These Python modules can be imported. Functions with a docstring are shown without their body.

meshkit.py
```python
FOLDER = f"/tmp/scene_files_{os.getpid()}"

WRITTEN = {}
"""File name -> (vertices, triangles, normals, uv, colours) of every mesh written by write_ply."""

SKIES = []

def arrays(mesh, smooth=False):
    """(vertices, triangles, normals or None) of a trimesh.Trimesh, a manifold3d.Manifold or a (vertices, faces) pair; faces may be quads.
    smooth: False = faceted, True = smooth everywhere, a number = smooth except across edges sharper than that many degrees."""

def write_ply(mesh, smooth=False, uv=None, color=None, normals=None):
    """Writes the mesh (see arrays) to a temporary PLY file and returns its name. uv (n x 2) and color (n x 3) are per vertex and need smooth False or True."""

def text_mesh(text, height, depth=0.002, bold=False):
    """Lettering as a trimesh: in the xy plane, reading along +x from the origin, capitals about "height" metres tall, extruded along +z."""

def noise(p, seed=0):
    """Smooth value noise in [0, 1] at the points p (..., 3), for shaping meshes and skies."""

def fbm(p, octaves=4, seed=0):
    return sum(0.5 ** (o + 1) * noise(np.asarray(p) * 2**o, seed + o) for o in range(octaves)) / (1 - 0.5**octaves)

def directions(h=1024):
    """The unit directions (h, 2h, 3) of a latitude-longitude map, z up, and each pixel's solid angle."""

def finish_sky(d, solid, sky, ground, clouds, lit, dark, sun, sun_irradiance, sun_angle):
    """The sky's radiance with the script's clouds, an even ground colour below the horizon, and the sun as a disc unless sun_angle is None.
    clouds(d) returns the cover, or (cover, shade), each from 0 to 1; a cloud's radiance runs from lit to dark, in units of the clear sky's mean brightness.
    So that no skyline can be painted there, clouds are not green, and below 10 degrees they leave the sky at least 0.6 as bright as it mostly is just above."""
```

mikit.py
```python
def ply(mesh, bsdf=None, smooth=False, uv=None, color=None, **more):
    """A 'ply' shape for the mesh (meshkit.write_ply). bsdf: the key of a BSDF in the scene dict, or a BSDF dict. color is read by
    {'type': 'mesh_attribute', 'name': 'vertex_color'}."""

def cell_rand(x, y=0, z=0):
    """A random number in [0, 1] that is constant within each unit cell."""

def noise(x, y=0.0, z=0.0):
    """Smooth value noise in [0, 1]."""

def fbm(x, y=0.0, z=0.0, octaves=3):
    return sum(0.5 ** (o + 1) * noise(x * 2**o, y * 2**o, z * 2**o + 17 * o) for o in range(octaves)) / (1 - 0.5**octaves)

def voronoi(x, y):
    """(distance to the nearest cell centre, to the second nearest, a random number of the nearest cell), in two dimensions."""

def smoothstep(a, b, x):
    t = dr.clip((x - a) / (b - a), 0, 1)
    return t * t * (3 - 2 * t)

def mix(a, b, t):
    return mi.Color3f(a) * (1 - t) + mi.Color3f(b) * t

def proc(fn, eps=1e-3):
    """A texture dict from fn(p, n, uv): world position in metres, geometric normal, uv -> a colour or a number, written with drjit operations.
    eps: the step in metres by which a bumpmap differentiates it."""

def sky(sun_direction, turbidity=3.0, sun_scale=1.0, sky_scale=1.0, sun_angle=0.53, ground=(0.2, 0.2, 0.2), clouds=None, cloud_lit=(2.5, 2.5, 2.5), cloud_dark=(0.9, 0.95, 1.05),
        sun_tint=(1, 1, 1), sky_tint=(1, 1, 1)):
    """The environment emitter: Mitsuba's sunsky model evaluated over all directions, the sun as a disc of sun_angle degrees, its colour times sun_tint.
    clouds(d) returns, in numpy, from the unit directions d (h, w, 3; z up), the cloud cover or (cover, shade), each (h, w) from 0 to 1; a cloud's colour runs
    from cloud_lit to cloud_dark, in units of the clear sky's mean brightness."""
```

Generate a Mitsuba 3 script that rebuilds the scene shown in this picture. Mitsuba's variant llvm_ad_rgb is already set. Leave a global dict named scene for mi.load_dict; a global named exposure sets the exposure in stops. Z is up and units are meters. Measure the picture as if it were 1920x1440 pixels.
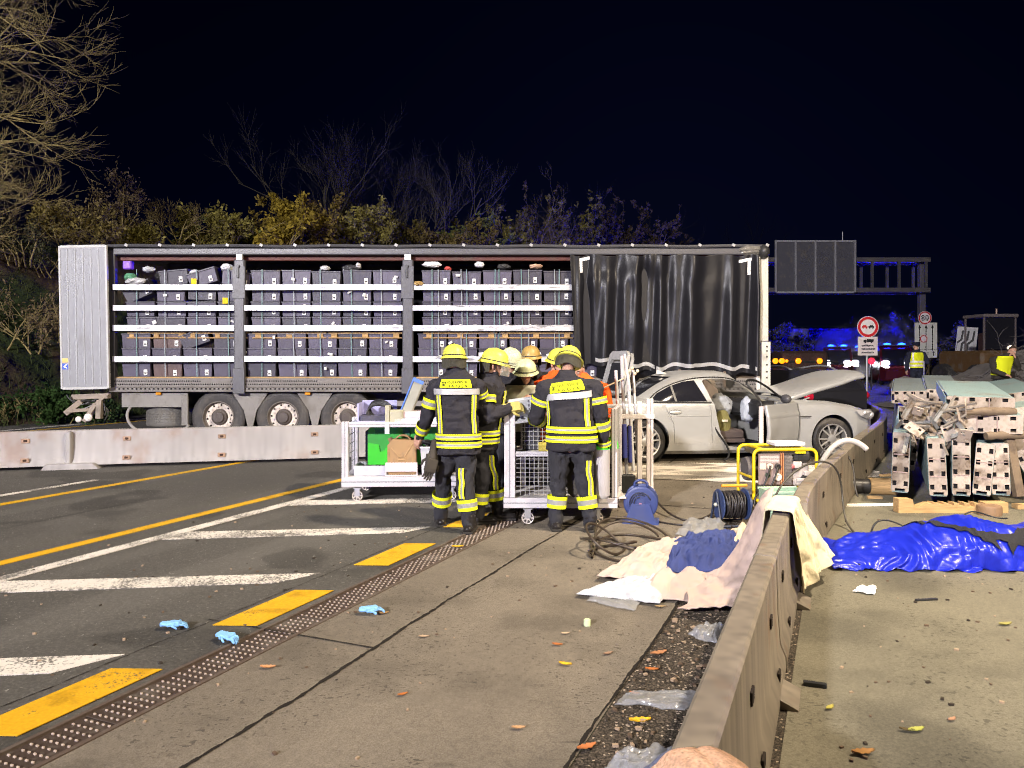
import math, random
import numpy as np, trimesh, manifold3d as m3, drjit as dr, mitsuba as mi
import mikit, meshkit
from mikit import proc, noise, fbm, smoothstep, mix, voronoi
from shapely.geometry import Polygon, LineString, box as sbox
from shapely import affinity
from shapely.ops import unary_union

T = mi.ScalarTransform4f
scene, labels = {'type': 'scene'}, {}
rng = np.random.default_rng(7)
PI = math.pi
# ---------------------------------------------------------------- camera, sky, lamps, exposure
EYE = 1.65
exposure = 0.0
scene['camera'] = {'type': 'perspective', 'fov': 2 * math.degrees(math.atan(960 / 1442)), 'fov_axis': 'x', 'near_clip': 0.05, 'far_clip': 2000.0,
                   'principal_point_offset_x': 0.0, 'principal_point_offset_y': 48 / 1440,
                   'to_world': T().look_at(origin=[0, 0, EYE], target=[0, 10, EYE], up=[0, 0, 1])}
night = mikit.sky((0.2, 1.0, 0.35), turbidity=3, sun_scale=0.0, sky_scale=0.026, sky_tint=(0.10, 0.16, 1.0), ground=(0.02, 0.02, 0.02))
night['sampling_weight'] = 2.0
scene['night_sky'] = night
FLOOD = [  # floodlights on masts outside the frame: side, position, aim, radiance, panel size
    ('left', (-20.0, -30.0, 15.0), (-1.5, 14.0, 1.5), (8600, 8150, 8300), (1.6, 0.9)),
    ('right', (6.3, 4.6, 9.8), (0.6, 8.2, 0.6), (3300, 2720, 2020), (0.6, 0.4)),
    ('low right', (4.7, 2.3, 3.6), (4.4, 10.5, 0.4), (1150, 950, 700), (0.4, 0.3)),
]

# ---------------------------------------------------------------- materials
def lin(*c):
    c = np.array(c if len(c) == 3 else c[0], float) / 255
    return np.where(c < 0.04045, c / 12.92, ((c + 0.055) / 1.055) ** 2.4)
def f_flat(p, n, uv):
    # the flat paint colour of each mesh, carried by its constant uv: u = 256 * green + red, v = blue (8 bits each, square-root coded)
    q = dr.floor(uv.x + 0.5); g = dr.floor(q / 256); r = q - 256 * g
    return mi.Color3f(dr.square(r / 255), dr.square(g / 255), dr.square(uv.y))
VC = proc(f_flat)
def rgb(*c): return {'type': 'rgb', 'value': [float(x) for x in c]}
def two(d): return {'type': 'twosided', 'bsdf': d}
VCM = set()
def mat(key, d, vc=False):
    scene['m_' + key] = d
    if vc: VCM.add(key)
def pri(col, rough, metal=0.0, spec=0.5, **k): return {'type': 'principled', 'base_color': col, 'roughness': rough, 'metallic': metal, 'specular': spec, **k}
def grime(p, n, uv): return 0.55 * smoothstep(0.5, 0.85, fbm(p.x * 5, p.y * 5, p.z * 3, 3)) + 0.25 * smoothstep(0.6, 0.9, noise(p.x * 40, p.y * 40, p.z * 15))
def grime_light(p, n, uv): return 0.22 * smoothstep(0.5, 0.9, fbm(p.x * 7, p.y * 7, p.z * 3, 3))
def fold(p, n, uv): return fbm(p.x * 14, p.y * 14, p.z * 9, 2) * 1.0 + 0.10 * noise(p.x * 170, p.y * 170, p.z * 170)
def crump(p, n, uv): return dr.abs(fbm(p.x * 9, p.y * 9, p.z * 9, 3) - 0.5) * 2
def crump2(p, n, uv): return dr.abs(fbm(p.x * 3.6 + 1.5 * p.z, p.y * 3.6, p.z * 3.6, 2) - 0.5) * 2 + 0.18 * fbm(p.x * 14, p.y * 14, p.z * 14, 2)
DUST = rgb(0.13, 0.115, 0.095)
mat('matte', two(pri(VC, 0.85, 0, 0.25)), True)
mat('satin', two({'type': 'blendbsdf', 'weight': proc(grime_light), 'a': pri(VC, 0.42, 0, 0.45), 'b': pri(DUST, 0.9, 0, 0.2)}), True)
mat('gloss', two(pri(VC, 0.16, 0, 0.5)), True)
mat('dirty', two({'type': 'blendbsdf', 'weight': proc(grime), 'a': pri(VC, 0.6, 0, 0.4), 'b': pri(DUST, 0.95, 0, 0.2)}), True)
def rusty(p, n, uv): return 0.75 * smoothstep(0.46, 0.72, fbm(p.x * 8, p.y * 8, p.z * 6, 3)) + 0.2 * smoothstep(0.5, 0.8, noise(p.x * 60, p.y * 60, p.z * 40))
mat('rusty', two({'type': 'blendbsdf', 'weight': proc(rusty), 'a': pri(VC, 0.6, 0, 0.4), 'b': pri(rgb(0.115, 0.085, 0.06), 0.95, 0, 0.2)}), True)
mat('metal', two({'type': 'blendbsdf', 'weight': proc(grime_light), 'a': pri(VC, 0.38, 0.75, 0.5), 'b': pri(DUST, 0.9, 0, 0.2)}), True)
mat('cloth', two({'type': 'bumpmap', 'tex': proc(fold, 2e-3), 'scale': 0.030, 'b': pri(VC, 0.9, 0, 0.2, sheen=0.3)}), True)
mat('film', two({'type': 'bumpmap', 'tex': proc(crump, 2e-3), 'scale': 0.03, 'b': pri(VC, 0.12, 0, 0.7)}), True)
mat('leaf', {'type': 'principledthin', 'base_color': VC, 'roughness': 0.6, 'diff_trans': 0.7}, True)
mat('plastic_sheet', {'type': 'blendbsdf', 'weight': {'type': 'rgb', 'value': 0.30}, 'a': {'type': 'null'}, 'b': two(pri(rgb(0.40, 0.41, 0.42), 0.16, 0, 0.9))})
mat('glass', {'type': 'thindielectric'})
mat('visor', {'type': 'blendbsdf', 'weight': {'type': 'rgb', 'value': 0.3}, 'a': {'type': 'null'}, 'b': two(pri(rgb(0.5, 0.5, 0.42), 0.1, 0, 0.9))})

def speck(p, f): return noise(p.x * f, p.y * f, p.z * f)
def f_asphalt(p, n, uv):
    s = p.x * 0.39073 + p.y * 0.9205; t = p.x * 0.9205 - p.y * 0.39073
    big = fbm(t * 0.9, s * 0.25, 0, 3)
    g = 0.50 * speck(p, 160) + 0.5 * speck(p, 70)
    v = 0.044 + 0.026 * big + 0.056 * g * g + 0.015 * smoothstep(0.62, 0.8, noise(t * 2.2, s * 0.5, 3))
    light = smoothstep(0.93, 0.97, speck(p, 55)) * 0.12
    skid = smoothstep(0.10, 0.03, dr.abs(t + 7.35 + 0.15 * dr.sin(s * 0.35))) + smoothstep(0.10, 0.03, dr.abs(t + 4.7 + 0.10 * dr.sin(s * 0.5 + 1)))
    v = v * (1 - 0.30 * skid * smoothstep(0.35, 0.6, noise(t * 3, s * 0.7, 9))) * (1 - 0.35 * smoothstep(0.62, 0.70, fbm(p.x * 1.1, p.y * 1.1, 31, 3)))
    return mi.Color3f(v + light, (v + light) * 0.95, (v + light) * 0.84)
def f_concrete(p, n, uv):
    s = p.x * 0.39073 + p.y * 0.9205; t = p.x * 0.9205 - p.y * 0.39073
    big = fbm(t * 1.1, s * 0.35, 5, 4)
    track = 0.5 + 0.5 * dr.cos((t + 1.6) * 5.2)
    v = 0.085 + 0.06 * big - 0.014 * track + 0.022 * speck(p, 120) + 0.02 * speck(p, 33)
    stain = smoothstep(0.48, 0.85, fbm(p.x * 2.3, p.y * 2.3, 9, 4))
    scratch = smoothstep(0.80, 0.86, noise(p.x * 3.0, p.y * 26.0, 2)) * smoothstep(0.55, 0.75, noise(p.x * 0.9, p.y * 1.3, 8))
    v = v * (1 - 0.26 * stain) * (1 - 0.35 * scratch) * (0.80 + 0.42 * speck(p, 210)) * (1 - 0.45 * smoothstep(0.80, 0.86, noise(p.x * 60, p.y * 90, 3)) * smoothstep(0.4, 0.6, noise(p.x * 2, p.y * 2, 5)))
    return mi.Color3f(v * 1.10, v * 0.95, v * 0.74)
def f_dusty(p, n, uv):
    big = fbm(p.x * 1.0, p.y * 0.8, 2, 4)
    v = 0.075 + 0.055 * big + 0.03 * speck(p, 90)
    stain = smoothstep(0.42, 0.80, fbm(p.x * 1.7, p.y * 2.1, 21, 4))
    dots = smoothstep(0.74, 0.86, noise(p.x * 52, p.y * 70, 4)) * smoothstep(0.35, 0.75, fbm(p.x * 2.3, p.y * 2.3, 6, 2))
    v = v * (1 - 0.36 * stain) * (1 - 0.42 * dots) * (0.82 + 0.36 * speck(p, 190))
    return mi.Color3f(v * 1.04, v * 0.96, v * 0.70)
def f_gravel(p, n, uv):
    d, d2, r = voronoi(p.x * 105, p.y * 105)
    v = 0.028 + 0.07 * r * r + 0.03 * fbm(p.x * 3, p.y * 3, 1, 2) - 0.03 * smoothstep(0.3, 0.6, d)
    v = dr.maximum(v, 0.012) + 0.25 * smoothstep(0.955, 0.97, r)
    return mi.Color3f(v * 1.1, v * 0.9, v * 0.68)
def b_gravel(p, n, uv):
    d, d2, r = voronoi(p.x * 105, p.y * 105)
    return (1 - d) * (0.5 + r)
def b_road(p, n, uv): return speck(p, 130) + 0.7 * speck(p, 45)
def worn(p):
    return smoothstep(0.30, 0.55, 0.55 * fbm(p.x * 5, p.y * 5, 0, 3) + 0.45 * noise(p.x * 90, p.y * 90))
def f_white(p, n, uv):
    k = worn(p)
    v = 0.10 + 0.45 * k + 0.05 * speck(p, 60)
    return mi.Color3f(v, v * 0.94, v * 0.83)
def f_yellow(p, n, uv):
    k = 0.80 + 0.20 * speck(p, 90) - 0.25 * smoothstep(0.55, 0.8, fbm(p.x * 6, p.y * 6, 3, 3))
    w = smoothstep(0.70, 0.80, 0.6 * fbm(p.x * 9, p.y * 9, 12, 3) + 0.4 * noise(p.x * 120, p.y * 120))
    return mix(mi.Color3f(0.64 * k, 0.35 * k, 0.012 * k), (0.07, 0.06, 0.05), 0.8 * w)
mat('asphalt', {'type': 'bumpmap', 'tex': proc(b_road, 2e-3), 'scale': 0.0016, 'b': pri(proc(f_asphalt), 0.75, 0, 0.35)})
mat('concrete', {'type': 'bumpmap', 'tex': proc(b_road, 2e-3), 'scale': 0.0012, 'b': pri(proc(f_concrete), 0.8, 0, 0.3)})
mat('dusty', {'type': 'bumpmap', 'tex': proc(b_road, 2e-3), 'scale': 0.001, 'b': pri(proc(f_dusty), 0.85, 0, 0.3)})
mat('gravel', {'type': 'bumpmap', 'tex': proc(b_gravel, 2e-3), 'scale': 0.006, 'b': pri(proc(f_gravel), 0.9, 0, 0.2)})
mat('white_paint', two(pri(proc(f_white), 0.7, 0, 0.3)))
mat('yellow_paint', two(pri(proc(f_yellow), 0.65, 0, 0.3)))
def f_soil(p, n, uv):
    v = 0.03 + 0.05 * fbm(p.x * 2.1, p.y * 2.1, p.z * 2.1, 4); g = smoothstep(0.4, 0.62, fbm(p.x * 0.6, p.y * 0.6, p.z * 0.6, 3))
    return mix((0.085, 0.06, 0.038), (0.035, 0.05, 0.018), g) * (v * 12)
mat('soil', two({'type': 'bumpmap', 'tex': proc(lambda p, n, uv: fbm(p.x * 3, p.y * 3, p.z * 3, 4), 0.01), 'scale': 0.25, 'b': pri(proc(f_soil), 0.95, 0, 0.1)}))
def f_steel(p, n, uv):
    s = 0.150 + 0.13 * fbm(p.x * 4, p.y * 4, p.z * 1.2, 4) - 0.07 * noise(p.x * 26, p.y * 26, p.z * 2)
    rust = smoothstep(0.63, 0.8, fbm(p.x * 6, p.y * 6, p.z * 2.4, 3))
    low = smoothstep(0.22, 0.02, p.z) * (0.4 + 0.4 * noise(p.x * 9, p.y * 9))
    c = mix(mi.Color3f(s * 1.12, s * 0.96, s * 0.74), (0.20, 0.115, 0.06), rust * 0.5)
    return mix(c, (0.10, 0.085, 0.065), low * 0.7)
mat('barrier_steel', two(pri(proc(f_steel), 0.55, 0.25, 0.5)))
def f_paint_barrier(p, n, uv):
    s = 0.33 + 0.10 * fbm(p.x * 2, p.y * 2, p.z * 1.2, 4) - 0.08 * noise(p.x * 22, p.y * 22, p.z * 1.2)
    rust = smoothstep(0.52, 0.78, fbm(p.x * 3, p.y * 3, p.z * 2, 4))
    return mix(mi.Color3f(s * 1.0, s * 0.95, s * 0.90), (0.26, 0.16, 0.11), rust * 0.55)
mat('barrier_pale', two(pri(proc(f_paint_barrier), 0.6, 0.1, 0.4)))
def f_wood(p, n, uv):
    g = noise(p.x * 9, p.y * 60, p.z * 70)
    k = 0.7 + 0.5 * g
    return mi.Color3f(0.42 * k, 0.27 * k, 0.12 * k)
mat('wood', two(pri(proc(f_wood), 0.75, 0, 0.3)))
def f_bark(p, n, uv):
    k = 0.6 + 0.8 * fbm(p.x * 9, p.y * 9, p.z * 4, 3)
    return mi.Color3f(0.26 * k, 0.205 * k, 0.085 * k)
mat('bark', two(pri(proc(f_bark), 0.9, 0, 0.2)))
mat('bark_dimmed', two(pri(rgb(0.085, 0.075, 0.055), 0.9, 0, 0.2)))  # darker bark copy: weaker light on the far trees put into the colour
mat('root', two(pri(rgb(0.12, 0.11, 0.105), 0.9, 0, 0.2)))
def f_earth(p, n, uv):
    v = 0.08 + 0.10 * fbm(p.x * 2.5, p.y * 2.5, p.z * 2.5, 4)
    return mi.Color3f(v * 1.05, v * 0.95, v * 0.86)
mat('earth', two({'type': 'bumpmap', 'tex': proc(lambda p, n, uv: fbm(p.x * 5, p.y * 5, p.z * 5, 4), 0.01), 'scale': 0.35, 'b': pri(proc(f_earth), 0.95, 0, 0.1)}))
mat('sheet', two({'type': 'bumpmap', 'tex': proc(lambda p, n, uv: crump2(p * 1.6, n, uv), 3e-3), 'scale': 0.055, 'b': pri(VC, 0.85, 0, 0.2, sheen=0.2)}), True)
def f_alu(p, n, uv):
    v = 0.42 + 0.16 * fbm(p.x * 1.5, p.y * 20, p.z * 60, 3) - 0.30 * smoothstep(0.58, 0.78, fbm(p.x * 5, p.y * 5, p.z * 22, 3))
    return mi.Color3f(v, v, v * 1.02)
mat('slat', two(pri(proc(f_alu), 0.42, 0.45, 0.5)))
mat('black_tarp', two({'type': 'bumpmap', 'tex': proc(lambda p, n, uv: fbm(p.x * 5, p.y * 5, p.z * 2.6, 3), 4e-3), 'scale': 0.006, 'b': pri(rgb(0.011, 0.011, 0.014), 0.38, 0, 0.25)}))
mat('blue_tarp', two({'type': 'bumpmap', 'tex': proc(crump2, 3e-3), 'scale': 0.03, 'b': pri(rgb(0.010, 0.020, 0.36), 0.33, 0, 0.42)}))
mat('skin', two(pri(rgb(0.46, 0.26, 0.18), 0.55, 0, 0.4)))
mat('car_paint', two({'type': 'blendbsdf', 'weight': proc(lambda p, n, uv: 0.35 * smoothstep(0.5, 0.85, fbm(p.x * 2.5, p.y * 2.5, p.z * 2.5, 4))), 'a': pri(rgb(0.40, 0.40, 0.385), 0.26, 0.3, 0.6, clearcoat=0.8, clearcoat_gloss=0.92), 'b': pri(rgb(0.30, 0.27, 0.23), 0.6, 0, 0.3)}))
mat('tint_glass', two(pri(rgb(0.012, 0.012, 0.016), 0.06, 0, 0.7)))
def f_fur(p, n, uv):
    k = 0.62 + 0.6 * noise(p.x * 150, p.y * 150, p.z * 150) * (0.6 + 0.6 * fbm(p.x * 18, p.y * 18, p.z * 18, 2))
    band = smoothstep(1.985, 1.995, p.y - 0.10 * p.x)
    return mix(mi.Color3f(0.60 * k, 0.37 * k, 0.24 * k), mi.Color3f(0.13 * k, 0.14 * k, 0.20 * k), band)
mat('terry', two({'type': 'bumpmap', 'tex': proc(lambda p, n, uv: noise(p.x * 170, p.y * 170, p.z * 170), 1e-3), 'scale': 0.012, 'b': pri(proc(f_fur), 0.95, 0, 0.1, sheen=0.5)}))
for nm, c in dict(amber=(26, 9, 0.4), white=(40, 44, 50), blue=(0.6, 3.0, 60), red=(22, 0.5, 0.7)).items():
    mat('lamp_' + nm, two(pri(rgb(*(np.array(c) / max(c) * 0.5)), 0.3)))

# ---------------------------------------------------------------- meshes
TM = trimesh.Trimesh
def tm(v, f): return TM(np.asarray(v, float), np.asarray(f, int), process=False)
def cat(*ms):
    ms = [m for a in ms for m in (a if isinstance(a, (list, tuple)) else [a])]
    return trimesh.util.concatenate(ms) if len(ms) > 1 else ms[0]
def R(ax, deg): return trimesh.transformations.rotation_matrix(math.radians(deg), dict(x=[1, 0, 0], y=[0, 1, 0], z=[0, 0, 1]).get(ax, ax))
def tr(m, x=0, y=0, z=0):
    m = m.copy(); m.vertices = m.vertices + np.array([x, y, z], float); return m
def ap(m, M):
    m = m.copy(); m.apply_transform(M); return m
def pose(x=0, y=0, z=0, yaw=0, pitch=0, roll=0):
    M = R('z', yaw) @ R('x', pitch) @ R('y', roll); M[:3, 3] = (x, y, z); return M
_CH = np.array([[sx * a, sy * b, sz * c] for sx in (-1, 1) for sy in (-1, 1) for sz in (-1, 1) for a, b, c in ((1, 0, 0), (0, 1, 0), (0, 0, 1))])
def bx(sx, sy, sz, c=(0, 0, 0), bev=None, rot=None):
    """box of full sizes sx, sy, sz, with chamfered edges"""
    h = np.array([sx, sy, sz]) / 2
    bev = min(0.12 * h.min(), 0.012) if bev is None else bev
    if bev <= 0:
        m = trimesh.creation.box((sx, sy, sz))
        m = tm(m.vertices, m.faces)
    else:
        b = min(bev, 0.45 * h.min())
        v = []
        for s in np.array([[i, j, k] for i in (-1, 1) for j in (-1, 1) for k in (-1, 1)]):
            for a in range(3):
                p = s * (h - b); p[a] = s[a] * h[a]; v.append(p)
        m = tm(v, BXF)
    if rot is not None: m.apply_transform(rot)
    m.vertices = m.vertices + np.array(c, float)
    return m
def _bxf():
    v = []
    for s in np.array([[i, j, k] for i in (-1, 1) for j in (-1, 1) for k in (-1, 1)]):
        for a in range(3):
            p = s * 0.8; p[a] = s[a]; v.append(p)
    h = trimesh.convex.convex_hull(np.array(v)); o = np.array(v)
    idx = [int(np.argmin(((o - p) ** 2).sum(1))) for p in h.vertices]
    return np.array(idx)[h.faces]
BXF = _bxf()
def span(x0, x1, y0, y1, z0, z1, bev=None): return bx(x1 - x0, y1 - y0, z1 - z0, ((x0 + x1) / 2, (y0 + y1) / 2, (z0 + z1) / 2), bev)
def beam(a, b, w, h=None, bev=None, up=(0, 0, 1)):
    a, b = np.array(a, float), np.array(b, float); d = b - a; L = np.linalg.norm(d); d /= L
    u = np.array(up, float)
    if abs(d @ u) > 0.95: u = np.array([0, 1.0, 0])
    s = np.cross(u, d); s /= np.linalg.norm(s); t = np.cross(d, s)
    m = bx(L, w, h or w, bev=bev); M = np.eye(4); M[:3, 0], M[:3, 1], M[:3, 2], M[:3, 3] = d, s, t, (a + b) / 2
    m.apply_transform(M); return m
def tube(pts, r, n=8, closed=False, caps=True):
    p = np.asarray(pts, float); k = len(p); r = np.broadcast_to(r, (k,))
    t = (np.roll(p, -1, 0) - np.roll(p, 1, 0)) if closed else np.gradient(p, axis=0)
    t /= np.linalg.norm(t, axis=1, keepdims=True) + 1e-12
    a = np.cross(t[0], [0, 0, 1.0] if abs(t[0][2]) < 0.9 else [1.0, 0, 0]); a /= np.linalg.norm(a)
    A = []
    for i in range(k):
        a = a - t[i] * (a @ t[i]); a /= np.linalg.norm(a) + 1e-12; A.append(a)
    A = np.array(A); B = np.cross(t, A); ang = np.arange(n) * 2 * PI / n
    v = (p[:, None] + r[:, None, None] * (np.cos(ang)[None, :, None] * A[:, None] + np.sin(ang)[None, :, None] * B[:, None])).reshape(-1, 3)
    i, j = np.meshgrid(np.arange(k if closed else k - 1), np.arange(n), indexing='ij'); i2, j2 = (i + 1) % k, (j + 1) % n
    q = np.stack([i * n + j, i * n + j2, i2 * n + j2, i2 * n + j], -1).reshape(-1, 4)
    f = np.vstack([q[:, [0, 1, 2]], q[:, [0, 2, 3]]])
    if caps and not closed:
        c0, c1 = len(v), len(v) + 1; v = np.vstack([v, p[:1], p[-1:]]); jj = np.arange(n); j2 = (jj + 1) % n
        f = np.vstack([f, np.stack([np.full(n, c0), j2, jj], 1), np.stack([np.full(n, c1), (k - 1) * n + jj, (k - 1) * n + j2], 1)])
    return tm(v, f)
def curve(pts, n=24):
    from scipy.interpolate import CubicSpline
    p = np.asarray(pts, float); d = np.r_[0, np.cumsum(np.linalg.norm(np.diff(p, axis=0), axis=1))]
    return CubicSpline(d, p)(np.linspace(0, d[-1], n))
def cyl(a, b, r, n=16): return tube([a, b], r, n)
def lathe(prof, n=24):
    """prof: (radius, z) pairs, revolved about z"""
    return (lambda m: tm(m.vertices, m.faces))(trimesh.creation.revolve(np.array(prof, float), sections=n))
def prism(poly, h):
    p = poly if hasattr(poly, 'geom_type') else Polygon(poly)
    gs = getattr(p, 'geoms', [p])
    ms = [trimesh.creation.extrude_polygon(g, h, engine='earcut') for g in gs if g.area > 1e-9]
    m = trimesh.util.concatenate(ms); return tm(m.vertices, m.faces)
def upright(m):
    """a plan shape (xy, extruded along z) stood up: x stays x, y becomes z, thickness goes to -y"""
    m = m.copy(); v = m.vertices.copy(); m.vertices = np.stack([v[:, 0], -v[:, 2], v[:, 1]], 1); return m
def rrect(w, h, r, n=4): return sbox(-w / 2 + r, -h / 2 + r, w / 2 - r, h / 2 - r).buffer(r, quad_segs=n)
def grid(nx, ny, fn, thick=0.0, closed_v=False):
    """a sheet from fn(u, v) -> xyz arrays; thick > 0 gives it a back side"""
    u, v = np.meshgrid(np.linspace(0, 1, nx), np.linspace(0, 1, ny), indexing='ij')
    P = np.stack(np.broadcast_arrays(*fn(u, v)), -1).astype(float)
    i, j = np.meshgrid(np.arange(nx - 1), np.arange(ny - 1), indexing='ij')
    q = np.stack([i * ny + j, (i + 1) * ny + j, (i + 1) * ny + j + 1, i * ny + j + 1], -1).reshape(-1, 4)
    f = np.vstack([q[:, [0, 1, 2]], q[:, [0, 2, 3]]])
    if not thick: return tm(P.reshape(-1, 3), f)
    N = np.cross(np.gradient(P, axis=0), np.gradient(P, axis=1)); N /= np.linalg.norm(N, axis=-1, keepdims=True) + 1e-12
    Q = P - thick * N; n = nx * ny
    e = np.r_[np.arange(nx) * ny, (nx - 1) * ny + np.arange(1, ny), (np.arange(nx - 2, -1, -1)) * ny + ny - 1, np.arange(ny - 2, 0, -1)]
    e2 = np.roll(e, -1)
    side = np.vstack([np.stack([e, e + n, e2 + n], 1), np.stack([e, e2 + n, e2], 1)])
    return tm(np.vstack([P.reshape(-1, 3), Q.reshape(-1, 3)]), np.vstack([f, f[:, ::-1] + n, side]))
def loft(rings, caps=True):
    """rings (k, n, 3), each a closed loop"""
    P = np.asarray(rings, float); k, n = P.shape[:2]
    i, j = np.meshgrid(np.arange(k - 1), np.arange(n), indexing='ij'); j2 = (j + 1) % n
    q = np.stack([i * n + j, i * n + j2, (i + 1) * n + j2, (i + 1) * n + j], -1).reshape(-1, 4)
    f = np.vstack([q[:, [0, 1, 2]], q[:, [0, 2, 3]]]); v = P.reshape(-1, 3)
    if caps:
        v = np.vstack([v, P[0].mean(0), P[-1].mean(0)]); jj = np.arange(n); j2 = (jj + 1) % n
        f = np.vstack([f, np.stack([np.full(n, k * n), j2, jj], 1), np.stack([np.full(n, k * n + 1), (k - 1) * n + jj, (k - 1) * n + j2], 1)])
    m = tm(v, f)
    if m.volume < 0: m.invert()
    return m
def mfd(m):
    m = TM(m.vertices, m.faces); m.merge_vertices()
    return m3.Manifold(m3.Mesh(np.asarray(m.vertices, np.float32), np.asarray(m.faces, np.uint32)))
def unm(M):
    q = M.to_mesh(); return tm(q.vert_properties[:, :3], q.tri_verts)
_SPH = trimesh.creation.icosphere(1)
def ball(c, r, sub=2, scale=(1, 1, 1)):
    s = trimesh.creation.icosphere(sub); return tm(s.vertices * r * np.array(scale) + np.array(c, float), s.faces)
def hull_pts(pts): h = trimesh.convex.convex_hull(np.asarray(pts)); return tm(h.vertices, h.faces)
def capsule(a, b, ra, rb):
    v = np.vstack([_SPH.vertices * ra + np.array(a, float), _SPH.vertices * rb + np.array(b, float)])
    return m3.Manifold.hull_points(v)
def wire_loop(c, rx, ry, n=24, ax='z'):
    t = np.linspace(0, 2 * PI, n, endpoint=False); z = t * 0
    p = np.stack([np.cos(t) * rx, np.sin(t) * ry, z], 1)
    if ax == 'x': p = p[:, [2, 0, 1]]
    if ax == 'y': p = p[:, [0, 2, 1]]
    return p + np.array(c, float)
def torus(c, Rr, r, n=28, k=8, ax='z'): return tube(wire_loop(c, Rr, Rr, n, ax), r, k, closed=True)
def text(s, h, depth=0.002, bold=False, width=None):
    m = meshkit.text_mesh(s, h, depth, bold); m = tm(m.vertices, m.faces)
    x0, x1 = m.vertices[:, 0].min(), m.vertices[:, 0].max(); v = m.vertices.copy(); v[:, 0] -= (x0 + x1) / 2
    if width: v[:, 0] *= width / (x1 - x0)
    m.vertices = v; return m
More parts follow.
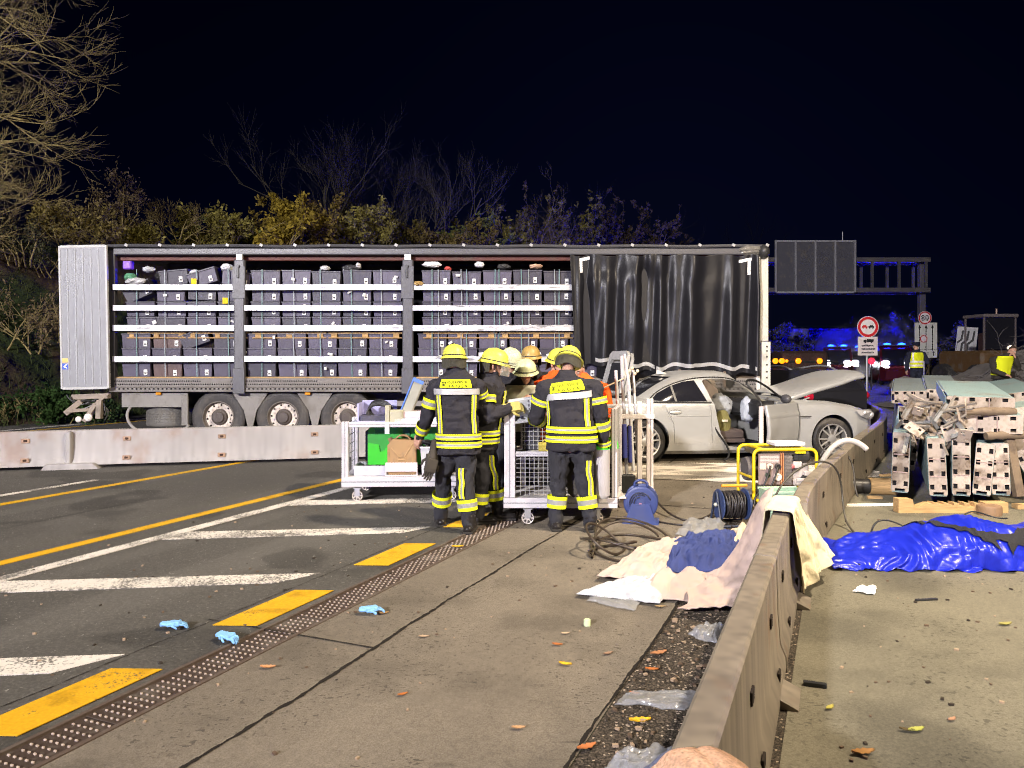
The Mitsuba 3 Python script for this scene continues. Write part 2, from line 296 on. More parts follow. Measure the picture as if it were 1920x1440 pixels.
# ---------------------------------------------------------------- entries
_used = {}
def key_of(name):
    k = _used.get(name, 0); _used[name] = k + 1
    return name if k == 0 else f'{name}_{k:03d}'
def ply(mesh, m, col=None, smooth=None):
    if smooth and smooth is not True:
        mesh = trimesh.graph.smooth_shade(TM(mesh.vertices, mesh.faces, process=False), angle=math.radians(smooth), facet_minarea=None); smooth = True
    uv = None
    if m in VCM:
        r, g, b = np.sqrt(np.clip((0.5, 0.5, 0.5) if col is None else col, 0, 1))
        uv = np.tile([256.0 * round(g * 255) + round(r * 255), b], (len(mesh.vertices), 1))
    return mikit.ply(mesh, 'm_' + m, smooth=bool(smooth), uv=uv)
class Thing:
    def __init__(self, name, label, category, group=None, M=None):
        self.key = key_of(name); self.M = np.eye(4) if M is None else M
        labels[self.key] = {'label': label, 'category': category}
        if group: labels[self.key]['group'] = group
    def part(self, name, mesh, m, col=None, smooth=None, parent=None, label=None, kind=None, M=None):
        k = key_of((parent or self.key) + '__' + name)
        if isinstance(mesh, dict):
            scene[k] = {**mesh, 'to_world': T((self.M if M is None else self.M @ M).tolist())}
        else:
            mesh = ap(mesh, self.M if M is None else self.M @ M)
            scene[k] = ply(mesh, m, col, smooth)
        d = {}
        if label: d['label'] = label
        if kind: d['kind'] = kind
        if d: labels[k] = d
        return k
def one(name, label, category, mesh, m, col=None, smooth=None, group=None, kind=None):
    k = key_of(name); scene[k] = ply(mesh, m, col, smooth); labels[k] = {'label': label, 'category': category}
    if group: labels[k]['group'] = group
    if kind: labels[k]['kind'] = kind
    return k
def struct(name, mesh, m, label, col=None, smooth=None):
    k = key_of(name); scene[k] = ply(mesh, m, col, smooth); labels[k] = {'label': label, 'kind': 'structure'}
    return k
def glow(key, radiance, weight=0.3):
    scene[key]['emitter'] = {'type': 'area', 'radiance': rgb(*radiance), 'sampling_weight': weight}
F = 1442.0
def G(u, v, z=0.0):
    """ground point seen at photo pixel (u, v)"""
    d = (EYE - z) * F / (v - 672); return np.array([(u - 960) / F * d, d, z])
def P(u, v, d): return np.array([(u - 960) / F * d, d, EYE - (v - 672) / F * d])
SA, CA = math.sin(math.radians(23.0)), math.cos(math.radians(23.0))
def road(s, t, z=0.0): return np.array([s * SA + t * CA, s * CA - t * SA, z])
ROADM = np.eye(4); ROADM[:3, 0] = (CA, -SA, 0); ROADM[:3, 1] = (SA, CA, 0)   # local x = across the road (t), y = along it (s)
ORD = ['first', 'second', 'third', 'fourth', 'fifth', 'sixth', 'seventh', 'eighth', 'ninth', 'tenth']
# ================================================================ ground, road, markings
def flat(pts, z):
    p = Polygon([q[:2] for q in pts]); m = prism(p, 0.004); m.vertices[:, 2] += z - 0.004; return m
def rect_st(s0, s1, t0, t1, z): return flat([road(s0, t0), road(s1, t0), road(s1, t1), road(s0, t1)], z)
def sheet(pts, z):
    p = np.array([[q[0], q[1], z] for q in pts]); m = tm(p, [[0, i, i + 1] for i in range(1, len(p) - 1)])
    if np.cross(p[1] - p[0], p[2] - p[0])[2] < 0: m.invert()
    return m
struct('ground', sheet([(-400, -60), (400, -60), (400, 900), (-400, 900)], -0.03), 'soil', 'dark verge and fields beside the motorway')
struct('road', sheet([road(-30, -19), road(-30, -3.23), road(700, -3.23), road(700, -19)], 0.0), 'asphalt', 'dark asphalt carriageway with white and yellow markings')
struct('concrete_lane', sheet([road(-30, -2.97), road(-30, -1.0), road(700, -1.0), road(700, -2.97)], 0.0), 'concrete', 'brownish concrete strip between the drain and the barrier')
struct('gravel_strip', sheet([road(-30, -1.0), road(-30, -0.22), road(700, -0.22), road(700, -1.0)], -0.006), 'gravel', 'strip of dark gravelly grit along the left foot of the barrier')
struct('work_lane', sheet([road(-30, -0.22), road(-30, 14), road(700, 14), road(700, -0.22)], 0.0), 'dusty', 'dusty pavement of the work zone right of the barrier')
# markings (thin sheets of paint)
struct('white_edge_line', rect_st(-8, 240, -5.82, -5.68, 0.005), 'white_paint', 'worn white edge line beside the hatched area')
struct('yellow_line', rect_st(-8, 240, -6.27, -6.14, 0.005), 'yellow_paint', 'continuous yellow roadworks line left of the white edge line')
struct('yellow_line', rect_st(-8, 240, -8.76, -8.64, 0.005), 'yellow_paint', 'second yellow roadworks line further left on the asphalt')
struct('white_edge_line', rect_st(-8, 240, -17.6, -17.45, 0.005), 'white_paint', 'far white edge line at the left verge behind the trailer')
struct('yellow_line', rect_st(-8, 240, -17.0, -16.9, 0.005), 'yellow_paint', 'thin far yellow line near the left verge behind the trailer')
for i, s0 in enumerate((-2.0, 4.8, 16.8, 28.8, 40.8)):
    struct('white_lane_dash', rect_st(s0, s0 + 2.6 if i else s0 + 9.4, -9.32, -9.21, 0.005), 'white_paint', 'white lane dash on the asphalt left of the second yellow line')
for i in range(-1, 8):
    s_r = 3.0 + 1.76 * i
    a, b = road(s_r, -3.72), road(s_r - 1.72 * 0.0 - 1.05, -5.66)
    # parallel stripes running from the white line obliquely to the drain
    e0, e1 = road(s_r + 0.10, -3.66), road(s_r - 0.24, -3.80)
    m = flat([e0, e1, road(s_r - 1.33, -5.67), road(s_r - 0.99, -5.67)], 0.0045)
    struct('white_hatch_stripe', m, 'white_paint', 'worn oblique white hatch stripe between edge line and drain')
for i in range(0, 12):
    s0 = 2.18 + 1.50 * i
    m = flat([road(s0 + 0.06, -3.29), road(s0 - 0.04, -3.55), road(s0 + 0.74, -3.55), road(s0 + 0.84, -3.29)], 0.009)
    struct('yellow_dash', m, 'yellow_paint', 'bright yellow dash of tape left of the drain')
# slotted drain: kerb strips, plate sections with raised studs
DR = -3.10
dm = Thing('drain_channel', 'long rusty brown drain with rows of pale raised studs along the lane edge', 'drain', M=ROADM)
dm.part('bed', span(-3.24, -2.96, -6, 60, -0.10, -0.045, 0), 'dirty', (0.05, 0.035, 0.028))
for x0, x1 in ((-3.235, -3.212), (-2.99, -2.965)):
    dm.part('edge_rail', span(x0, x1, -6, 60, -0.06, 0.006, 0), 'dirty', (0.085, 0.062, 0.048))
plate_d = None
for i in range(36):
    s0 = -1 + i * 0.5
    k = dm.part('plate', span(-3.208, -2.994, s0 + 0.003, s0 + 0.497, -0.03, -0.004, 0.003), 'dirty', (0.045, 0.031, 0.024))
    if i < 30:
        rows = []
        for r in range(10):
            for c in range(5):
                x = -3.175 + c * 0.037 + (0.0185 if r % 2 else 0) - 0.004; y = s0 + 0.03 + r * 0.049
                if x < -3.0: rows.append(bx(0.015, 0.0085, 0.009, (x, y, -0.001), 0.003))
        dm.part('studs', cat(rows), 'satin', (0.36, 0.29, 0.23), parent=k, kind='stuff')
dm.part('plate_run', span(-3.208, -2.994, 17.0, 60, -0.03, -0.004, 0.003), 'dirty', (0.045, 0.031, 0.024))
# ragged filled joints in the concrete
def crack(name, t, s0, s1, w, label, amp=0.012, seed=1):
    r = np.random.default_rng(seed); n = int((s1 - s0) / 0.03); s = np.linspace(s0, s1, n)
    off = np.cumsum(r.normal(0, 0.002, n)); off -= np.linspace(0, off[-1], n); ww = w * (0.4 + r.random(n) * 1.1)
    a = [road(si, t + o - wi / 2)[:2] for si, o, wi in zip(s, off, ww)]; b = [road(si, t + o + wi / 2)[:2] for si, o, wi in zip(s, off, ww)]
    v = np.array([[*p, 0.004] for p in a + b]); i = np.arange(n - 1)
    f = np.vstack([np.stack([i, i + n, i + n + 1], 1), np.stack([i, i + n + 1, i + 1], 1)])
    struct(name, tm(v, f), 'matte', label, (0.016, 0.013, 0.010))
crack('road_joint', -2.44, -4, 30, 0.02, 'ragged dark joint running along the concrete strip', seed=2)
crack('road_joint', -1.0, -4, 30, 0.016, 'dark seam between concrete strip and gravel', seed=3)
crack('road_joint', -3.66, -4, 30, 0.006, 'fine seam left of the yellow dashes', seed=4)
for k, (s, t0, t1) in enumerate(((3.72, -3.66, -2.44), (8.6, -2.9, -1.0))):
    n = 40; tt = np.linspace(t0, t1, n); r = np.random.default_rng(k); w = 0.004 + 0.006 * r.random(n)
    v = np.array([[*road(s - wi, t)[:2], 0.0045] for t, wi in zip(tt, w)] + [[*road(s + wi, t)[:2], 0.0045] for t, wi in zip(tt, w)]); i = np.arange(n - 1)
    struct('road_joint', tm(v, np.vstack([np.stack([i, i + n, i + n + 1], 1), np.stack([i, i + n + 1, i + 1], 1)])), 'matte', 'thin cross joint in the pavement', (0.02, 0.017, 0.013))
# the spill of pale binder under the car
def spill(cx, cy, rx, ry, seed, z, n=90):
    a = np.linspace(0, 2 * PI, n, endpoint=False); r = 0.8 + 0.35 * meshkit.fbm(np.stack([np.cos(a) * 2, np.sin(a) * 2, a * 0 + seed], 1), 4)
    return flat(np.stack([cx + rx * r * np.cos(a), cy + ry * r * np.sin(a)], 1), z)
def f_spill(p, n, uv):
    k = fbm(p.x * 1.5, p.y * 5.5, 0, 4); v = 0.17 + 0.42 * smoothstep(0.35, 0.62, k) + 0.08 * speck(p, 60)
    v = v * (1 - 0.5 * smoothstep(0.6, 0.72, fbm(p.x * 2, p.y * 9, 7, 3)))
    return mi.Color3f(v, v * 0.9, v * 0.76)
mat('spill', two(pri(proc(f_spill), 0.9, 0, 0.2)))
k = struct('binder_spill', spill(3.3, 11.15, 1.95, 0.95, 3, 0.012), 'spill', 'pale streaky oil binder spread on the road beside the silver car')
# ---------------------------------------------------------------- floodlight masts (stand behind and beside the camera)
for side, pos, aim, rad, (pw, ph) in FLOOD:
    pos, aim = np.array(pos), np.array(aim); d = aim - pos; d /= np.linalg.norm(d)
    x = np.cross(d, [0, 0, 1.0]); x /= np.linalg.norm(x); y = np.cross(x, d)
    M = np.eye(4); M[:3, 0], M[:3, 1], M[:3, 2], M[:3, 3] = x, y, -d, pos
    t = Thing('floodlight_mast', f'tall {side} floodlight mast lighting the accident site', 'floodlight')
    t.part('mast', tube([[pos[0], pos[1], 0], [pos[0], pos[1], pos[2] - 0.32]], 0.05, 10), 'metal', (0.5, 0.5, 0.5), 40)
    t.part('foot', bx(1.3, 1.3, 0.12, (pos[0], pos[1], 0.06)), 'dirty', (0.3, 0.05, 0.04))
    t.part('head', ap(bx(pw + 0.1, ph + 0.1, 0.12, (0, 0, 0.075)), M), 'satin', (0.03, 0.03, 0.03))
    t.part('bracket', beam(pos - [0, 0, 0.33], pos + d * -0.1, 0.06), 'metal', (0.4, 0.4, 0.4))
    for q in (-1, 1):
        panel = tm([[q * pw / 4 - pw * .22, -ph / 2, 0], [q * pw / 4 + pw * .22, -ph / 2, 0], [q * pw / 4 + pw * .22, ph / 2, 0], [q * pw / 4 - pw * .22, ph / 2, 0]], [[0, 2, 1], [0, 3, 2]])
        k = t.part('lamp', ap(panel, M), 'lamp_white'); glow(k, rad, 14.0)
# ================================================================ the curtain-side semi-trailer
def crumple(c, sx, sy, sz, seed, sub=3, amp=0.55):
    s = trimesh.creation.icosphere(sub); v = s.vertices
    k = 0.65 + amp * meshkit.fbm(v * 2.2 + seed * 7.1, 3, seed) + 0.25 * np.abs(meshkit.noise(v * 6 + seed, seed) - 0.5)
    return tm(v * k[:, None] * [sx, sy, sz] + np.array(c, float), s.faces)
TD = 14.7
def X(u, d=TD): return (u - 960) / F * d
def Z(v, d=TD): return EYE - (v - 672) / F * d
tl = Thing('semi_trailer', 'long curtain-side semi-trailer across the road, its black curtain torn open over stacked crates', 'trailer')
Y0, Y1 = TD, TD + 2.5
xr, xf = X(212), X(1432)
steel = (0.055, 0.055, 0.06)
# roof
tl.part('roof', span(X(128), xf, Y0 + 0.02, Y1, Z(464), Z(460), 0.01), 'dirty', (0.10, 0.10, 0.105))
k = tl.part('roof_rail', cat(span(X(212), xf, Y0 - 0.02, Y0 + 0.10, Z(478), Z(465), 0.02)), 'satin', (0.075, 0.075, 0.085))
rng_ = np.random.default_rng(5)
n = 160; xs = np.linspace(X(128), xf + 0.03, n)
tl.part('roof_edge', tube(np.stack([xs, Y0 - 0.03 + 0 * xs, Z(461.5) + 0.008 * np.sin(xs * 3.3) + 0.006 * rng_.normal(size=n).cumsum() * 0.05], 1), 0.032, 8), 'satin', (0.06, 0.06, 0.065), 40)
for i in range(20):
    tl.part('rail_clip', bx(0.06, 0.03, 0.05, (X(240) + i * 0.642, Y0 - 0.065, Z(460.5)), rot=R('y', 25)), 'satin', (0.36, 0.36, 0.36), parent=k)
tl.part('inner_rail', span(xr, xf, Y0 + 0.13, Y0 + 0.22, Z(487), Z(479), 0.01), 'dirty', (0.13, 0.04, 0.03), label='inner roof rail with red light put into its colour')  # dark red base colour stands for red light on the rail
tl.part('far_rail', span(xr, xf, Y1 - 0.1, Y1, Z(478), Z(462), 0.01), 'dirty', (0.05, 0.04, 0.04))
tl.part('far_curtain', span(X(560), xf, Y1 - 0.03, Y1, 1.1, Z(478), 0.0), 'matte', (0.012, 0.012, 0.015))
# deck, side rave with two rows of punched holes
tl.part('deck', span(xr - 0.05, xf, Y0 + 0.06, Y1 - 0.03, Z(712), Z(706), 0.005), 'dirty', (0.12, 0.09, 0.06))
k = tl.part('side_rave', cat(span(X(205), xf, Y0 - 0.01, Y0 + 0.05, Z(726), Z(709), 0.008), span(X(205), xf, Y0 - 0.028, Y0 + 0.05, Z(735), Z(726.4), 0.01)), 'dirty', (0.19, 0.175, 0.165))
holes = []
for row, v in enumerate((714.5, 720.5)):
    for i in range(290):
        u = 216 + i * 4.2 + row * 2
        if (i // 13) % 4 == 3 and row == 0: continue
        holes.append(bx(0.021, 0.012, 0.024, (X(u), Y0 - 0.012, Z(v)), 0))
for i in range(150): holes.append(bx(0.03, 0.012, 0.03, (X(225 + i * 8.1), Y0 - 0.03, Z(729)), 0))
tl.part('rave_holes', cat(holes), 'matte', (0.01, 0.01, 0.01), parent=k, kind='stuff')
tl.part('pallet_line', span(xr, X(1075), Y0 + 0.02, Y0 + 0.06, Z(709.5), Z(707), 0.002), 'wood')
# posts
for (u0, u1) in ((440, 460), (755, 775)):
    k = tl.part('post', cat(span(X(u0), X(u1), Y0 - 0.06, Y0 + 0.06, Z(728), Z(487), 0.02), span(X(u0 - 2), X(u1 + 1.5), Y0 - 0.075, Y0 - 0.055, Z(560), Z(500), 0.008), span(X(u0 - 1), X(u1 + 1), Y0 - 0.085, Y0 - 0.05, Z(738), Z(690), 0.01)), 'satin', (0.075, 0.075, 0.085))
    tl.part('post_head', span(X(u0 + 4), X(u1 - 4), Y0 - 0.05, Y0 + 0.02, Z(489), Z(477), 0.006), 'metal', (0.6, 0.62, 0.62), parent=k)
    tl.part('latch', cat(span(X(u0 + 7), X(u0 + 11), Y0 - 0.10, Y0 - 0.07, Z(522), Z(498), 0.006), cyl((X(u0 + 9), Y0 - 0.11, Z(500)), (X(u0 + 9), Y0 - 0.07, Z(500)), 0.03)), 'satin', (0.03, 0.03, 0.03), parent=k)
tl.part('rear_frame', span(X(203), X(216), Y0 - 0.02, Y0 + 0.1, Z(735), Z(470), 0.015), 'satin', (0.035, 0.035, 0.04))
tl.part('rear_frame', span(X(207), X(212), Y1 - 0.12, Y1, Z(735), Z(466), 0.015), 'satin', (0.035, 0.035, 0.04))
# aluminium side boards
for (u0, u1) in ((212, 441), (459, 756), (774, 1082)):
    for (v0, v1) in ((533.5, 544.5), (572.5, 583), (609.5, 621), (667.5, 679)):
        sag = rng.uniform(-0.008, 0.008)
        tl.part('side_board', bx(X(u1) - X(u0), 0.028, Z(v0) - Z(v1), ((X(u0) + X(u1)) / 2, Y0 - 0.035, (Z(v0) + Z(v1)) / 2), 0.005, R('y', sag * 20)), 'slat')
# rear door folded round against the side
xd0, xd1 = X(123.5), X(210.5); zd0, zd1 = Z(728), Z(463)
DM = pose((xd0 + xd1) / 2, Y0 - 0.16, (zd0 + zd1) / 2, yaw=0, roll=-1.1)
w, h = xd1 - xd0, zd1 - zd0
k = tl.part('rear_door', bx(w, 0.04, h, bev=0.004), 'satin', (0.25, 0.26, 0.28), M=DM)
for i in range(1, 6): tl.part('rib', span(-w / 2 + i * w / 6 - 0.012, -w / 2 + i * w / 6 + 0.012, -0.031, -0.018, -h / 2 + 0.06, h / 2 - 0.06, 0.005), 'satin', (0.34, 0.35, 0.37), M=DM, parent=k)
tl.part('door_rim', cat(span(-w / 2 - 0.012, -w / 2 + 0.02, -0.03, 0.03, -h / 2, h / 2), span(w / 2 - 0.025, w / 2 + 0.012, -0.03, 0.03, -h / 2, h / 2), span(-w / 2 + .02, w / 2 - .025, -0.028, 0.028, -h / 2 - 0.015, -h / 2 + 0.03), span(-w / 2 + .02, w / 2 - .025, -0.028, 0.028, h / 2 - 0.04, h / 2 + 0.01)), 'satin', (0.45, 0.45, 0.44), M=DM, parent=k)
tl.part('sticker', span(-w / 2 + 0.02, -w / 2 + 0.16, -0.024, -0.02, -h / 2 + 0.5, -h / 2 + 0.58, 0), 'satin', (0.72, 0.5, 0.16), M=DM, parent=k)
tl.part('sticker', span(-w / 2 + 0.02, -w / 2 + 0.15, -0.024, -0.02, -h / 2 + 0.37, -h / 2 + 0.48, 0), 'satin', (0.04, 0.09, 0.5), M=DM, parent=k)
tl.part('sticker_mark', upright(tr(prism([(0, 0), (0.05, 0.05), (0.09, 0.06), (0.04, 0.0), (0.08, -0.03), (0.06, -0.035)], 0.003), -w / 2 + 0.04, -h / 2 + 0.42, 0.022)), 'satin', (0.8, 0.8, 0.8), M=DM, parent=k)
# front end: corner post, headboard, curtain tensioner bracket
tl.part('front_post', span(X(1417), X(1424), Y0 - 0.05, Y0 + 0.08, Z(735), Z(482), 0.008), 'satin', (0.62, 0.60, 0.55))
tl.part('headboard', span(X(1426), X(1441), Y0 + 0.0, Y1, Z(640), Z(478), 0.01), 'satin', (0.5, 0.48, 0.42))
kb = tl.part('front_bracket', span(X(1426), X(1443), Y0 - 0.06, Y0 - 0.01, Z(742), Z(641), 0.006), 'dirty', (0.55, 0.53, 0.47))
tl.part('bracket_holes', cat([cyl((X(1436), Y0 - 0.066, Z(v)), (X(1436), Y0 - 0.05, Z(v)), 0.018, 8) for v in (650, 658, 669, 684, 697, 708)]), 'matte', (0.01, 0.01, 0.01), parent=kb)
tl.part('roof_corner', crumple((X(1408), Y0 + 0.0, Z(469)), 0.26, 0.10, 0.11, 7), 'film', (0.17, 0.16, 0.14), 25)
tl.part('roof_corner_cap', ap(ball((0, 0, 0), 1, 2, (0.13, 0.2, 0.15)), pose(X(1431), Y0 + 0.05, Z(472))), 'satin', (0.03, 0.03, 0.03), 40)
# chassis, mud guards, side guard, bumper
fr = (0.16, 0.155, 0.15)
tl.part('chassis_beam', span(X(235), X(1400), Y0 + 0.75, Y0 + 0.95, 0.72, 1.0, 0.01), 'dirty', (0.06, 0.058, 0.055))
tl.part('chassis_beam', span(X(235), X(1400), Y1 - 0.95, Y1 - 0.75, 0.72, 1.0, 0.01), 'dirty', (0.06, 0.058, 0.055))
tl.part('side_panel', span(X(225), X(350), Y0 + 0.06, Y0 + 0.09, Z(764), Z(737), 0.006), 'dirty', (0.22, 0.21, 0.195))
tl.part('side_panel', span(X(338), X(350), Y0 + 0.05, Y0 + 0.1, Z(798), Z(737), 0.006), 'dirty', (0.2, 0.19, 0.175))
for u in (466, 588): tl.part('mudguard', upright(tr(prism(Polygon([(X(u - 33), Z(738)), (X(u + 33), Z(738)), (X(u + 12), Z(770)), (X(u + 5), Z(800)), (X(u - 5), Z(800)), (X(u - 12), Z(770))]), 0.03), 0, 0, -Y0 - 0.12)), 'dirty', (0.21, 0.2, 0.185))
for u0, u1 in ((700, 880), (900, 1110)):
    for v in (752, 782): tl.part('side_guard', span(X(u0), X(u1), Y0 + 0.05, Y0 + 0.09, Z(v + 10), Z(v), 0.006), 'dirty', (0.2, 0.19, 0.18))
tl.part('tool_box', span(X(985), X(1090), Y0 + 0.12, Y0 + 0.7, Z(800), Z(738), 0.02), 'dirty', (0.05, 0.05, 0.05))
tl.part('landing_leg', cat(span(X(1150), X(1164), Y0 + 0.4, Y0 + 0.55, 0.05, 1.0), span(X(1140), X(1174), Y0 + 0.3, Y0 + 0.6, 0.0, 0.05)), 'dirty', (0.1, 0.1, 0.1))
def truck_wheel():
    R0 = 0.515
    tyre = lathe([(0.30, -0.15), (0.34, -0.165), (0.44, -0.17), (0.49, -0.16), (R0, -0.135), (R0, -0.10), (R0 - 0.015, -0.095), (R0 - 0.015, -0.085), (R0, -0.08), (R0, -0.02), (R0 - 0.015, -0.015), (R0 - 0.015, 0.015), (R0, 0.02), (R0, 0.135), (0.49, 0.16), (0.44, 0.17), (0.34, 0.165), (0.30, 0.15), (0.30, -0.15)], 48)
    rim = lathe([(0.31, 0.16), (0.295, 0.165), (0.285, 0.12), (0.27, 0.09), (0.24, 0.07), (0.15, 0.072), (0.14, 0.10), (0.0, 0.105)], 40)
    ring = lathe([(0.262, 0.081), (0.258, 0.088), (0.165, 0.084), (0.16, 0.076)], 40)
    hub = lathe([(0.15, 0.07), (0.145, 0.12), (0.11, 0.135), (0.10, 0.17), (0.0, 0.175)], 24)
    nuts = cat([cyl((0.2 * math.cos(a), 0.2 * math.sin(a), 0.08), (0.2 * math.cos(a), 0.2 * math.sin(a), 0.115), 0.018, 6) for a in np.arange(10) * PI / 5])
    hol = cat([cyl((0.236 * math.cos(a), 0.236 * math.sin(a), 0.083), (0.236 * math.cos(a), 0.236 * math.sin(a), 0.092), 0.02, 10) for a in np.arange(10) * PI / 5 + 0.31])
    st = R('x', 90)
    return [(n, ply(ap(m, st), mm, c, sm)) for n, m, mm, c, sm in (('tyre', tyre, 'dirty', (0.045, 0.042, 0.04), 35), ('rim', rim, 'dirty', (0.13, 0.115, 0.10), 35), ('rim_ring', ring, 'dirty', (0.62, 0.55, 0.47), 35), ('hub', hub, 'dirty', (0.075, 0.062, 0.055), 35), ('wheel_nuts', nuts, 'metal', (0.5, 0.45, 0.4), None), ('rim_holes', hol, 'matte', (0.015, 0.013, 0.012), None))]
tw = truck_wheel()
for u in (405, 527, 648):
    for far in (0, 1):
        M = pose(X(u), Y0 + 0.27 if not far else Y1 - 0.27, 0.515, yaw=180 * far) @ R('y', 40 * far + u)
        kk = tl.part('wheel', tw[0][1], None, M=M)
        for nme, d in tw[1:]: tl.part(nme, d, None, M=M, parent=kk, kind='stuff' if nme in ('wheel_nuts', 'rim_holes') else None)
    tl.part('axle', cyl((X(u), Y0 + 0.3, 0.515), (X(u), Y1 - 0.3, 0.515), 0.07), 'dirty', (0.05, 0.05, 0.05))
sp = tl.part('spare_wheel', lathe([(0.30, -0.15), (0.44, -0.19), (0.47, -0.185), (0.485, -0.15), (0.475, -0.1), (0.485, -0.095), (0.475, -0.05), (0.485, -0.045), (0.475, 0.0), (0.485, 0.005), (0.475, 0.05), (0.485, 0.055), (0.475, 0.1), (0.485, 0.15), (0.47, 0.185), (0.44, 0.19), (0.30, 0.15), (0.30, -0.15)], 40), 'dirty', (0.11, 0.105, 0.095), 35, M=pose(X(297), Y0 + 0.62, Z(783)))
tl.part('spare_carrier', cat(tube(curve([(X(242), Y0 + 0.05, Z(764)), (X(241), Y0 + 0.05, Z(795)), (X(250), Y0 + 0.05, Z(804)), (X(300), Y0 + 0.05, Z(807)), (X(343), Y0 + 0.05, Z(806)), (X(352), Y0 + 0.05, Z(797))], 30), 0.028, 8)), 'dirty', (0.30, 0.29, 0.27), 40)
bump = cat(beam((X(132), Y0 + 0.1, Z(745)), (X(205), Y0 + 0.0, Z(742)), 0.12, 0.10), beam((X(126), Y0 - 0.05, Z(775)), (X(150), Y0 + 0.05, Z(752)), 0.2, 0.10), beam((X(128), Y0 - 0.05, Z(770)), (X(168), Y0 + 0.1, Z(768)), 0.25, 0.06), beam((X(170), Y0, Z(765)), (X(206), Y0 - 0.05, Z(738)), 0.04, 0.05), beam((X(160), Y0, Z(790)), (X(180), Y0 + 0.02, Z(757)), 0.16, 0.08), beam((X(186), Y0, Z(785)), (X(188), Y0, Z(750)), 0.1, 0.12))
tl.part('crumpled_bumper', bump, 'dirty', (0.30, 0.25, 0.20))
tl.part('rear_lamp', cat(ball((X(150), Y0 - 0.05, Z(786)), 0.06, 2, (1, .6, 1)), ball((X(168), Y0 - 0.05, Z(782)), 0.08, 2, (1, .6, 1))), 'gloss', (0.75, 0.72, 0.65), 40)
tl.part('tangled_cables', cat([tube(curve([(X(125 + 6 * i), Y0 + .02 * i, Z(740 + 4 * i)), (X(150 + 7 * i), Y0 - 0.02, Z(752 + 6 * (i % 3))), (X(180 + 4 * i), Y0 + 0.04, Z(744 + 5 * i)), (X(196), Y0, Z(752 + 9 * i))], 20), 0.012, 5) for i in range(5)]), 'satin', (0.03, 0.03, 0.03))
for u in (296, 576, 868): tl.part('side_marker', bx(0.10, 0.04, 0.05, (X(u), Y0 + 0.03, Z(738)), 0.01), 'gloss', (0.75, 0.28, 0.02))
# torn black side curtain with folds, pushed together toward the front
cu0, cu1 = 1068, 1418
def curtain_pt(u, v):
    x0, x1 = X(cu0), X(cu1)
    top = np.array(0)
    x = x0 + (x1 - x0) * u + 0.10 * (v) * np.exp(-((u - 0.02) / 0.08) ** 2)
    ph = 41 * u + 1.4 * np.sin(5 * u) + 0.9 * np.sin(11.3 * u + 1.2)
    fold_ = 0.6 * np.sin(ph) + 0.4 * np.sin(2.1 * ph + 0.7 + 1.5 * v) * (0.3 + 0.7 * (1 - v)) + 0.30 * np.sin(ph * 0.43 + 2.6)
    q = np.stack([u * 9, v * 3.2, v * 0], -1)
    crease = meshkit.fbm(q, 2, 3) - 0.5
    amp_ = 0.55 + 0.9 * meshkit.noise(np.stack([u * 11, v * 1.2, v * 0], -1), 8)
    y = Y0 - 0.12 - 0.10 * amp_ * fold_ * (0.35 + 0.65 * np.minimum(1, v * 2.5)) - 0.22 * crease * (0.3 + np.exp(-((v - 0.16) / 0.16) ** 2)) * (0.4 + 0.6 * np.sin(3 * u + 0.5) ** 2)
    y = np.minimum(y, Y0 - 0.05)
    bot = 678 + 8 * np.abs(np.sin(9.2 * u + 0.2)) + 12 * smooth01((u - 0.12) / 0.1) - 16 * np.exp(-((u - 0.2) / 0.05) ** 2) + 8 * smooth01((u - 0.9) / 0.05) + 4 * np.sin(ph)
    z = Z(480) + 0.02 * np.cos(ph) + (Z(bot + 2) - Z(480)) * v
    return x, y, z
def smooth01(x): x = np.clip(x, 0, 1); return x * x * (3 - 2 * x)
ck = tl.part('curtain', grid(420, 150, curtain_pt, 0.004), 'black_tarp', None, True, label='creased shiny black tarpaulin curtain')
def strip_at(vv0, vv1, u0, u1, nn=120, off=0.006):
    m = grid(nn, 4, lambda u, v: curtain_pt(u0 + (u1 - u0) * u, vv0 + (vv1 - vv0) * v)); m.vertices = m.vertices + np.array([0, -off, 0]); return m
tl.part('reflective_tape', strip_at(0.930, 0.962, 0.13, 0.985, 260), 'satin', (0.34, 0.34, 0.34), True, parent=ck)
for (a, b, c, d) in ((0.015, 0.045, 0.05, 0.105), (0.045, 0.15, 0.05, 0.066), (0.03, 0.055, 0.90, 0.965), (0.055, 0.17, 0.945, 0.962)):
    tl.part('corner_tape', strip_at(a, b, c, d, 20), 'satin', (0.72, 0.72, 0.70), True, parent=ck)
def flap_pt(u, v):
    x, y, z = curtain_pt(0.14 + 0.75 * u, v * 0 + 1.0)
    return x, y + 0.05 + 0.10 * v, z - 0.34 * v * (0.6 + 0.4 * np.sin(14 * u) ** 2)
tl.part('torn_flap', grid(160, 12, flap_pt, 0.004), 'black_tarp', None, True, parent=ck)
for u in (0.33, 0.58, 0.82):
    x, y, z = curtain_pt(np.array(u), np.array(1.0))
    tl.part('buckle_strap', bx(0.055, 0.012, 0.30, (float(x), float(y) - 0.02, float(z) - 0.12), 0.003), 'matte', (0.16, 0.12, 0.09), parent=ck)
one('red_marker_panel', 'narrow red plastic panel on a dark block at the front end of the trailer', 'panel', cat(span(X(1444), X(1452), Y0 + 0.35, Y0 + 0.6, Z(624), Z(561), 0.05)), 'gloss', (0.72, 0.05, 0.025))
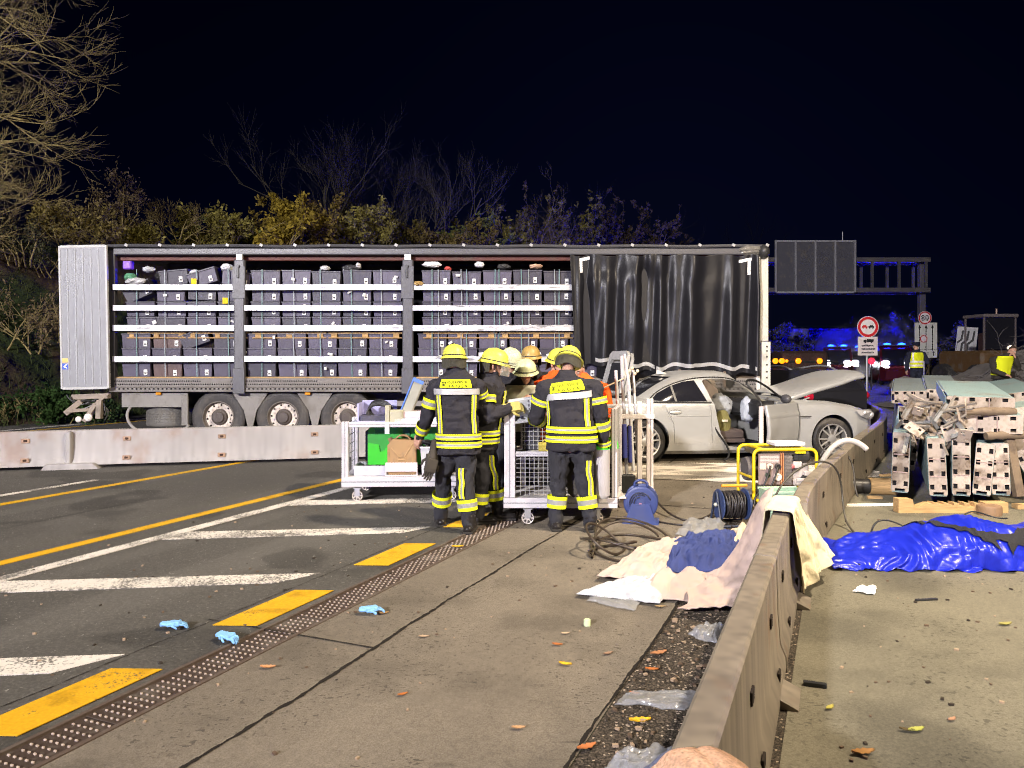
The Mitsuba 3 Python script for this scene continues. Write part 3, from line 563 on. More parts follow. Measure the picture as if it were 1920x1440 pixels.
# ---------------------------------------------------------------- crates
def crate_mesh(w=0.555, d=0.38, h=0.285, taper=0.018):
    def ring(z, k): return [(-w / 2 + k, -d / 2 + k, z), (w / 2 - k, -d / 2 + k, z), (w / 2 - k, d / 2 - k, z), (-w / 2 + k, d / 2 - k, z)]
    out = [ring(0, taper + 0.005), ring(0.006, taper), ring(h - 0.03, 0.004), ring(h, 0.0), ring(h, 0.02), ring(h - 0.03, 0.022), ring(0.02, taper + 0.02)]
    m = loft(np.array(out)[:, ::1], caps=True)
    return m
CR = [ply(crate_mesh(), 'satin', c) for c in ((0.064, 0.057, 0.088), (0.044, 0.040, 0.058), (0.082, 0.074, 0.112), (0.105, 0.068, 0.064))]  # violet cast of the blue beacons is put into crate and rim colours
RIM = ply(cat(span(-0.285, 0.285, -0.203, -0.185, 0.262, 0.288, 0.005), span(-0.285, -0.272, -0.185, 0.19, 0.268, 0.288, 0.004), span(0.272, 0.285, -0.185, 0.19, 0.268, 0.288, 0.004)), 'satin', (0.05, 0.046, 0.064))
HND = ply(cat(span(-0.052, 0.052, -0.192, -0.178, 0.195, 0.225, 0.006)), 'matte', (0.012, 0.012, 0.014))
LABELM = ply(cat(span(-0.034, 0.034, -0.1905, -0.187, 0.02, 0.128, 0)), 'satin', (0.68, 0.68, 0.66))
PRINT = ply(cat(*[span(-0.022, 0.022, -0.1925, -0.1907, z, z + hh, 0) for z, hh in ((0.045, 0.03),)]), 'matte', (0.10, 0.10, 0.10))
SIDE = ply(cat(span(0.262, 0.278, -0.12, 0.13, 0.01, 0.26, 0.004)), 'matte', (0.02, 0.02, 0.025))
bays = [('left', 234, 4, 57.5), ('middle', 470, 5, 57.2), ('right', 792, 5, 57.2)]
zA, zB = Z(622), Z(707.5)
crate_rows = [zA + 3 * 0.295, zA + 2 * 0.295, zA + 0.295, zA, zB + 2 * 0.278, zB + 0.278, zB]
r_ = np.random.default_rng(11)
def crate(bay, c, row, ctr, z, tilt=0, dy=0.0, yaw=0):
    t = Thing('plastic_crate', f'dark crate, {ORD[c]} from left in {ORD[row]} row from top, {bay} trailer bay', 'crate', 'crates stacked on pallets in the trailer', pose(ctr, Y0 + 0.27 + dy, z, yaw=yaw, roll=tilt))
    t.part('body', CR[int(r_.integers(0, 3)) if not (bay == 'left' and row in (4, 6) and c == 1) else 3], None)
    t.part('rim', RIM, None); t.part('side_rib', SIDE, None)
    lo = pose(0.165 + r_.uniform(-0.03, 0.02), 0, 0.01 + r_.uniform(-0.005, 0.012), roll=0)
    k = t.part('label', LABELM, None, M=lo); t.part('print', PRINT, None, M=lo, parent=k)
for bay, u0, cols, pitch in bays:
    for row, z in enumerate(crate_rows):
        for c in range(cols + (1 if bay != 'left' else 0)):
            u = u0 + 26 + c * pitch + (0 if row < 4 else -8)
            if bay != 'left' and c == cols:
                if row == 0 or bay == 'middle' and u > 742: continue
            tilt, dz, yaw = r_.normal(0, 0.5), 0.0, r_.normal(0, 1.0)
            if bay == 'left':
                if row == 0: tilt, dz = ((0, 0), (-5, 0.03), (-17, 0.02), (9, 0.0))[c]; u += 4
                if row == 0 and c == 0: continue
                if row == 1: tilt, dz = ((-24, 0.06), (0, 0), (3, 0.02), (0, 0))[c]
                if row == 4 and c == 2: tilt, dz = -20, 0.05
            zz = z + dz + (0.0 if row else r_.uniform(-0.012, 0.02))
            crate(bay, c, row, X(u), zz, tilt, r_.uniform(-0.03, 0.03), yaw)
# pallets between the two layers, and on the deck
for bay, u0, cols, pitch in bays:
    for lev, zz in (('upper', zA - 0.125), ('lower', zB - 0.03)):
        if lev == 'lower': continue
        for j in range(2):
            a = X(u0 + 1 + j * cols * pitch / 2); b = X(u0 - 3 + (j + 1) * cols * pitch / 2)
            t = Thing('wooden_pallet', f'wooden pallet under the upper crates, {"left" if j == 0 else "right"} one of the {bay} trailer bay', 'pallet', 'pallets in the trailer')
            t.part('deck_board', span(a, b, Y0 + 0.06, Y0 + 1.0, zz + 0.09, zz + 0.115, 0.003), 'wood')
            for q in range(3): t.part('block', span(a + (b - a) * (0.04 + q * 0.42), a + (b - a) * (0.12 + q * 0.42), Y0 + 0.05, Y0 + 0.2, zz + 0.022, zz + 0.088, 0.004), 'wood')
            t.part('runner', span(a, b, Y0 + 0.05, Y0 + 0.2, zz, zz + 0.02, 0.003), 'wood')
# strapping round the loads
st = 0
for bay, u0, cols, pitch in bays:
    bc = -1
    for j in range(cols):
        for e in range(1 + (j + st) % 2):
            bc += 1; u = u0 + 20 + j * pitch + 9 * e + r_.uniform(-4, 4); lean = r_.uniform(-3, 3)
            for q, (za, zb) in enumerate(((zA - 0.02, zA + 1.2), (zB, zB + 0.84))):
                one('strapping_band', f'pale green strapping band round the {"upper" if q == 0 else "lower"} crates of the {bay} bay, {ORD[bc]} from the left', 'strap', beam((X(u), Y0 + 0.045, za), (X(u + lean), Y0 + 0.04, zb), 0.004, 0.017, 0, up=(1, 0, 0)), 'satin', ((0.10, 0.20, 0.19), (0.22, 0.25, 0.27), (0.13, 0.22, 0.23))[(j + e) % 3], group=f'strapping bands, {"upper" if q == 0 else "lower"} crates of the {bay} bay')
        st += 1
# loose rubbish spilling out of the top crates
zt = zA + 1.19
junk = [(270, 503, .12, .06, (0.55, 0.57, 0.6), 'crumpled grey plastic heap at the left end of the top crates'), (256, 527, .20, .07, (0.5, 0.5, 0.5), 'white paper pile lowest at the left end of the top crates'), (246, 520, .12, .08, (0.10, 0.28, 0.16), 'green plastic sheet at the left end of the top crates'), (292, 515, .10, .10, (0.03, 0.03, 0.03), 'black bag among the waste at the left end of the top crates'), (358, 510, .10, .07, (0.6, 0.6, 0.64), 'pale paper in the tilted crate of the left bay'), (386, 505, .06, .06, (0.6, 0.16, 0.17), 'red scrap in the tilted crate of the left bay'), (418, 499, .12, .08, (0.78, 0.8, 0.82), 'white plastic bag on the crate left of the first post'), (434, 503, .07, .05, (0.5, 0.44, 0.22), 'yellowish scrap left of the first post'), (605, 501, .10, .05, (0.6, 0.6, 0.62), 'grey paper on top of the third crate of the middle bay'), (655, 501, .18, .07, (0.05, 0.05, 0.055), 'black bin bag on top of the middle bay'), (668, 496, .05, .06, (0.7, 0.7, 0.72), 'small white bag on top of the middle bay'), (808, 494, .19, .06, (0.8, 0.8, 0.8), 'white plastic bag on top of the right bay'), (838, 502, .07, .05, (0.6, 0.1, 0.09), 'red scrap beside the white bag of the right bay'), (898, 494, .10, .06, (0.75, 0.76, 0.78), 'crumpled white paper in the middle of the right bay'), (945, 498, .13, .06, (0.06, 0.06, 0.06), 'black bag in the middle of the right bay'), (1005, 497, .13, .05, (0.58, 0.38, 0.26), 'light brown bag near the right end of the top crates'), (785, 532, .09, .05, (0.45, 0.30, 0.12), 'torn brown cardboard above the top board right of the second post')]
for i, (u, v, sx, sz, c, lb) in enumerate(junk): one('loose_waste', lb, 'waste', crumple((X(u), Y0 + 0.20 - (0.23 if v > 515 else 0), Z(v)), sx, 0.10, sz, i + 1), 'film', c, 25)
one('purple_box', 'violet plastic box at the rear end of the load under the roof', 'box', span(X(222), X(238), Y0 + 0.15, Y0 + 0.3, Z(503), Z(486), 0.02), 'satin', (0.22, 0.08, 0.6))
for i, (u, v) in enumerate(((362, 527), (421, 563))): one('yellow_note', f'yellow note stuck on a {"tilted top crate" if i == 0 else "second-row crate"} of the left bay', 'note', span(X(u - 5), X(u + 5), Y0 + 0.03, Y0 + 0.034, Z(v + 6), Z(v - 5), 0), 'matte', (0.75, 0.55, 0.03))

rs = np.random.default_rng(19)
for i in range(26):
    bi = int(rs.integers(0, 3)); bay, u0, cols, pitch = bays[bi]; lv = int(rs.integers(0, 7)); zz = crate_rows[lv] + rs.uniform(0.10, 0.22); x = X(u0 + rs.uniform(30, cols * pitch))
    one('paper_scrap', f'white paper scrap stuck on a crate of the {bay} trailer bay', 'paper', ap(bx(rs.uniform(0.04, 0.10), 0.002, rs.uniform(0.03, 0.07), bev=0), pose(x, Y0 + 0.035, zz, roll=rs.uniform(-40, 40))), 'matte', (0.62, 0.62, 0.6), group=f'paper scraps on the crates of the {bay} bay')
# ================================================================ steel barriers
PROF = [(-0.045, 0.60), (0.045, 0.60), (0.058, 0.588), (0.06, 0.52), (0.066, 0.30), (0.078, 0.14), (0.105, 0.075), (0.11, 0.0), (-0.11, 0.0), (-0.105, 0.075), (-0.078, 0.14), (-0.066, 0.30), (-0.06, 0.52), (-0.058, 0.588)]
def barrier_path(pts, n=60):
    return curve([road(s, t) for s, t in pts], n)
def barrier(label, path, slots=True, foot_at=(), matn='barrier_steel', hs=1.0, name='steel_barrier', cat_='barrier', group=None, slot_step=0.87, lean=0.0):
    t = Thing(name, label, cat_, group)
    d = np.gradient(path, axis=0); d /= np.linalg.norm(d, axis=1, keepdims=True)
    nrm = np.stack([d[:, 1], -d[:, 0], d[:, 0] * 0], 1)
    rings = [[p + n_ * (x + lean * z) + np.array([0, 0, z * hs + (0.02 if z == 0 else 0)]) for x, z in PROF] for p, n_ in zip(path, nrm)]
    t.part('wall', loft(np.array(rings)), matn, None, 28)
    L = np.r_[0, np.cumsum(np.linalg.norm(np.diff(path, axis=0), axis=1))]
    at = lambda q: (np.array([np.interp(q, L, path[:, k]) for k in range(3)]), np.array([np.interp(q, L, nrm[:, k]) for k in range(3)]), np.array([np.interp(q, L, d[:, k]) for k in range(3)]))
    if slots:
        q = 0.35
        while q < L[-1] - 0.1:
            for z, x in ((0.40 * hs, 0.0665), (0.10 * hs, 0.097)):
                for sd in (1, -1):
                    p, n_, dd = at(q + (0.12 if z < 0.2 else 0))
                    M = np.eye(4); M[:3, 0], M[:3, 1], M[:3, 2], M[:3, 3] = dd, n_, (0, 0, 1), p + n_ * sd * (x + lean * z) + [0, 0, z]
                    t.part('slot', ap(bx(0.075, 0.012, 0.052, bev=0.002), M), 'matte', (0.022, 0.017, 0.012))
            q += slot_step
    for q in foot_at:
        p, n_, dd = at(q)
        M = np.eye(4); M[:3, 0], M[:3, 1], M[:3, 2], M[:3, 3] = n_, dd, (0, 0, 1), p
        ft = upright(tr(prism([(-0.19, 0), (0.19, 0), (0.19, 0.008), (0.105, 0.045), (-0.105, 0.045), (-0.19, 0.008)], 0.26), 0, 0, -0.13))
        t.part('foot', ap(ft, M), matn, None)
    for q in (0.0, L[-1]):
        p, n_, dd = at(q); M = np.eye(4); M[:3, 0], M[:3, 1], M[:3, 2], M[:3, 3] = n_, dd, (0, 0, 1), p
        t.part('end_plate', ap(upright(tr(prism(Polygon([(x * 1.04, z * hs * 1.004 + 0.001) for x, z in PROF]), 0.014), 0, 0, -0.007)), M), matn, None)
    return t
def st_line(s0, t0, s1, t1, n=12): return np.array([road(s0 + (s1 - s0) * i / (n - 1), t0 + (t1 - t0) * i / (n - 1)) for i in range(n)])
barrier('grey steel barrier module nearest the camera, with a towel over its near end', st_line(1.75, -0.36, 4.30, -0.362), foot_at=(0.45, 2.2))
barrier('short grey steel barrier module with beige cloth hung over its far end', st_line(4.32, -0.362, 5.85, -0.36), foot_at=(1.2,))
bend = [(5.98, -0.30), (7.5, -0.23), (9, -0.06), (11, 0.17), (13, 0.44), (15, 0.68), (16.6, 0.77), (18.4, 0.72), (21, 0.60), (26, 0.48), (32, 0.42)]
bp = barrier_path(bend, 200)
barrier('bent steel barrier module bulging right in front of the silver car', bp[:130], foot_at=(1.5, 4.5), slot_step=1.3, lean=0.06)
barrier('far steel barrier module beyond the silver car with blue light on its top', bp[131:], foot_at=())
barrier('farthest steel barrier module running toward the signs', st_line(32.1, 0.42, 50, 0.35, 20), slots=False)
# pale barrier pushed across the road before the trailer
a0, a1, a2 = G(-190, 890), G(132, 877), G(700, 860)
for nm, (p, q), lb, ft in (('l', (a0, a1), 'pale rust-tinged barrier module at the left edge before the trailer', ()), ('r', (a1, a2), 'long pale barrier module lying across the road below the trailer wheels', ())):
    n_ = 16; path = np.array([p + (q - p) * i / (n_ - 1) for i in range(n_)]) + [0, 0, 0.03]
    if nm == 'r': path[0] += (q - p) * 0.004
    t = barrier(lb, path, slots=False, matn='barrier_pale', hs=0.9, name='steel_barrier')
    d = (q - p) / np.linalg.norm(q - p); nn = np.array([d[1], -d[0], 0]); L = np.linalg.norm(q - p)
    M = np.eye(4); M[:3, 0], M[:3, 1], M[:3, 2] = d, -nn, (0, 0, 1)
    for u_ in ((50, -90) if nm == 'l' else (240, 417, 590)):
        X0 = (u_ - 960) / F
        k = (X0 * p[1] - p[0]) / (d[0] - X0 * d[1])
        for z in (0.40, 0.115):
            M2 = M.copy(); M2[:3, 3] = p + d * k + nn * (0.068 if z > 0.2 else 0.108) + [0, 0, z + 0.03]
            s = t.part('slot', ap(bx(0.11, 0.02, 0.065, bev=0.004), M2), 'dirty', (0.34, 0.22, 0.15))
            t.part('slot_hole', ap(bx(0.05, 0.024, 0.035, (0.0, 0, 0), bev=0.003), M2), 'matte', (0.05, 0.03, 0.02), parent=s)
    if nm == 'r':
        for xx in (0.0, L - 0.02): pass
    M2 = M.copy(); M2[:3, 3] = p if nm == 'r' else q
    if nm == 'r':
        t.part('joint_post', ap(cat(span(-0.04, 0.05, -0.125, 0.125, 0.04, 0.53, 0.01), span(-0.02, 0.04, -0.145, 0.145, 0.0, 0.555, 0.008)), M2), 'barrier_pale')
        t.part('foot', ap(upright(tr(prism([(-0.33, 0.0), (0.45, 0.0), (0.36, 0.085), (-0.27, 0.085)], 0.46), 0, 0, -0.23)), M2), 'barrier_pale')
        t.part('white_plate', ap(bx(0.12, 0.012, 0.06, (-0.5, -0.075, 0.43)), M2), 'satin', (0.6, 0.58, 0.54))

# ================================================================ bank, grass, bushes, trees
def bank_h(s, t):
    k = smooth01((-18.6 - t) / 6.5); top = 5.5
    h = top * k + 1.2 * smooth01((-27 - t) / 30)
    return h + 0.5 * k * (meshkit.fbm(np.stack([s * 0.35, t * 0.35, s * 0], -1), 4, 5) - 0.5)
def bank_pt(u, v):
    s = -20 + 330 * u ** 1.6; t = -18.3 - 70 * v ** 1.7
    return s * SA + t * CA, s * CA - t * SA, bank_h(s, t) - 0.02
struct('bank', grid(160, 70, bank_pt), 'soil', 'dark overgrown roadside bank behind the trailer', None, True)
def st_of(p): return p[0] * SA + p[1] * CA, p[0] * CA - p[1] * SA
def on_bank(p):
    s, t = st_of(p); return np.array([p[0], p[1], float(bank_h(np.array(s), np.array(t))) if t < -18.4 else 0.0])
class Segs:
    def __init__(self): self.V, self.Fc, self.n = [], [], 0
    def add(self, pts, rad, sides=4):
        m = tube(pts, rad, sides, caps=False); self.V.append(m.vertices); self.Fc.append(m.faces + self.n); self.n += len(m.vertices)
    def mesh(self): return tm(np.vstack(self.V), np.vstack(self.Fc))
def grow(S, p, d, L, r, depth, g, up=0.12, spread=0.75, kids=(3, 5), tips=None):
    k = 5 if depth > 1 else 4
    pts, q, dd = [p], np.array(p, float), np.array(d, float)
    for i in range(k - 1):
        dd = dd + g.normal(0, 0.12, 3) + [0, 0, up * (0.5 if depth > 2 else 1)]; dd /= np.linalg.norm(dd)
        q = q + dd * L / (k - 1); pts.append(q)
    S.add(pts, np.linspace(r, r * 0.5, k), 6 if depth > 3 else (4 if depth > 1 else 3))
    if tips is not None and depth <= 1: tips.extend(pts[1:])
    if depth == 0: return
    for c in range(int(g.integers(*kids))):
        f = g.uniform(0.3, 1.0); base = np.array([np.interp(f * (k - 1), np.arange(k), np.array(pts)[:, a]) for a in range(3)])
        a = g.normal(0, 1, 3); a -= dd * (a @ dd); a /= np.linalg.norm(a)
        nd = dd + a * spread * g.uniform(0.6, 1.3); nd /= np.linalg.norm(nd)
        grow(S, base, nd, L * g.uniform(0.5, 0.75), max(r * 0.5 * (1.1 - 0.4 * f), 0.006), depth - 1, g, up, spread, kids, tips)
def leaf_cloud(pts, size, g, jitter=0.12):
    P_ = np.asarray(pts) + g.normal(0, jitter, (len(pts), 3)); n = len(P_)
    a = g.normal(0, 1, (n, 3)); a /= np.linalg.norm(a, axis=1, keepdims=True); b = np.cross(a, g.normal(0, 1, (n, 3))); b /= np.linalg.norm(b, axis=1, keepdims=True)
    s = size * g.uniform(0.6, 1.3, (n, 1))
    v = np.stack([P_ - a * s, P_ + b * s * 0.5, P_ + a * s, P_ - b * s * 0.5], 1).reshape(-1, 3)
    o = np.arange(n)[:, None] * 4
    return tm(v, np.vstack([o + [0, 1, 2], o + [0, 2, 3]]))
def bare_tree(label, base, H, seed, depth=4, kids=(3, 5), lean=(0, 0), r=None, name='bare_tree', group=None, spread=0.75, trunk_k=0.35, bark='bark_dimmed'):
    g = np.random.default_rng(seed); t = Thing(name, label, 'tree', group)
    S = Segs(); base = on_bank(np.array(base, float)) - [0, 0, 0.2]; r = r or H * 0.014
    top = base + [lean[0], lean[1], H * trunk_k]
    tr_ = curve([base, (base + top) / 2 + g.normal(0, 0.05, 3), top], 6); t.part('trunk', tube(tr_, np.linspace(r, r * 0.8, 6), 8), bark, None, 40)
    nmain = int(g.integers(4, 6))
    for i in range(nmain):
        a = 2 * PI * (i + g.random()) / nmain
        d = np.array([math.cos(a) * 0.6 + lean[0] * 0.1, math.sin(a) * 0.6, 0.75 + 0.5 * g.random()])
        f = g.uniform(0.55, 1.0); b = tr_[0] + (tr_[-1] - tr_[0]) * f
        grow(S, b, d / np.linalg.norm(d), H * g.uniform(0.30, 0.42), r * 0.6, depth, g, 0.10, spread, kids)
    t.part('crown', S.mesh(), bark, None, True)
    return t
def bush(label, base, H, W, seed, col, nleaf=1800, size=0.07, name='bush', twig=True, group=None, low=0.1):
    g = np.random.default_rng(seed); t = Thing(name, label, 'bush', group); base = on_bank(np.array(base, float))
    S, tips = Segs(), []
    for i in range(7):
        a = g.uniform(0, 2 * PI); d = np.array([math.cos(a) * 0.5 * W / H, math.sin(a) * 0.35, 1.0])
        grow(S, base + [g.normal(0, W * 0.2), g.normal(0, W * 0.12), -0.1], d / np.linalg.norm(d), H * g.uniform(0.4, 0.6), 0.03 * H / 2, 3, g, 0.05, 0.8, (2, 4), tips)
    t.part('stem', S.mesh(), 'bark', None, True)
    if nleaf:
        tips = np.array(tips); q = tips[g.integers(0, len(tips), nleaf)]
        clump = meshkit.noise(q * 2.0, seed); q = q[clump > 0.34]; h = len(q) // 3
        for k, m_ in enumerate((1.0, 0.62, 1.3)):
            t.part('leaves', leaf_cloud(q[k * h:(k + 1) * h], size, g), 'leaf', np.array(col) * m_, kind='stuff')
    return t
YEL, OLI, GRN, BRN = (0.36, 0.27, 0.045), (0.33, 0.29, 0.08), (0.20, 0.22, 0.07), (0.19, 0.145, 0.075)
def at(u, d): return np.array([(u - 960) / F * d, d, 0])
# the big bare tree leaning in from the left edge
g = np.random.default_rng(21); t = Thing('bare_tree', 'large bare tree with pale olive branches reaching in at the upper left edge', 'tree')
b0 = on_bank(at(-165, 22.0)); S = Segs()
t.part('trunk', tube(curve([b0 - [0, 0, .3], b0 + [0.1, 0, 3], b0 + [0.3, 0.1, 7], b0 + [0.4, 0, 11]], 14), np.linspace(0.26, 0.10, 14), 10), 'bark', None, 40)
for i in range(38):
    zz = -0.9 + 0.34 * i; d = np.array([1.0, g.uniform(-0.7, 0.7), g.uniform(0.05, 0.4)]) if i % 7 else np.array([-0.5, g.uniform(-1, 1), 0.5])
    grow(S, b0 + [0.2, 0, zz], d / np.linalg.norm(d), g.uniform(2.1, 3.1) * (1.0 - 0.25 * abs(zz - 5) / 6), 0.06, 4, g, 0.05, 0.62, (3, 5))
t.part('crown', S.mesh(), 'bark', None, True)
def pb(u, vtop, t):
    d = t / ((u - 960) / F * CA - SA); b = on_bank(at(u, d)); return at(u, d), EYE + (672 - vtop) / F * d - b[2]
def place_bush(lb, u, vtop, t, wpx, seed, col, nl, size=0.1, **k):
    p, H = pb(u, vtop, t); bush(lb, p, H * 1.02, wpx / F * p[1], seed, col, int(nl * 2.3), size * p[1] / 33, **k)
def place_tree(lb, u, vtop, t, seed, depth=4, **k):
    p, H = pb(u, vtop, t); bare_tree(lb, p, H, seed, depth, (3, 5), **k)
place_bush('yellow-leaved bush below the bare tree at the left', 150, 378, -24, 130, 31, (0.26, 0.21, 0.07), 1700)
place_bush('reddish bare bush right of the large bare tree', 195, 322, -26, 100, 32, BRN, 900, 0.07)
place_tree('small twisted bare tree left of the yellow bush', 335, 316, -25, 33, spread=0.95, trunk_k=0.28, bark='bark')
place_bush('olive twiggy bush beside the small twisted tree', 405, 372, -25, 110, 34, OLI, 1800)
place_bush('bright yellow-leaved bush above the middle of the left trailer bay', 495, 350, -24, 100, 35, YEL, 4200, 0.11)
place_bush('yellow-green bush right of the brightest yellow bush', 560, 385, -24, 110, 36, (0.24, 0.18, 0.045), 3200)
place_bush('olive green bush above the first trailer post', 640, 378, -24, 130, 37, OLI, 3000)
place_bush('dense olive bush above the middle trailer bay', 715, 378, -24, 130, 38, (0.17, 0.15, 0.05), 3200)
place_bush('yellowish bush above the second trailer post', 800, 402, -24, 120, 39, (0.22, 0.17, 0.06), 3000)
place_bush('dark green bush right of the yellowish bush', 885, 405, -24, 120, 40, GRN, 2000)
place_bush('dim bush above the right trailer bay', 975, 400, -24, 130, 41, OLI, 1700)
place_bush('dim brown bush above the torn curtain', 1085, 385, -24, 150, 42, BRN, 1500)
place_bush('dark bush near the front of the trailer', 1190, 400, -24, 140, 43, BRN, 1200)
for i, (u, vt, t_, w, c, lb) in enumerate(((265, 400, -25, 90, OLI, 'low olive bush between the reddish bush and the twisted tree'), (450, 388, -26, 90, GRN, 'green bush left behind the brightest yellow bush'), (600, 392, -26, 110, (0.21, 0.17, 0.05), 'ragged olive yellow bush behind the first post'), (680, 396, -27, 110, OLI, 'olive bush filling the hedge above the middle bay'), (765, 398, -27, 110, (0.19, 0.16, 0.05), 'brownish olive bush left of the second post'), (845, 412, -26, 110, GRN, 'low green bush right of the second post'), (930, 408, -26, 120, BRN, 'brown bush above the right trailer bay'), (1035, 395, -27, 130, OLI, 'dull olive bush under the forked bare tree'), (1140, 402, -27, 130, BRN, 'brown bush above the middle of the curtain'), (1250, 420, -26, 130, BRN, 'low dark bush above the front of the curtain'), (1330, 428, -26, 130, GRN, 'lowest dark bush above the trailer front corner'))):
    place_bush(lb, u, vt, t_, w, 140 + i, c, 2200)
place_tree('bare tree with forked pale limbs above the right trailer bay', 1005, 330, -25, 51, spread=0.75, trunk_k=0.3, bark='bark')
place_tree('tall dim bare tree in the middle of the skyline', 850, 272, -28, 52, spread=0.5)
place_tree('thin bare tree left of the tall dim one', 770, 300, -29, 53, 3, spread=0.55)
place_tree('very dim tall tree on the left of the skyline', 610, 195, -34, 54, spread=0.6)
place_tree('very dim tall tree left of the middle of the skyline', 700, 230, -36, 55, spread=0.6)
place_tree('small dim bare tree at the right end of the trees', 1110, 360, -26, 56, 3)
place_tree('faint bare tree above the front corner of the trailer', 1260, 395, -26, 57, 3)
place_tree('faint tree farthest right along the bank', 1375, 400, -26, 58, 3)
# undergrowth on the bank at the left
for i, (u, d, H, W, c, lb, nl, sz) in enumerate(((95, 19.3, 1.0, 1.6, (0.045, 0.085, 0.025), 'green leafy bush beside the trailer door', 2600, 0.07), (20, 19.2, 0.8, 1.4, (0.04, 0.075, 0.025), 'low green bush at the left edge of the road', 1800, 0.06), (170, 19.6, 0.8, 1.2, (0.05, 0.085, 0.03), 'low green plants behind the broken bumper', 1600, 0.05), (40, 21.6, 2.0, 2.2, BRN, 'brown tangled bush on the slope at the left edge', 1000, 0.05), (110, 22.6, 2.3, 2.2, (0.075, 0.055, 0.03), 'brownish bush halfway up the slope left of the trailer', 1200, 0.05), (75, 24.2, 1.6, 2.4, (0.075, 0.08, 0.04), 'grey-green brush at the top of the slope', 1500, 0.05), (5, 23.4, 1.8, 2.0, (0.07, 0.07, 0.035), 'olive brush at the top left of the slope', 1200, 0.05))):
    bush(lb, at(u, d), H, W, 70 + i, c, nl, sz, low=0)
g = np.random.default_rng(3); n = 9000
s = g.uniform(-6, 30, n); t_ = -18.5 - 7.5 * g.random(n) ** 1.5
B = np.stack([s * SA + t_ * CA, s * CA - t_ * SA, bank_h(s, t_) - 0.03], 1); hgt = g.uniform(0.12, 0.4, n)[:, None]; a = g.uniform(0, 2 * PI, n); w = np.stack([np.cos(a), np.sin(a), 0 * a], 1) * 0.012
tip = B + np.hstack([g.normal(0, 0.09, (n, 2)), hgt]); v = np.stack([B - w, B + w, tip], 1).reshape(-1, 3)
scene['grass'] = ply(tm(v, np.arange(3 * n).reshape(-1, 3)), 'leaf', (0.07, 0.085, 0.03)); labels['grass'] = {'label': 'rough grass along the foot of the bank', 'category': 'grass', 'kind': 'stuff'}

# ================================================================ gantry and road signs
gd = 45.0
def gp(u, v, dd=0): q = P(u, v, gd + dd); return q
t = Thing('sign_gantry', 'grey motorway sign gantry seen from behind, its post right of the trailer', 'gantry')
pst = P(1728, 480, gd); zt_, zb_ = P(0, 490, gd)[2], P(0, 546, gd)[2]
t.part('post', span(pst[0] - 0.17, pst[0] + 0.17, gd - 0.17, gd + 0.17, 0, zt_, 0.02), 'dirty', (0.08, 0.075, 0.085))
xl = P(1380, 0, gd)[0]
for yy in (-0.7, 0.7):
    for z in (zt_, zb_): t.part('chord', span(xl, pst[0] + 0.1, gd + yy - 0.11, gd + yy + 0.11, z - 0.13, z + 0.13, 0.01), 'dirty', (0.075, 0.07, 0.078))
    for i in range(8): t.part('strut', span(pst[0] - 0.2 - i * 1.55, pst[0] - 0.05 - i * 1.55, gd + yy - 0.06, gd + yy + 0.06, zb_ + 0.13, zt_ - 0.13, 0), 'dirty', (0.06, 0.057, 0.06))
t.part('walkway', span(xl, pst[0] + 0.1, gd - 0.6, gd + 0.6, zt_ - 0.05, zt_ + 0.03, 0), 'dirty', (0.06, 0.055, 0.06))
x0, x1 = P(1443, 0, gd)[0], P(1588, 0, gd)[0]; z0, z1 = P(0, 551, gd)[2], P(0, 457, gd)[2]
k = t.part('sign_panel', span(x0, x1, gd - 1.0, gd - 0.92, z0, z1, 0.02), 'dirty', (0.07, 0.07, 0.085))
for i in range(5): t.part('panel_rib', span(x0 + (x1 - x0) * i / 4 - 0.05, x0 + (x1 - x0) * i / 4 + 0.05, gd - 1.12, gd - 1.0, z0, z1 + 0.05, 0.01), 'satin', (0.24, 0.24, 0.26), parent=k)
for z in (z0, z1): t.part('panel_edge', span(x0 + 0.06, x1 - 0.06, gd - 1.06, gd - 1.0, z - 0.05, z + 0.05, 0.01), 'satin', (0.30, 0.30, 0.32), parent=k)
for j in range(3): t.part('cross_rail', span(x0 + 0.06, x1 - 0.06, gd - 0.9, gd - 0.8, zb_ + 0.2 + 0.45 * j, zb_ + 0.27 + 0.45 * j, 0), 'dirty', (0.1, 0.1, 0.12), parent=k)
t.part('antenna', cyl((P(1566, 0, gd)[0], gd - 1, z1), (P(1566, 0, gd)[0], gd - 1, P(0, 440, gd)[2]), 0.03), 'metal', (0.6, 0.6, 0.6))
def disc(c, r, y0, th, n=40): return cyl((c[0], y0, c[2]), (c[0], y0 - th, c[2]), r, n)
WHT, RED, BLK = (0.72, 0.68, 0.64), (0.55, 0.02, 0.025), (0.012, 0.012, 0.014)
def ring2(r0, r1, th): return prism(Polygon([(r1 * math.cos(a), r1 * math.sin(a)) for a in np.linspace(0, 2 * PI, 48)[:-1]], [[(r0 * math.cos(a), r0 * math.sin(a)) for a in np.linspace(0, 2 * PI, 48)[:-1]]]), th)
def face(poly_or_mesh, c, y, th=0.008, M=None):
    m = poly_or_mesh if isinstance(poly_or_mesh, TM) else prism(poly_or_mesh, th)
    m = tr(upright(m), c[0], y, c[2])
    return m
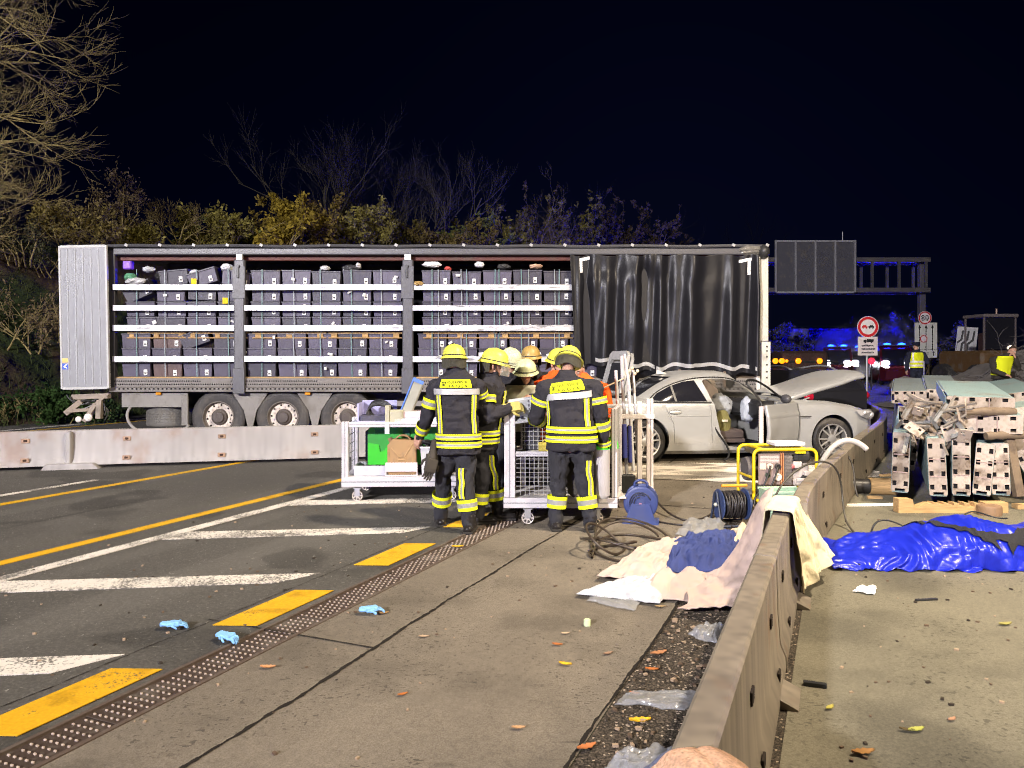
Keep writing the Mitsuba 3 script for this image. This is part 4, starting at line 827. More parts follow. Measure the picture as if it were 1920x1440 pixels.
# no-overtaking sign with a plate
sd = 27.0; c = P(1627, 613, sd)
t = Thing('road_sign', 'round red and white no overtaking sign on a pole with a white plate below', 'road sign')
t.part('pole', cyl((c[0], sd + 0.06, 0), (c[0], sd + 0.06, c[2] + 0.3), 0.04), 'metal', (0.45, 0.45, 0.45), 40)
k = t.part('disc', disc(c, 0.375, sd, 0.02), 'satin', WHT, 30)
t.part('red_ring', face(ring2(0.265, 0.355, 0.008), c, sd - 0.02), 'satin', RED, parent=k)
def car_icon(w, h): return unary_union([rrect(w, h * 0.5, 0.01), affinity.translate(rrect(w * 0.62, h * 0.5, 0.012), -0.02 * w, h * 0.3), affinity.translate(sbox(-0.02, -0.03, 0.02, 0.02), -w * 0.3, -h * 0.3), affinity.translate(sbox(-0.02, -0.03, 0.02, 0.02), w * 0.3, -h * 0.3)])
t.part('red_car', face(car_icon(0.19, 0.11), (c[0] - 0.115, 0, c[2]), sd - 0.021), 'satin', RED, parent=k)
t.part('black_car', face(car_icon(0.19, 0.11), (c[0] + 0.115, 0, c[2]), sd - 0.021), 'satin', BLK, parent=k)
p0 = P(1627, 649, sd); w, h = 37 / F * sd, 35 / F * sd
k = t.part('plate', ap(bx(w, 0.02, h), pose(p0[0], sd, p0[2])), 'satin', (0.68, 0.60, 0.56))
lorry = unary_union([sbox(-0.03, -0.03, 0.20, 0.075), sbox(-0.15, -0.03, -0.045, 0.05), affinity.translate(Polygon([(-0.03, 0), (0.03, 0), (0.02, -0.03), (-0.02, -0.03)]), -0.09, -0.03), affinity.translate(Polygon([(-0.03, 0), (0.03, 0), (0.02, -0.03), (-0.02, -0.03)]), 0.13, -0.03)])
t.part('lorry_mark', face(lorry, (p0[0], 0, p0[2] + 0.17), sd - 0.011), 'satin', BLK, parent=k)
gq = np.random.default_rng(9)
for j, z in enumerate((0.02, -0.10, -0.22)):
    ws, xx = [], -0.22
    while xx < 0.2:
        ww = gq.uniform(0.03, 0.08); ws.append(sbox(xx, -0.03, xx + ww, 0.03 * gq.uniform(0.3, 1))); xx += ww + 0.012
    t.part('text_line', face(unary_union(ws), (p0[0], 0, p0[2] + z), sd - 0.011), 'satin', (0.06, 0.05, 0.06), parent=k)
# 80 sign and lane board
sd = 43.0; c = P(1734, 596, sd)
t = Thing('road_sign', 'round 80 speed limit sign above a white lane board with three arrows', 'road sign')
t.part('pole', cyl((c[0], sd + 0.08, 0), (c[0], sd + 0.08, c[2] + 0.2), 0.05), 'metal', (0.4, 0.4, 0.4), 40)
k = t.part('disc', disc(c, 0.375, sd, 0.02), 'satin', WHT, 30)
t.part('red_ring', face(ring2(0.29, 0.355, 0.008), c, sd - 0.02), 'satin', RED, parent=k)
t.part('number', face(text('80', 0.29, 0.008, True, 0.40), (c[0], 0, c[2] - 0.145), sd - 0.021), 'satin', BLK, parent=k)
p0 = P(1736, 638, sd); w, h = 42 / F * sd, 66 / F * sd
k = t.part('lane_board', ap(bx(w, 0.03, h, bev=0.005), pose(p0[0], sd, p0[2])), 'satin', (0.60, 0.60, 0.53))
t.part('divider', face(sbox(-w * 0.48, -0.012, w * 0.48, 0.012), (p0[0], 0, p0[2] - 0.50), sd - 0.016), 'satin', (0.1, 0.1, 0.1), parent=k)
for j in (-1, 0, 1):
    ar = unary_union([sbox(-0.022, -0.62 if j else -0.62, 0.022, 0.68), Polygon([(-0.075, 0.64), (0.075, 0.64), (0, 0.86)])])
    t.part('arrow', face(ar, (p0[0] + j * 0.36, 0, p0[2] + 0.03), sd - 0.016), 'satin', BLK, parent=k)
t.part('limit_ring', face(ring2(0.16, 0.205, 0.01), (p0[0] - 0.14, 0, p0[2] + 0.08), sd - 0.026), 'satin', RED, parent=k)
t.part('limit_disc', face(Polygon([(0.165 * math.cos(a), 0.165 * math.sin(a)) for a in np.linspace(0, 2 * PI, 32)[:-1]]), (p0[0] - 0.14, 0, p0[2] + 0.08), sd - 0.022), 'satin', WHT, parent=k)
t.part('small_text', face(text('20', 0.12, 0.008, True), (p0[0] + 0.05, 0, p0[2] - 0.8), sd - 0.016), 'satin', (0.2, 0.2, 0.2), parent=k)
t.part('small_arrow', face(unary_union([sbox(-0.02, -0.12, 0.02, 0.08), Polygon([(-0.06, 0.06), (0.06, 0.06), (0, 0.16)])]), (p0[0] + 0.42, 0, p0[2] - 0.76), sd - 0.016), 'satin', BLK, parent=k)
# tilted lane board half hidden by the heap
sd = 37.0; p0 = P(1812, 641, sd)
t = Thing('road_sign', 'white roadworks board with curved black arrows, half hidden behind the earth heap', 'road sign')
w, h = 34 / F * sd, 56 / F * sd; M = pose(p0[0], sd, p0[2], yaw=-20, roll=5)
t.part('board', bx(w, 0.03, h, bev=0.004), 'satin', (0.40, 0.40, 0.40), M=M)
for j in (-1, 0, 1):
    cv = LineString([(-0.2 + j * 0.24, -0.5), (-0.18 + j * 0.24, -0.1), (0.02 + j * 0.24, 0.1), (0.05 + j * 0.24, 0.5)]).buffer(0.045)
    t.part('arrow', tr(upright(prism(cv.intersection(sbox(-w * .46, -h * .46, w * .46, h * .46)), 0.008)), 0, -0.016, 0), 'satin', BLK, M=M)
for q in (-1, 1): t.part('leg', ap(cyl((q * w * 0.35, 0.04, -h * 0.5 - 1.6), (q * w * 0.35, 0.04, h * 0.4), 0.03), M), 'metal', (0.4, 0.4, 0.4))
# ================================================================ people
LIME, SILV, NAVY, ORNG, LEA = (0.74, 0.80, 0.02), (0.27, 0.27, 0.26), (0.030, 0.029, 0.034), (0.85, 0.13, 0.02), (0.06, 0.055, 0.04)
class Torso:
    """a jacket as stacked ellipses: rows of (z, x, y, half width, half depth), z from hem to collar; yaw turns the ellipses"""
    def __init__(self, rows, yaw=0):
        self.r = np.array(sorted(rows), float); self.yaw = math.radians(yaw)
    def at(self, z): return [np.interp(z, self.r[:, 0], self.r[:, k]) for k in range(1, 5)]
    def pt(self, ang, z, off=0.0):
        x, y, w, d = self.at(z); w, d = w + off, d + off
        e = 2 / 2.5; c, s = np.cos(ang), np.sin(ang)
        px, py = w * np.sign(c) * np.abs(c) ** e, d * np.sign(s) * np.abs(s) ** e
        cy, sy = math.cos(self.yaw), math.sin(self.yaw)
        return x + px * cy - py * sy, y + px * sy + py * cy, z
    def solid(self, n=28):
        z0, z1 = self.r[0, 0], self.r[-1, 0]; zs = np.linspace(z0, z1, 18); a = np.linspace(0, 2 * PI, n, endpoint=False)
        return loft([np.stack(np.broadcast_arrays(*self.pt(a, z)), -1) for z in zs])
    def patch(self, a0, a1, z0, z1, off=0.012, n=(30, 8), tilt=0.0, th=0.004):
        f = lambda u, v: self.pt(np.radians(a0 + (a1 - a0) * u), z0 + (z1 - z0) * v + tilt * (u - 0.5), off)
        m = grid(n[0], n[1], lambda u, v: f(u, v))
        return m
def sleeve(a, b, ra, rb, f0, f1, off=0.010, n=20):
    a, b = np.array(a, float), np.array(b, float); d = b - a; d /= np.linalg.norm(d)
    s = np.cross(d, [0.3, 1, 0.2]); s /= np.linalg.norm(s); t = np.cross(d, s)
    def fn(u, v):
        f = f0 + (f1 - f0) * v; r = ra + (rb - ra) * f + off; an = 2 * PI * u
        c = a[None, None] + (b - a)[None, None] * f[..., None]
        p = c + (np.cos(an) * r)[..., None] * s + (np.sin(an) * r)[..., None] * t
        return p[..., 0], p[..., 1], p[..., 2]
    return grid(n, 4, fn)
def soften(M, edge=0.03, it=6, amp=0.010, f=7.0, seed=1):
    M = M.refine_to_length(edge); m = unm(M); m2 = TM(m.vertices, m.faces, process=True)
    trimesh.smoothing.filter_taubin(m2, lamb=0.5, nu=0.52, iterations=it)
    n = m2.vertex_normals; v = m2.vertices
    w = meshkit.fbm(v * f + seed * 3.3, 3, seed) - 0.55 + 0.5 * np.abs(meshkit.noise(v * [f * 0.8, f * 0.8, f * 2.6] + seed, seed) - 0.5)
    w = np.minimum(w - 0.06, 0.05); return tm(v + n * (w * amp)[:, None], m2.faces)
def chain(pts, rad):
    return m3.Manifold.batch_boolean([capsule(pts[i], pts[i + 1], rad[i], rad[i + 1]) for i in range(len(pts) - 1)], m3.OpType.Add)
def hand_solid(wr, d, up, curl=0.5, k=1.0, thumb=1):
    """palm, four unequal fingers and a thumb from the wrist along d; up = back of the hand"""
    d = np.array(d, float); d /= np.linalg.norm(d); up = np.array(up, float); up -= d * (up @ d); up /= np.linalg.norm(up); s = np.cross(d, up) * thumb
    wr = np.array(wr, float); parts = []
    pal = wr + d * 0.045 * k
    pts = [pal + d * a * 0.045 * k + s * b * 0.036 * k + up * c * 0.012 * k for a in (-1, 1) for b in (-1, 1) for c in (-1, 1)]
    parts.append(m3.Manifold.hull_points(np.array([p + q * 0.008 * k for p in pts for q in np.vstack([np.eye(3), -np.eye(3)])])))
    for i, (o, L) in enumerate(((0.030, 0.072), (0.010, 0.080), (-0.010, 0.074), (-0.029, 0.058))):
        q = pal + d * 0.045 * k + s * o * k; ang = 0.25 + 0.1 * i; pp = [q - d * 0.01]
        dd = d.copy()
        for j, l in enumerate((0.45, 0.32, 0.23)):
            a_ = curl * (0.55 + 0.2 * j) + 0.03 * i; dd = dd * math.cos(a_) - up * math.sin(a_) if j == 0 else (lambda e: e / np.linalg.norm(e))(dd * math.cos(a_) + np.cross(np.cross(dd, up), dd) * -math.sin(a_))
            q = q + dd * L * l * k; pp.append(q)
        parts.append(chain(pp, [0.0095 * k, 0.009 * k, 0.0085 * k, 0.007 * k]))
    q = wr + d * 0.025 * k + s * 0.034 * k; t1 = q + (d * 0.6 + s * 0.75 - up * 0.25) * 0.036 * k; t2 = t1 + (d * 0.9 + s * 0.25 - up * 0.35) * 0.034 * k
    parts.append(chain([q - s * 0.012 * k, t1, t2], [0.013 * k, 0.0105 * k, 0.008 * k]))
    return m3.Manifold.batch_boolean(parts, m3.OpType.Add)
def head_frame(c, yaw, pitch, roll=0):
    """local +y = where the face looks, +z = crown; yaw 0 looks away from the camera, 90 looks left, -90 right, 180 at the camera"""
    M = R('z', yaw) @ R('x', pitch) @ R('y', roll); M[:3, 3] = c; return M
def head_solid(M, k=1.0):
    P_ = lambda x, y, z: (M @ np.array([x * k, y * k, z * k, 1]))[:3]
    sp = lambda c, r: m3.Manifold.hull_points(_SPH.vertices * r * k + P_(*c))
    skull = m3.Manifold.hull_points(np.vstack([_SPH.vertices * 0.078 * k + P_(0, -0.015, 0.035), _SPH.vertices * 0.07 * k + P_(0, 0.02, 0.03), _SPH.vertices * 0.06 * k + P_(0, 0.02, -0.01)]))
    jaw = m3.Manifold.hull_points(np.vstack([_SPH.vertices * 0.052 * k + P_(0, 0.02, -0.02), _SPH.vertices * 0.022 * k + P_(0, 0.068, -0.088), _SPH.vertices * 0.03 * k + P_(0.032, 0.02, -0.06), _SPH.vertices * 0.03 * k + P_(-0.032, 0.02, -0.06), _SPH.vertices * 0.02 * k + P_(0, 0.08, -0.05)]))
    nose = m3.Manifold.hull_points(np.vstack([_SPH.vertices * 0.008 * k + P_(0, 0.086, 0.018), _SPH.vertices * 0.012 * k + P_(0, 0.108, -0.018), _SPH.vertices * 0.012 * k + P_(0.012, 0.09, -0.022), _SPH.vertices * 0.012 * k + P_(-0.012, 0.09, -0.022)]))
    brow = m3.Manifold.hull_points(np.vstack([_SPH.vertices * 0.012 * k + P_(x, 0.083 - abs(x) * 0.35, 0.028) for x in (-0.04, 0, 0.04)]))
    lips = m3.Manifold.hull_points(np.vstack([_SPH.vertices * 0.008 * k + P_(x, 0.094 - abs(x) * 0.5, -0.048) for x in (-0.02, 0, 0.02)]))
    ears = [m3.Manifold.hull_points(np.vstack([_SPH.vertices * 0.012 * k + P_(s * 0.08, -0.012, z) for z in (-0.03, 0.025)] + [_SPH.vertices * 0.01 * k + P_(s * 0.083, -0.028, 0.01)])) for s in (-1, 1)]
    return m3.Manifold.batch_boolean([skull, jaw, nose, brow, lips, *ears], m3.OpType.Add)
def face_parts(t, M, k=0.93, hair=None, brow=(0.06, 0.04, 0.03), moust=False, hair_cut=0.02):
    body = t.key + '__body'
    for s in (-1, 1):
        t.part('eye', ap(ball((s * 0.031 * k, 0.079 * k, 0.008 * k), 0.0105 * k, 2), M), 'gloss', (0.55, 0.52, 0.48), True, parent=body)
        t.part('pupil', ap(ball((s * 0.031 * k, 0.0872 * k, 0.008 * k), 0.005 * k, 1), M), 'gloss', (0.02, 0.015, 0.01), True, parent=body)
        t.part('eyebrow', ap(beam((s * 0.016 * k, 0.095 * k, 0.032 * k), (s * 0.046 * k, 0.080 * k, 0.034 * k), 0.01 * k, 0.008 * k), M), 'matte', brow, parent=body)
    t.part('mouth', ap(beam((-0.02 * k, 0.092 * k, -0.049 * k), (0.02 * k, 0.092 * k, -0.049 * k), 0.012 * k, 0.007 * k), M), 'matte', (0.28, 0.10, 0.08), parent=body)
    if hair is not None:
        h = trimesh.creation.icosphere(4); v = h.vertices; keep = (v[:, 2] > hair_cut * 8 - 0.0 + v[:, 1] * 0.9)
        f = h.faces[keep[h.faces].all(1)]; n_ = meshkit.fbm(v * 7, 3, 2)
        hv = v * (np.array([0.087, 0.097, 0.095]) * k) * (1 + 0.10 * (n_ - 0.5))[:, None] + np.array([0, -0.008, 0.032]) * k
        m = tm(hv, f); m.remove_unreferenced_vertices(); t.part('hair', ap(m, M), 'cloth', hair, True)
def helmet(t, M, col, flap=True, visor=None, k=1.0, flap_col=LEA, stripe=True, brim=0.035):
    a = np.linspace(0, 2 * PI, 40, endpoint=False)
    def ring(rx, ry, z, dy=0.0): return np.stack([rx * np.cos(a), ry * np.sin(a) + dy, np.full_like(a, z)], 1) * k
    rows = [(0.170, 0.200, 0.028), (0.155, 0.182, 0.040), (0.142, 0.166, 0.056), (0.136, 0.160, 0.085), (0.126, 0.150, 0.125), (0.104, 0.126, 0.162), (0.074, 0.092, 0.186), (0.036, 0.045, 0.199), (0.006, 0.008, 0.202)]
    rows = [(rx * (1 if i else 1), ry, z) for i, (rx, ry, z) in enumerate(rows)]
    rings = [ring(rx - (0.170 - 0.135 - brim if i == 0 else 0), ry - (0.035 - brim if i == 0 else 0), z - 0.012 * 0) for i, (rx, ry, z) in enumerate(rows)]
    rings[0][:, 2] -= 0.012 * k * np.abs(np.sin(a))
    sh = t.part('helmet', ap(loft(np.array(rings)), M), 'satin', col, 40)
    t.part('crest', ap(tube(np.array([(0, 0.15, 0.09), (0, 0.132, 0.14), (0, 0.09, 0.185), (0, 0.0, 0.204), (0, -0.09, 0.185), (0, -0.132, 0.14), (0, -0.15, 0.09)]) * k, 0.011 * k, 6), M), 'satin', np.array(col) * 0.9, True, parent=sh)
    if stripe: t.part('band', ap(tube(ring(0.1435, 0.168, 0.062), 0.006 * k, 6, closed=True), M), 'satin', (0.03, 0.03, 0.03), True, parent=sh)
    if flap:
        def fl(u, v):
            an = np.radians(200 + 140 * u); rx, ry = 0.143 + 0.012 * v, 0.168 - 0.028 * v
            return rx * np.cos(an) * k, ry * np.sin(an) * k, (0.035 - 0.125 * v - 0.012 * np.sin(an * 5) * v) * k
        t.part('neck_flap', ap(grid(30, 8, fl, 0.006), M), 'cloth', flap_col, True)
    if visor:
        up = visor == 'up'
        def vz(u, v):
            an = np.radians(20 + 140 * u)
            if up: return 0.168 * np.cos(an) * k, (0.198 * np.sin(an) + 0.012 - 0.02 * v) * k, (0.05 + 0.13 * v) * k
            return 0.160 * np.cos(an) * k, (0.192 * np.sin(an) + 0.012) * k, (0.05 - 0.14 * v) * k
        t.part('visor', ap(grid(24, 8, vz), M), 'visor', None, True, parent=sh)
        t.part('visor_rim', ap(tube(np.array([(0.168 * math.cos(x), 0.198 * math.sin(x) + 0.012, 0.05) for x in np.radians(np.linspace(20, 160, 20))]) * k, 0.005 * k, 5), M), 'satin', (0.25, 0.25, 0.22), True, parent=sh)
    t.part('chin_strap', ap(tube(curve(np.array([(-0.085, 0.0, 0.03), (-0.07, 0.035, -0.05), (0, 0.062, -0.108), (0.07, 0.035, -0.05), (0.085, 0.0, 0.03)]), 16) * k, 0.006 * k, 5), M), 'matte', (0.03, 0.03, 0.03), True)
def band3(t, holder, patch, names=('stripe',)): pass
def reflective(t, holder, fn, f0, f1, edge=0.30, name='reflective_stripe'):
    """yellow - silver - yellow band from fn(a, b) -> mesh between the fractions a and b"""
    w = f1 - f0
    k = t.part(name, cat(fn(f0, f0 + w * edge), fn(f1 - w * edge, f1)), 'matte', LIME, True, parent=holder)
    t.part('silver_stripe', fn(f0 + w * edge, f1 - w * edge), 'satin', SILV, True, parent=holder)
def person(label, o, rows, yaw, arms, legs, head, jacket=NAVY, trousers=(0.033, 0.032, 0.038), boots=True, glove=None, seed=1, foot_dir=(0, 1), hands=True, jr=(0.088, 0.074, 0.056), tr_=(0.115, 0.088, 0.072), category='person', bare_head=False, face=True, hair=None, hk=1.0, moust=False):
    """arms: [(shoulder, elbow, wrist, hand dir, back-of-hand dir, thumb, curl)], legs: [(hip, knee, ankle)], head: (centre, yaw, pitch, roll); offsets from o"""
    o = np.array(o, float); t = Thing('person', label, category); t.o = o
    T_ = Torso([(z, x, y, w, d) for z, x, y, w, d in rows], yaw); M0 = np.eye(4); M0[:3, 3] = o; t.M = M0
    HM = head_frame(head[0], *head[1:]); top = T_.r[-1]; nb = np.array([top[1], top[2], top[0] - 0.05])
    # body: one continuous surface under the clothes
    P_ = [head_solid(HM, hk * 0.93), capsule(nb, (HM @ np.array([0, -0.02, -0.03, 1]))[:3], 0.062, 0.056)]
    chest = np.array([np.interp(T_.r[-1, 0] - 0.25, T_.r[:, 0], T_.r[:, 1]), np.interp(T_.r[-1, 0] - 0.25, T_.r[:, 0], T_.r[:, 2]), T_.r[-1, 0] - 0.25])
    hipc = np.mean([l[0] for l in legs], axis=0) if legs else chest - [0, 0, 0.4]
    P_ += [capsule(nb, chest, 0.06, 0.10), capsule(chest, hipc, 0.10, 0.10)]
    for a in arms:
        P_ += [capsule(chest + [0, 0, 0.1], a[0], 0.06, 0.05), capsule(a[0], a[1], 0.042, 0.036), capsule(a[1], a[2], 0.036, 0.027)]
        if hands and glove is None: P_.append(hand_solid(a[2], a[3], a[4], a[6], 1.05, a[5]))
    for l in legs: P_ += [capsule(hipc, l[0], 0.075, 0.062), capsule(l[0], l[1], 0.058, 0.046), capsule(l[1], l[2], 0.043, 0.036)]
    B = m3.Manifold.batch_boolean(P_, m3.OpType.Add).refine_to_length(0.02); bm = TM(*(lambda q: (q.vertices, q.faces))(unm(B)), process=True)
    trimesh.smoothing.filter_taubin(bm, lamb=0.4, nu=0.42, iterations=3)
    t.part('body', tm(bm.vertices, bm.faces), 'skin', None, True)
    # jacket
    J = [mfd(T_.solid())]
    for a in arms: J.append(chain([np.array(a[0]), np.array(a[1]), np.array(a[2])], jr)); J.append(capsule(np.array(a[0]) * [0.72, 1, 1] + np.array([chest[0] * 0.28, 0, 0.015]), a[0], 0.09, jr[0]))
    jm = soften(m3.Manifold.batch_boolean(J, m3.OpType.Add), 0.024, 5, 0.085, 8.5, seed)
    jk = t.part('jacket', jm, 'cloth', jacket, True)
    if legs:
        L = [chain([np.array(l[0]), np.array(l[1]), np.array(l[2])], tr_) for l in legs] + [capsule(legs[0][0], legs[-1][0], tr_[0] * 1.05, tr_[0] * 1.05)]
        tk = t.part('trousers', soften(m3.Manifold.batch_boolean(L, m3.OpType.Add), 0.024, 5, 0.10, 7.5, seed + 5), 'cloth', trousers, True)
        for i, l in enumerate(legs):
            a = np.array(l[2], float); fd = np.array([*(foot_dir[i] if np.ndim(foot_dir) == 2 else foot_dir), 0.0]); fd /= np.linalg.norm(fd); b = a * [1, 1, 0]
            sh = m3.Manifold.batch_boolean([m3.Manifold.hull_points(np.vstack([_SPH.vertices * [0.05, 0.05, 0.04] + b - fd * 0.055 + [0, 0, 0.045], _SPH.vertices * [0.05, 0.05, 0.04] + b + fd * 0.07 + [0, 0, 0.045]])), m3.Manifold.hull_points(np.vstack([_SPH.vertices * [0.052, 0.052, 0.04] + b + fd * 0.06 + [0, 0, 0.045], _SPH.vertices * [0.048, 0.048, 0.036] + b + fd * 0.155 + [0, 0, 0.04]])), capsule(b + [0, 0, 0.07], a + [0, 0, 0.05], 0.06, 0.066)], m3.OpType.Add)
            bk = t.part('boot', soften(sh, 0.03, 4, 0.004, 9, seed), 'gloss', (0.02, 0.018, 0.017), True)
            q = [b - fd * 0.10 + [0, 0, 0.012], b + fd * 0.195 + [0, 0, 0.012]]; t.part('sole', beam(q[0], q[1], 0.10, 0.024, 0.008), 'matte', (0.03, 0.027, 0.024), parent=bk)
    else: tk = None
    if glove is not None:
        for a in arms: t.part('glove', unm(m3.Manifold.batch_boolean([hand_solid(a[2], a[3], a[4], a[6], 1.22, a[5]), capsule(np.array(a[2]) - np.array(a[3]) * 0.05, np.array(a[2]) + np.array(a[3]) * 0.02, 0.046, 0.042)], m3.OpType.Add)), 'cloth', glove, 40)
    return t, T_, HM, jk, tk
def yoke(t, T_, jk, a0, a1, z0, z1, words=True, tilt=0.0):
    """the lettered lime panel on the back"""
    k = t.part('back_panel', T_.patch(a0, a1, z0, z1, 0.016, tilt=tilt), 'matte', LIME, True, parent=jk)
    if not words: return
    for s, f, h, wd in (('FEUERWEHR', 0.68, 0.026, 0.56), ('H A G E N', 0.22, 0.026, 0.50)):
        m = text(s, h, 0.0015, True, wd); v = m.vertices.copy(); uu = 0.56 + v[:, 0]
        z = z0 + (z1 - z0) * f + (v[:, 1] - h * 0.5) + tilt * (uu - 0.5); an = np.radians(a0 + (a1 - a0) * uu)
        m.vertices = np.stack(T_.pt(an, z, 0.0175 + v[:, 2]), 1); t.part('lettering', m, 'matte', (0.06, 0.06, 0.015), parent=jk)
    em = unary_union([LineString([(-0.02, 0.012), (-0.014, -0.008), (0.014, -0.008), (0.02, 0.012)]).buffer(0.003), sbox(-0.004, -0.02, 0.004, 0.014), sbox(-0.016, -0.023, 0.016, -0.017), sbox(-0.016, 0.006, -0.008, 0.018), sbox(0.008, 0.006, 0.016, 0.018)])
    m = prism(em, 0.0015); v = m.vertices; wpx = math.radians(abs(a1 - a0)) * T_.at((z0 + z1) / 2)[2]
    uu = 0.16 + v[:, 0] / max(wpx, 0.2); m.vertices = np.stack(T_.pt(np.radians(a0 + (a1 - a0) * uu), (z0 + z1) / 2 + v[:, 1] + tilt * (uu - 0.5), 0.0175 + v[:, 2]), 1)
    t.part('emblem', m, 'matte', (0.06, 0.06, 0.015), parent=jk)
HELM = (0.68, 0.66, 0.08)
# ---- A: left firefighter, back to the camera
oA = G(858, 996)
rowsA = [(0.74, 0.01, 0, 0.215, 0.165), (0.90, 0.01, 0, 0.205, 0.155), (1.10, 0.0, 0, 0.20, 0.15), (1.30, -0.005, 0, 0.215, 0.15), (1.40, -0.01, 0, 0.212, 0.14), (1.46, -0.01, 0, 0.185, 0.12), (1.50, -0.01, 0.0, 0.11, 0.10), (1.56, -0.01, 0.0, 0.08, 0.085)]
A, TA, HA, jk, tk = person('firefighter seen from behind at the left, one hand reaching down to the jerry can', oA, rowsA, 3,
    [((-0.215, 0.0, 1.375), (-0.295, 0.05, 1.10), (-0.385, 0.20, 0.89), (-0.35, 0.35, -0.85), (-0.7, -0.7, 0), 1, 0.5), ((0.195, 0.02, 1.375), (0.235, 0.16, 1.12), (0.12, 0.34, 1.08), (-0.6, 0.8, 0), (0.4, 0.2, 0.9), -1, 0.6)],
    [((-0.075, 0.0, 0.80), (-0.15, 0.14, 0.46), (-0.185, 0.26, 0.10)), ((0.085, 0.0, 0.80), (0.075, -0.03, 0.44), (0.115, -0.05, 0.09))], ((-0.035, 0.02, 1.625), 4, -6, 0), seed=3, foot_dir=((-0.2, 1), (0.15, 1)), jr=(0.078, 0.068, 0.054), tr_=(0.108, 0.084, 0.07))
helmet(A, HA, HELM, True, 'up', 0.80); face_parts(A, HA)
yoke(A, TA, jk, 232, 304, 1.375, 1.455)
A.part('silver_band', TA.patch(200, 340, 1.31, 1.365, 0.014), 'satin', (0.36, 0.36, 0.36), True, parent=jk)
for z0, z1 in ((0.885, 0.94), (0.81, 0.865)): reflective(A, jk, lambda a, b: TA.patch(0, 360, a, b, 0.014, (60, 3)), z0, z1)
for c in (-46, 42): reflective(A, jk, lambda a, b: TA.patch(a, b, 0.945, 1.305, 0.013, (4, 16)), 270 + c - 8.5, 270 + c + 8.5)
def arm_bands(t, jk, a, fr_up=(0.12, 0.32), fr_lo=(0.45, 0.72), jr=(0.088, 0.074, 0.056)):
    if fr_up: reflective(t, jk, lambda p, q: sleeve(a[0], a[1], jr[0], jr[1], p, q), *fr_up)
    if fr_lo: reflective(t, jk, lambda p, q: sleeve(a[1], a[2], jr[1], jr[2], p, q), *fr_lo)
arm_bands(A, jk, ((-0.215, 0.0, 1.375), (-0.295, 0.05, 1.10), (-0.385, 0.20, 0.89)), (0.38, 0.70), (0.45, 0.8), (0.078, 0.068, 0.054))
arm_bands(A, jk, ((0.195, 0.02, 1.375), (0.235, 0.16, 1.12), (0.12, 0.34, 1.08)), jr=(0.078, 0.068, 0.054))
lA = [((-0.075, 0.0, 0.80), (-0.15, 0.14, 0.46), (-0.185, 0.26, 0.10)), ((0.085, 0.0, 0.80), (0.075, -0.03, 0.44), (0.115, -0.05, 0.09))]
for l in lA: reflective(A, tk, lambda p, q: sleeve(l[1], l[2], 0.088, 0.072, p, q, 0.016), 0.36, 0.66)
def side_stripe(t, tk, l, x, y0, y1, z0, z1, off):
    for dx, w, c, m_ in ((0, 0.016, LIME, 'matte'), (0.018, 0.018, SILV, 'satin'), (0.036, 0.016, LIME, 'matte')):
        def fn(u, v):
            z = z0 + (z1 - z0) * v; a, b = np.array(l[1]), np.array(l[2]); h = np.array(l[0])
            f = np.clip((a[2] - z) / (a[2] - b[2]), -1, 1); cx = np.where(f > 0, a[0] + (b[0] - a[0]) * f, a[0] + (h[0] - a[0]) * (-f)); cy = np.where(f > 0, a[1] + (b[1] - a[1]) * f, a[1] + (h[1] - a[1]) * (-f)); r = 0.09 + 0.016 - np.maximum(f, 0) * 0.012 + np.maximum(-f, 0) * 0.02
            xx = x + dx + w * u + 0.006 * np.sin(z * 30); return cx + xx, cy - np.sqrt(np.maximum(r ** 2 - xx ** 2, 1e-4)), z
        t.part('leg_stripe', grid(3, 24, fn), m_, c, True, parent=tk)
side_stripe(A, tk, lA[1], -0.06, 0, 0, 0.33, 0.62, 0)
A.part('hanging_gloves', unm(m3.Manifold.batch_boolean([hand_solid((-0.235, -0.09, 0.74), (-0.10, 0.0, -1), (0.3, -1, 0), 0.25, 1.25, 1), hand_solid((-0.225, -0.13, 0.70), (-0.28, -0.05, -1), (0.5, -1, 0), 0.3, 1.25, -1), capsule((-0.215, -0.07, 0.86), (-0.23, -0.09, 0.72), 0.03, 0.045)], m3.OpType.Add)), 'cloth', (0.06, 0.052, 0.042), 40, label='work gloves hanging from the hip')
# ---- B: second firefighter in profile, holding a grey case
oB = G(905, 980)
rowsB = [(0.74, -0.02, 0, 0.215, 0.17), (0.95, 0.0, 0, 0.205, 0.16), (1.15, 0.03, 0, 0.21, 0.165), (1.30, 0.055, 0, 0.20, 0.17), (1.39, 0.06, 0.0, 0.165, 0.17), (1.46, 0.065, 0, 0.12, 0.115), (1.53, 0.07, 0, 0.085, 0.085)]
aB = [((0.04, -0.19, 1.34), (0.06, -0.25, 1.08), (0.26, -0.13, 1.16), (1, 0.15, 0.1), (0.1, -0.8, 0.6), 1, 0.9), ((0.08, 0.2, 1.34), (0.16, 0.25, 1.10), (0.36, 0.14, 1.14), (1, -0.15, 0.05), (0, 0.8, 0.6), -1, 0.9)]
lB = [((-0.02, -0.07, 0.80), (-0.01, -0.08, 0.45), (-0.05, -0.07, 0.09)), ((0.03, 0.08, 0.80), (0.10, 0.10, 0.45), (0.14, 0.11, 0.09))]
B, TB, HB, jk, tk = person('firefighter in profile with clear visor raised, both hands on a grey case', oB, rowsB, -80, aB, lB, ((0.11, 0.0, 1.575), -84, -12, 0), seed=9, foot_dir=(1, 0.1), glove=(0.42, 0.36, 0.12))
helmet(B, HB, HELM, True, 'down', 0.86); face_parts(B, HB)
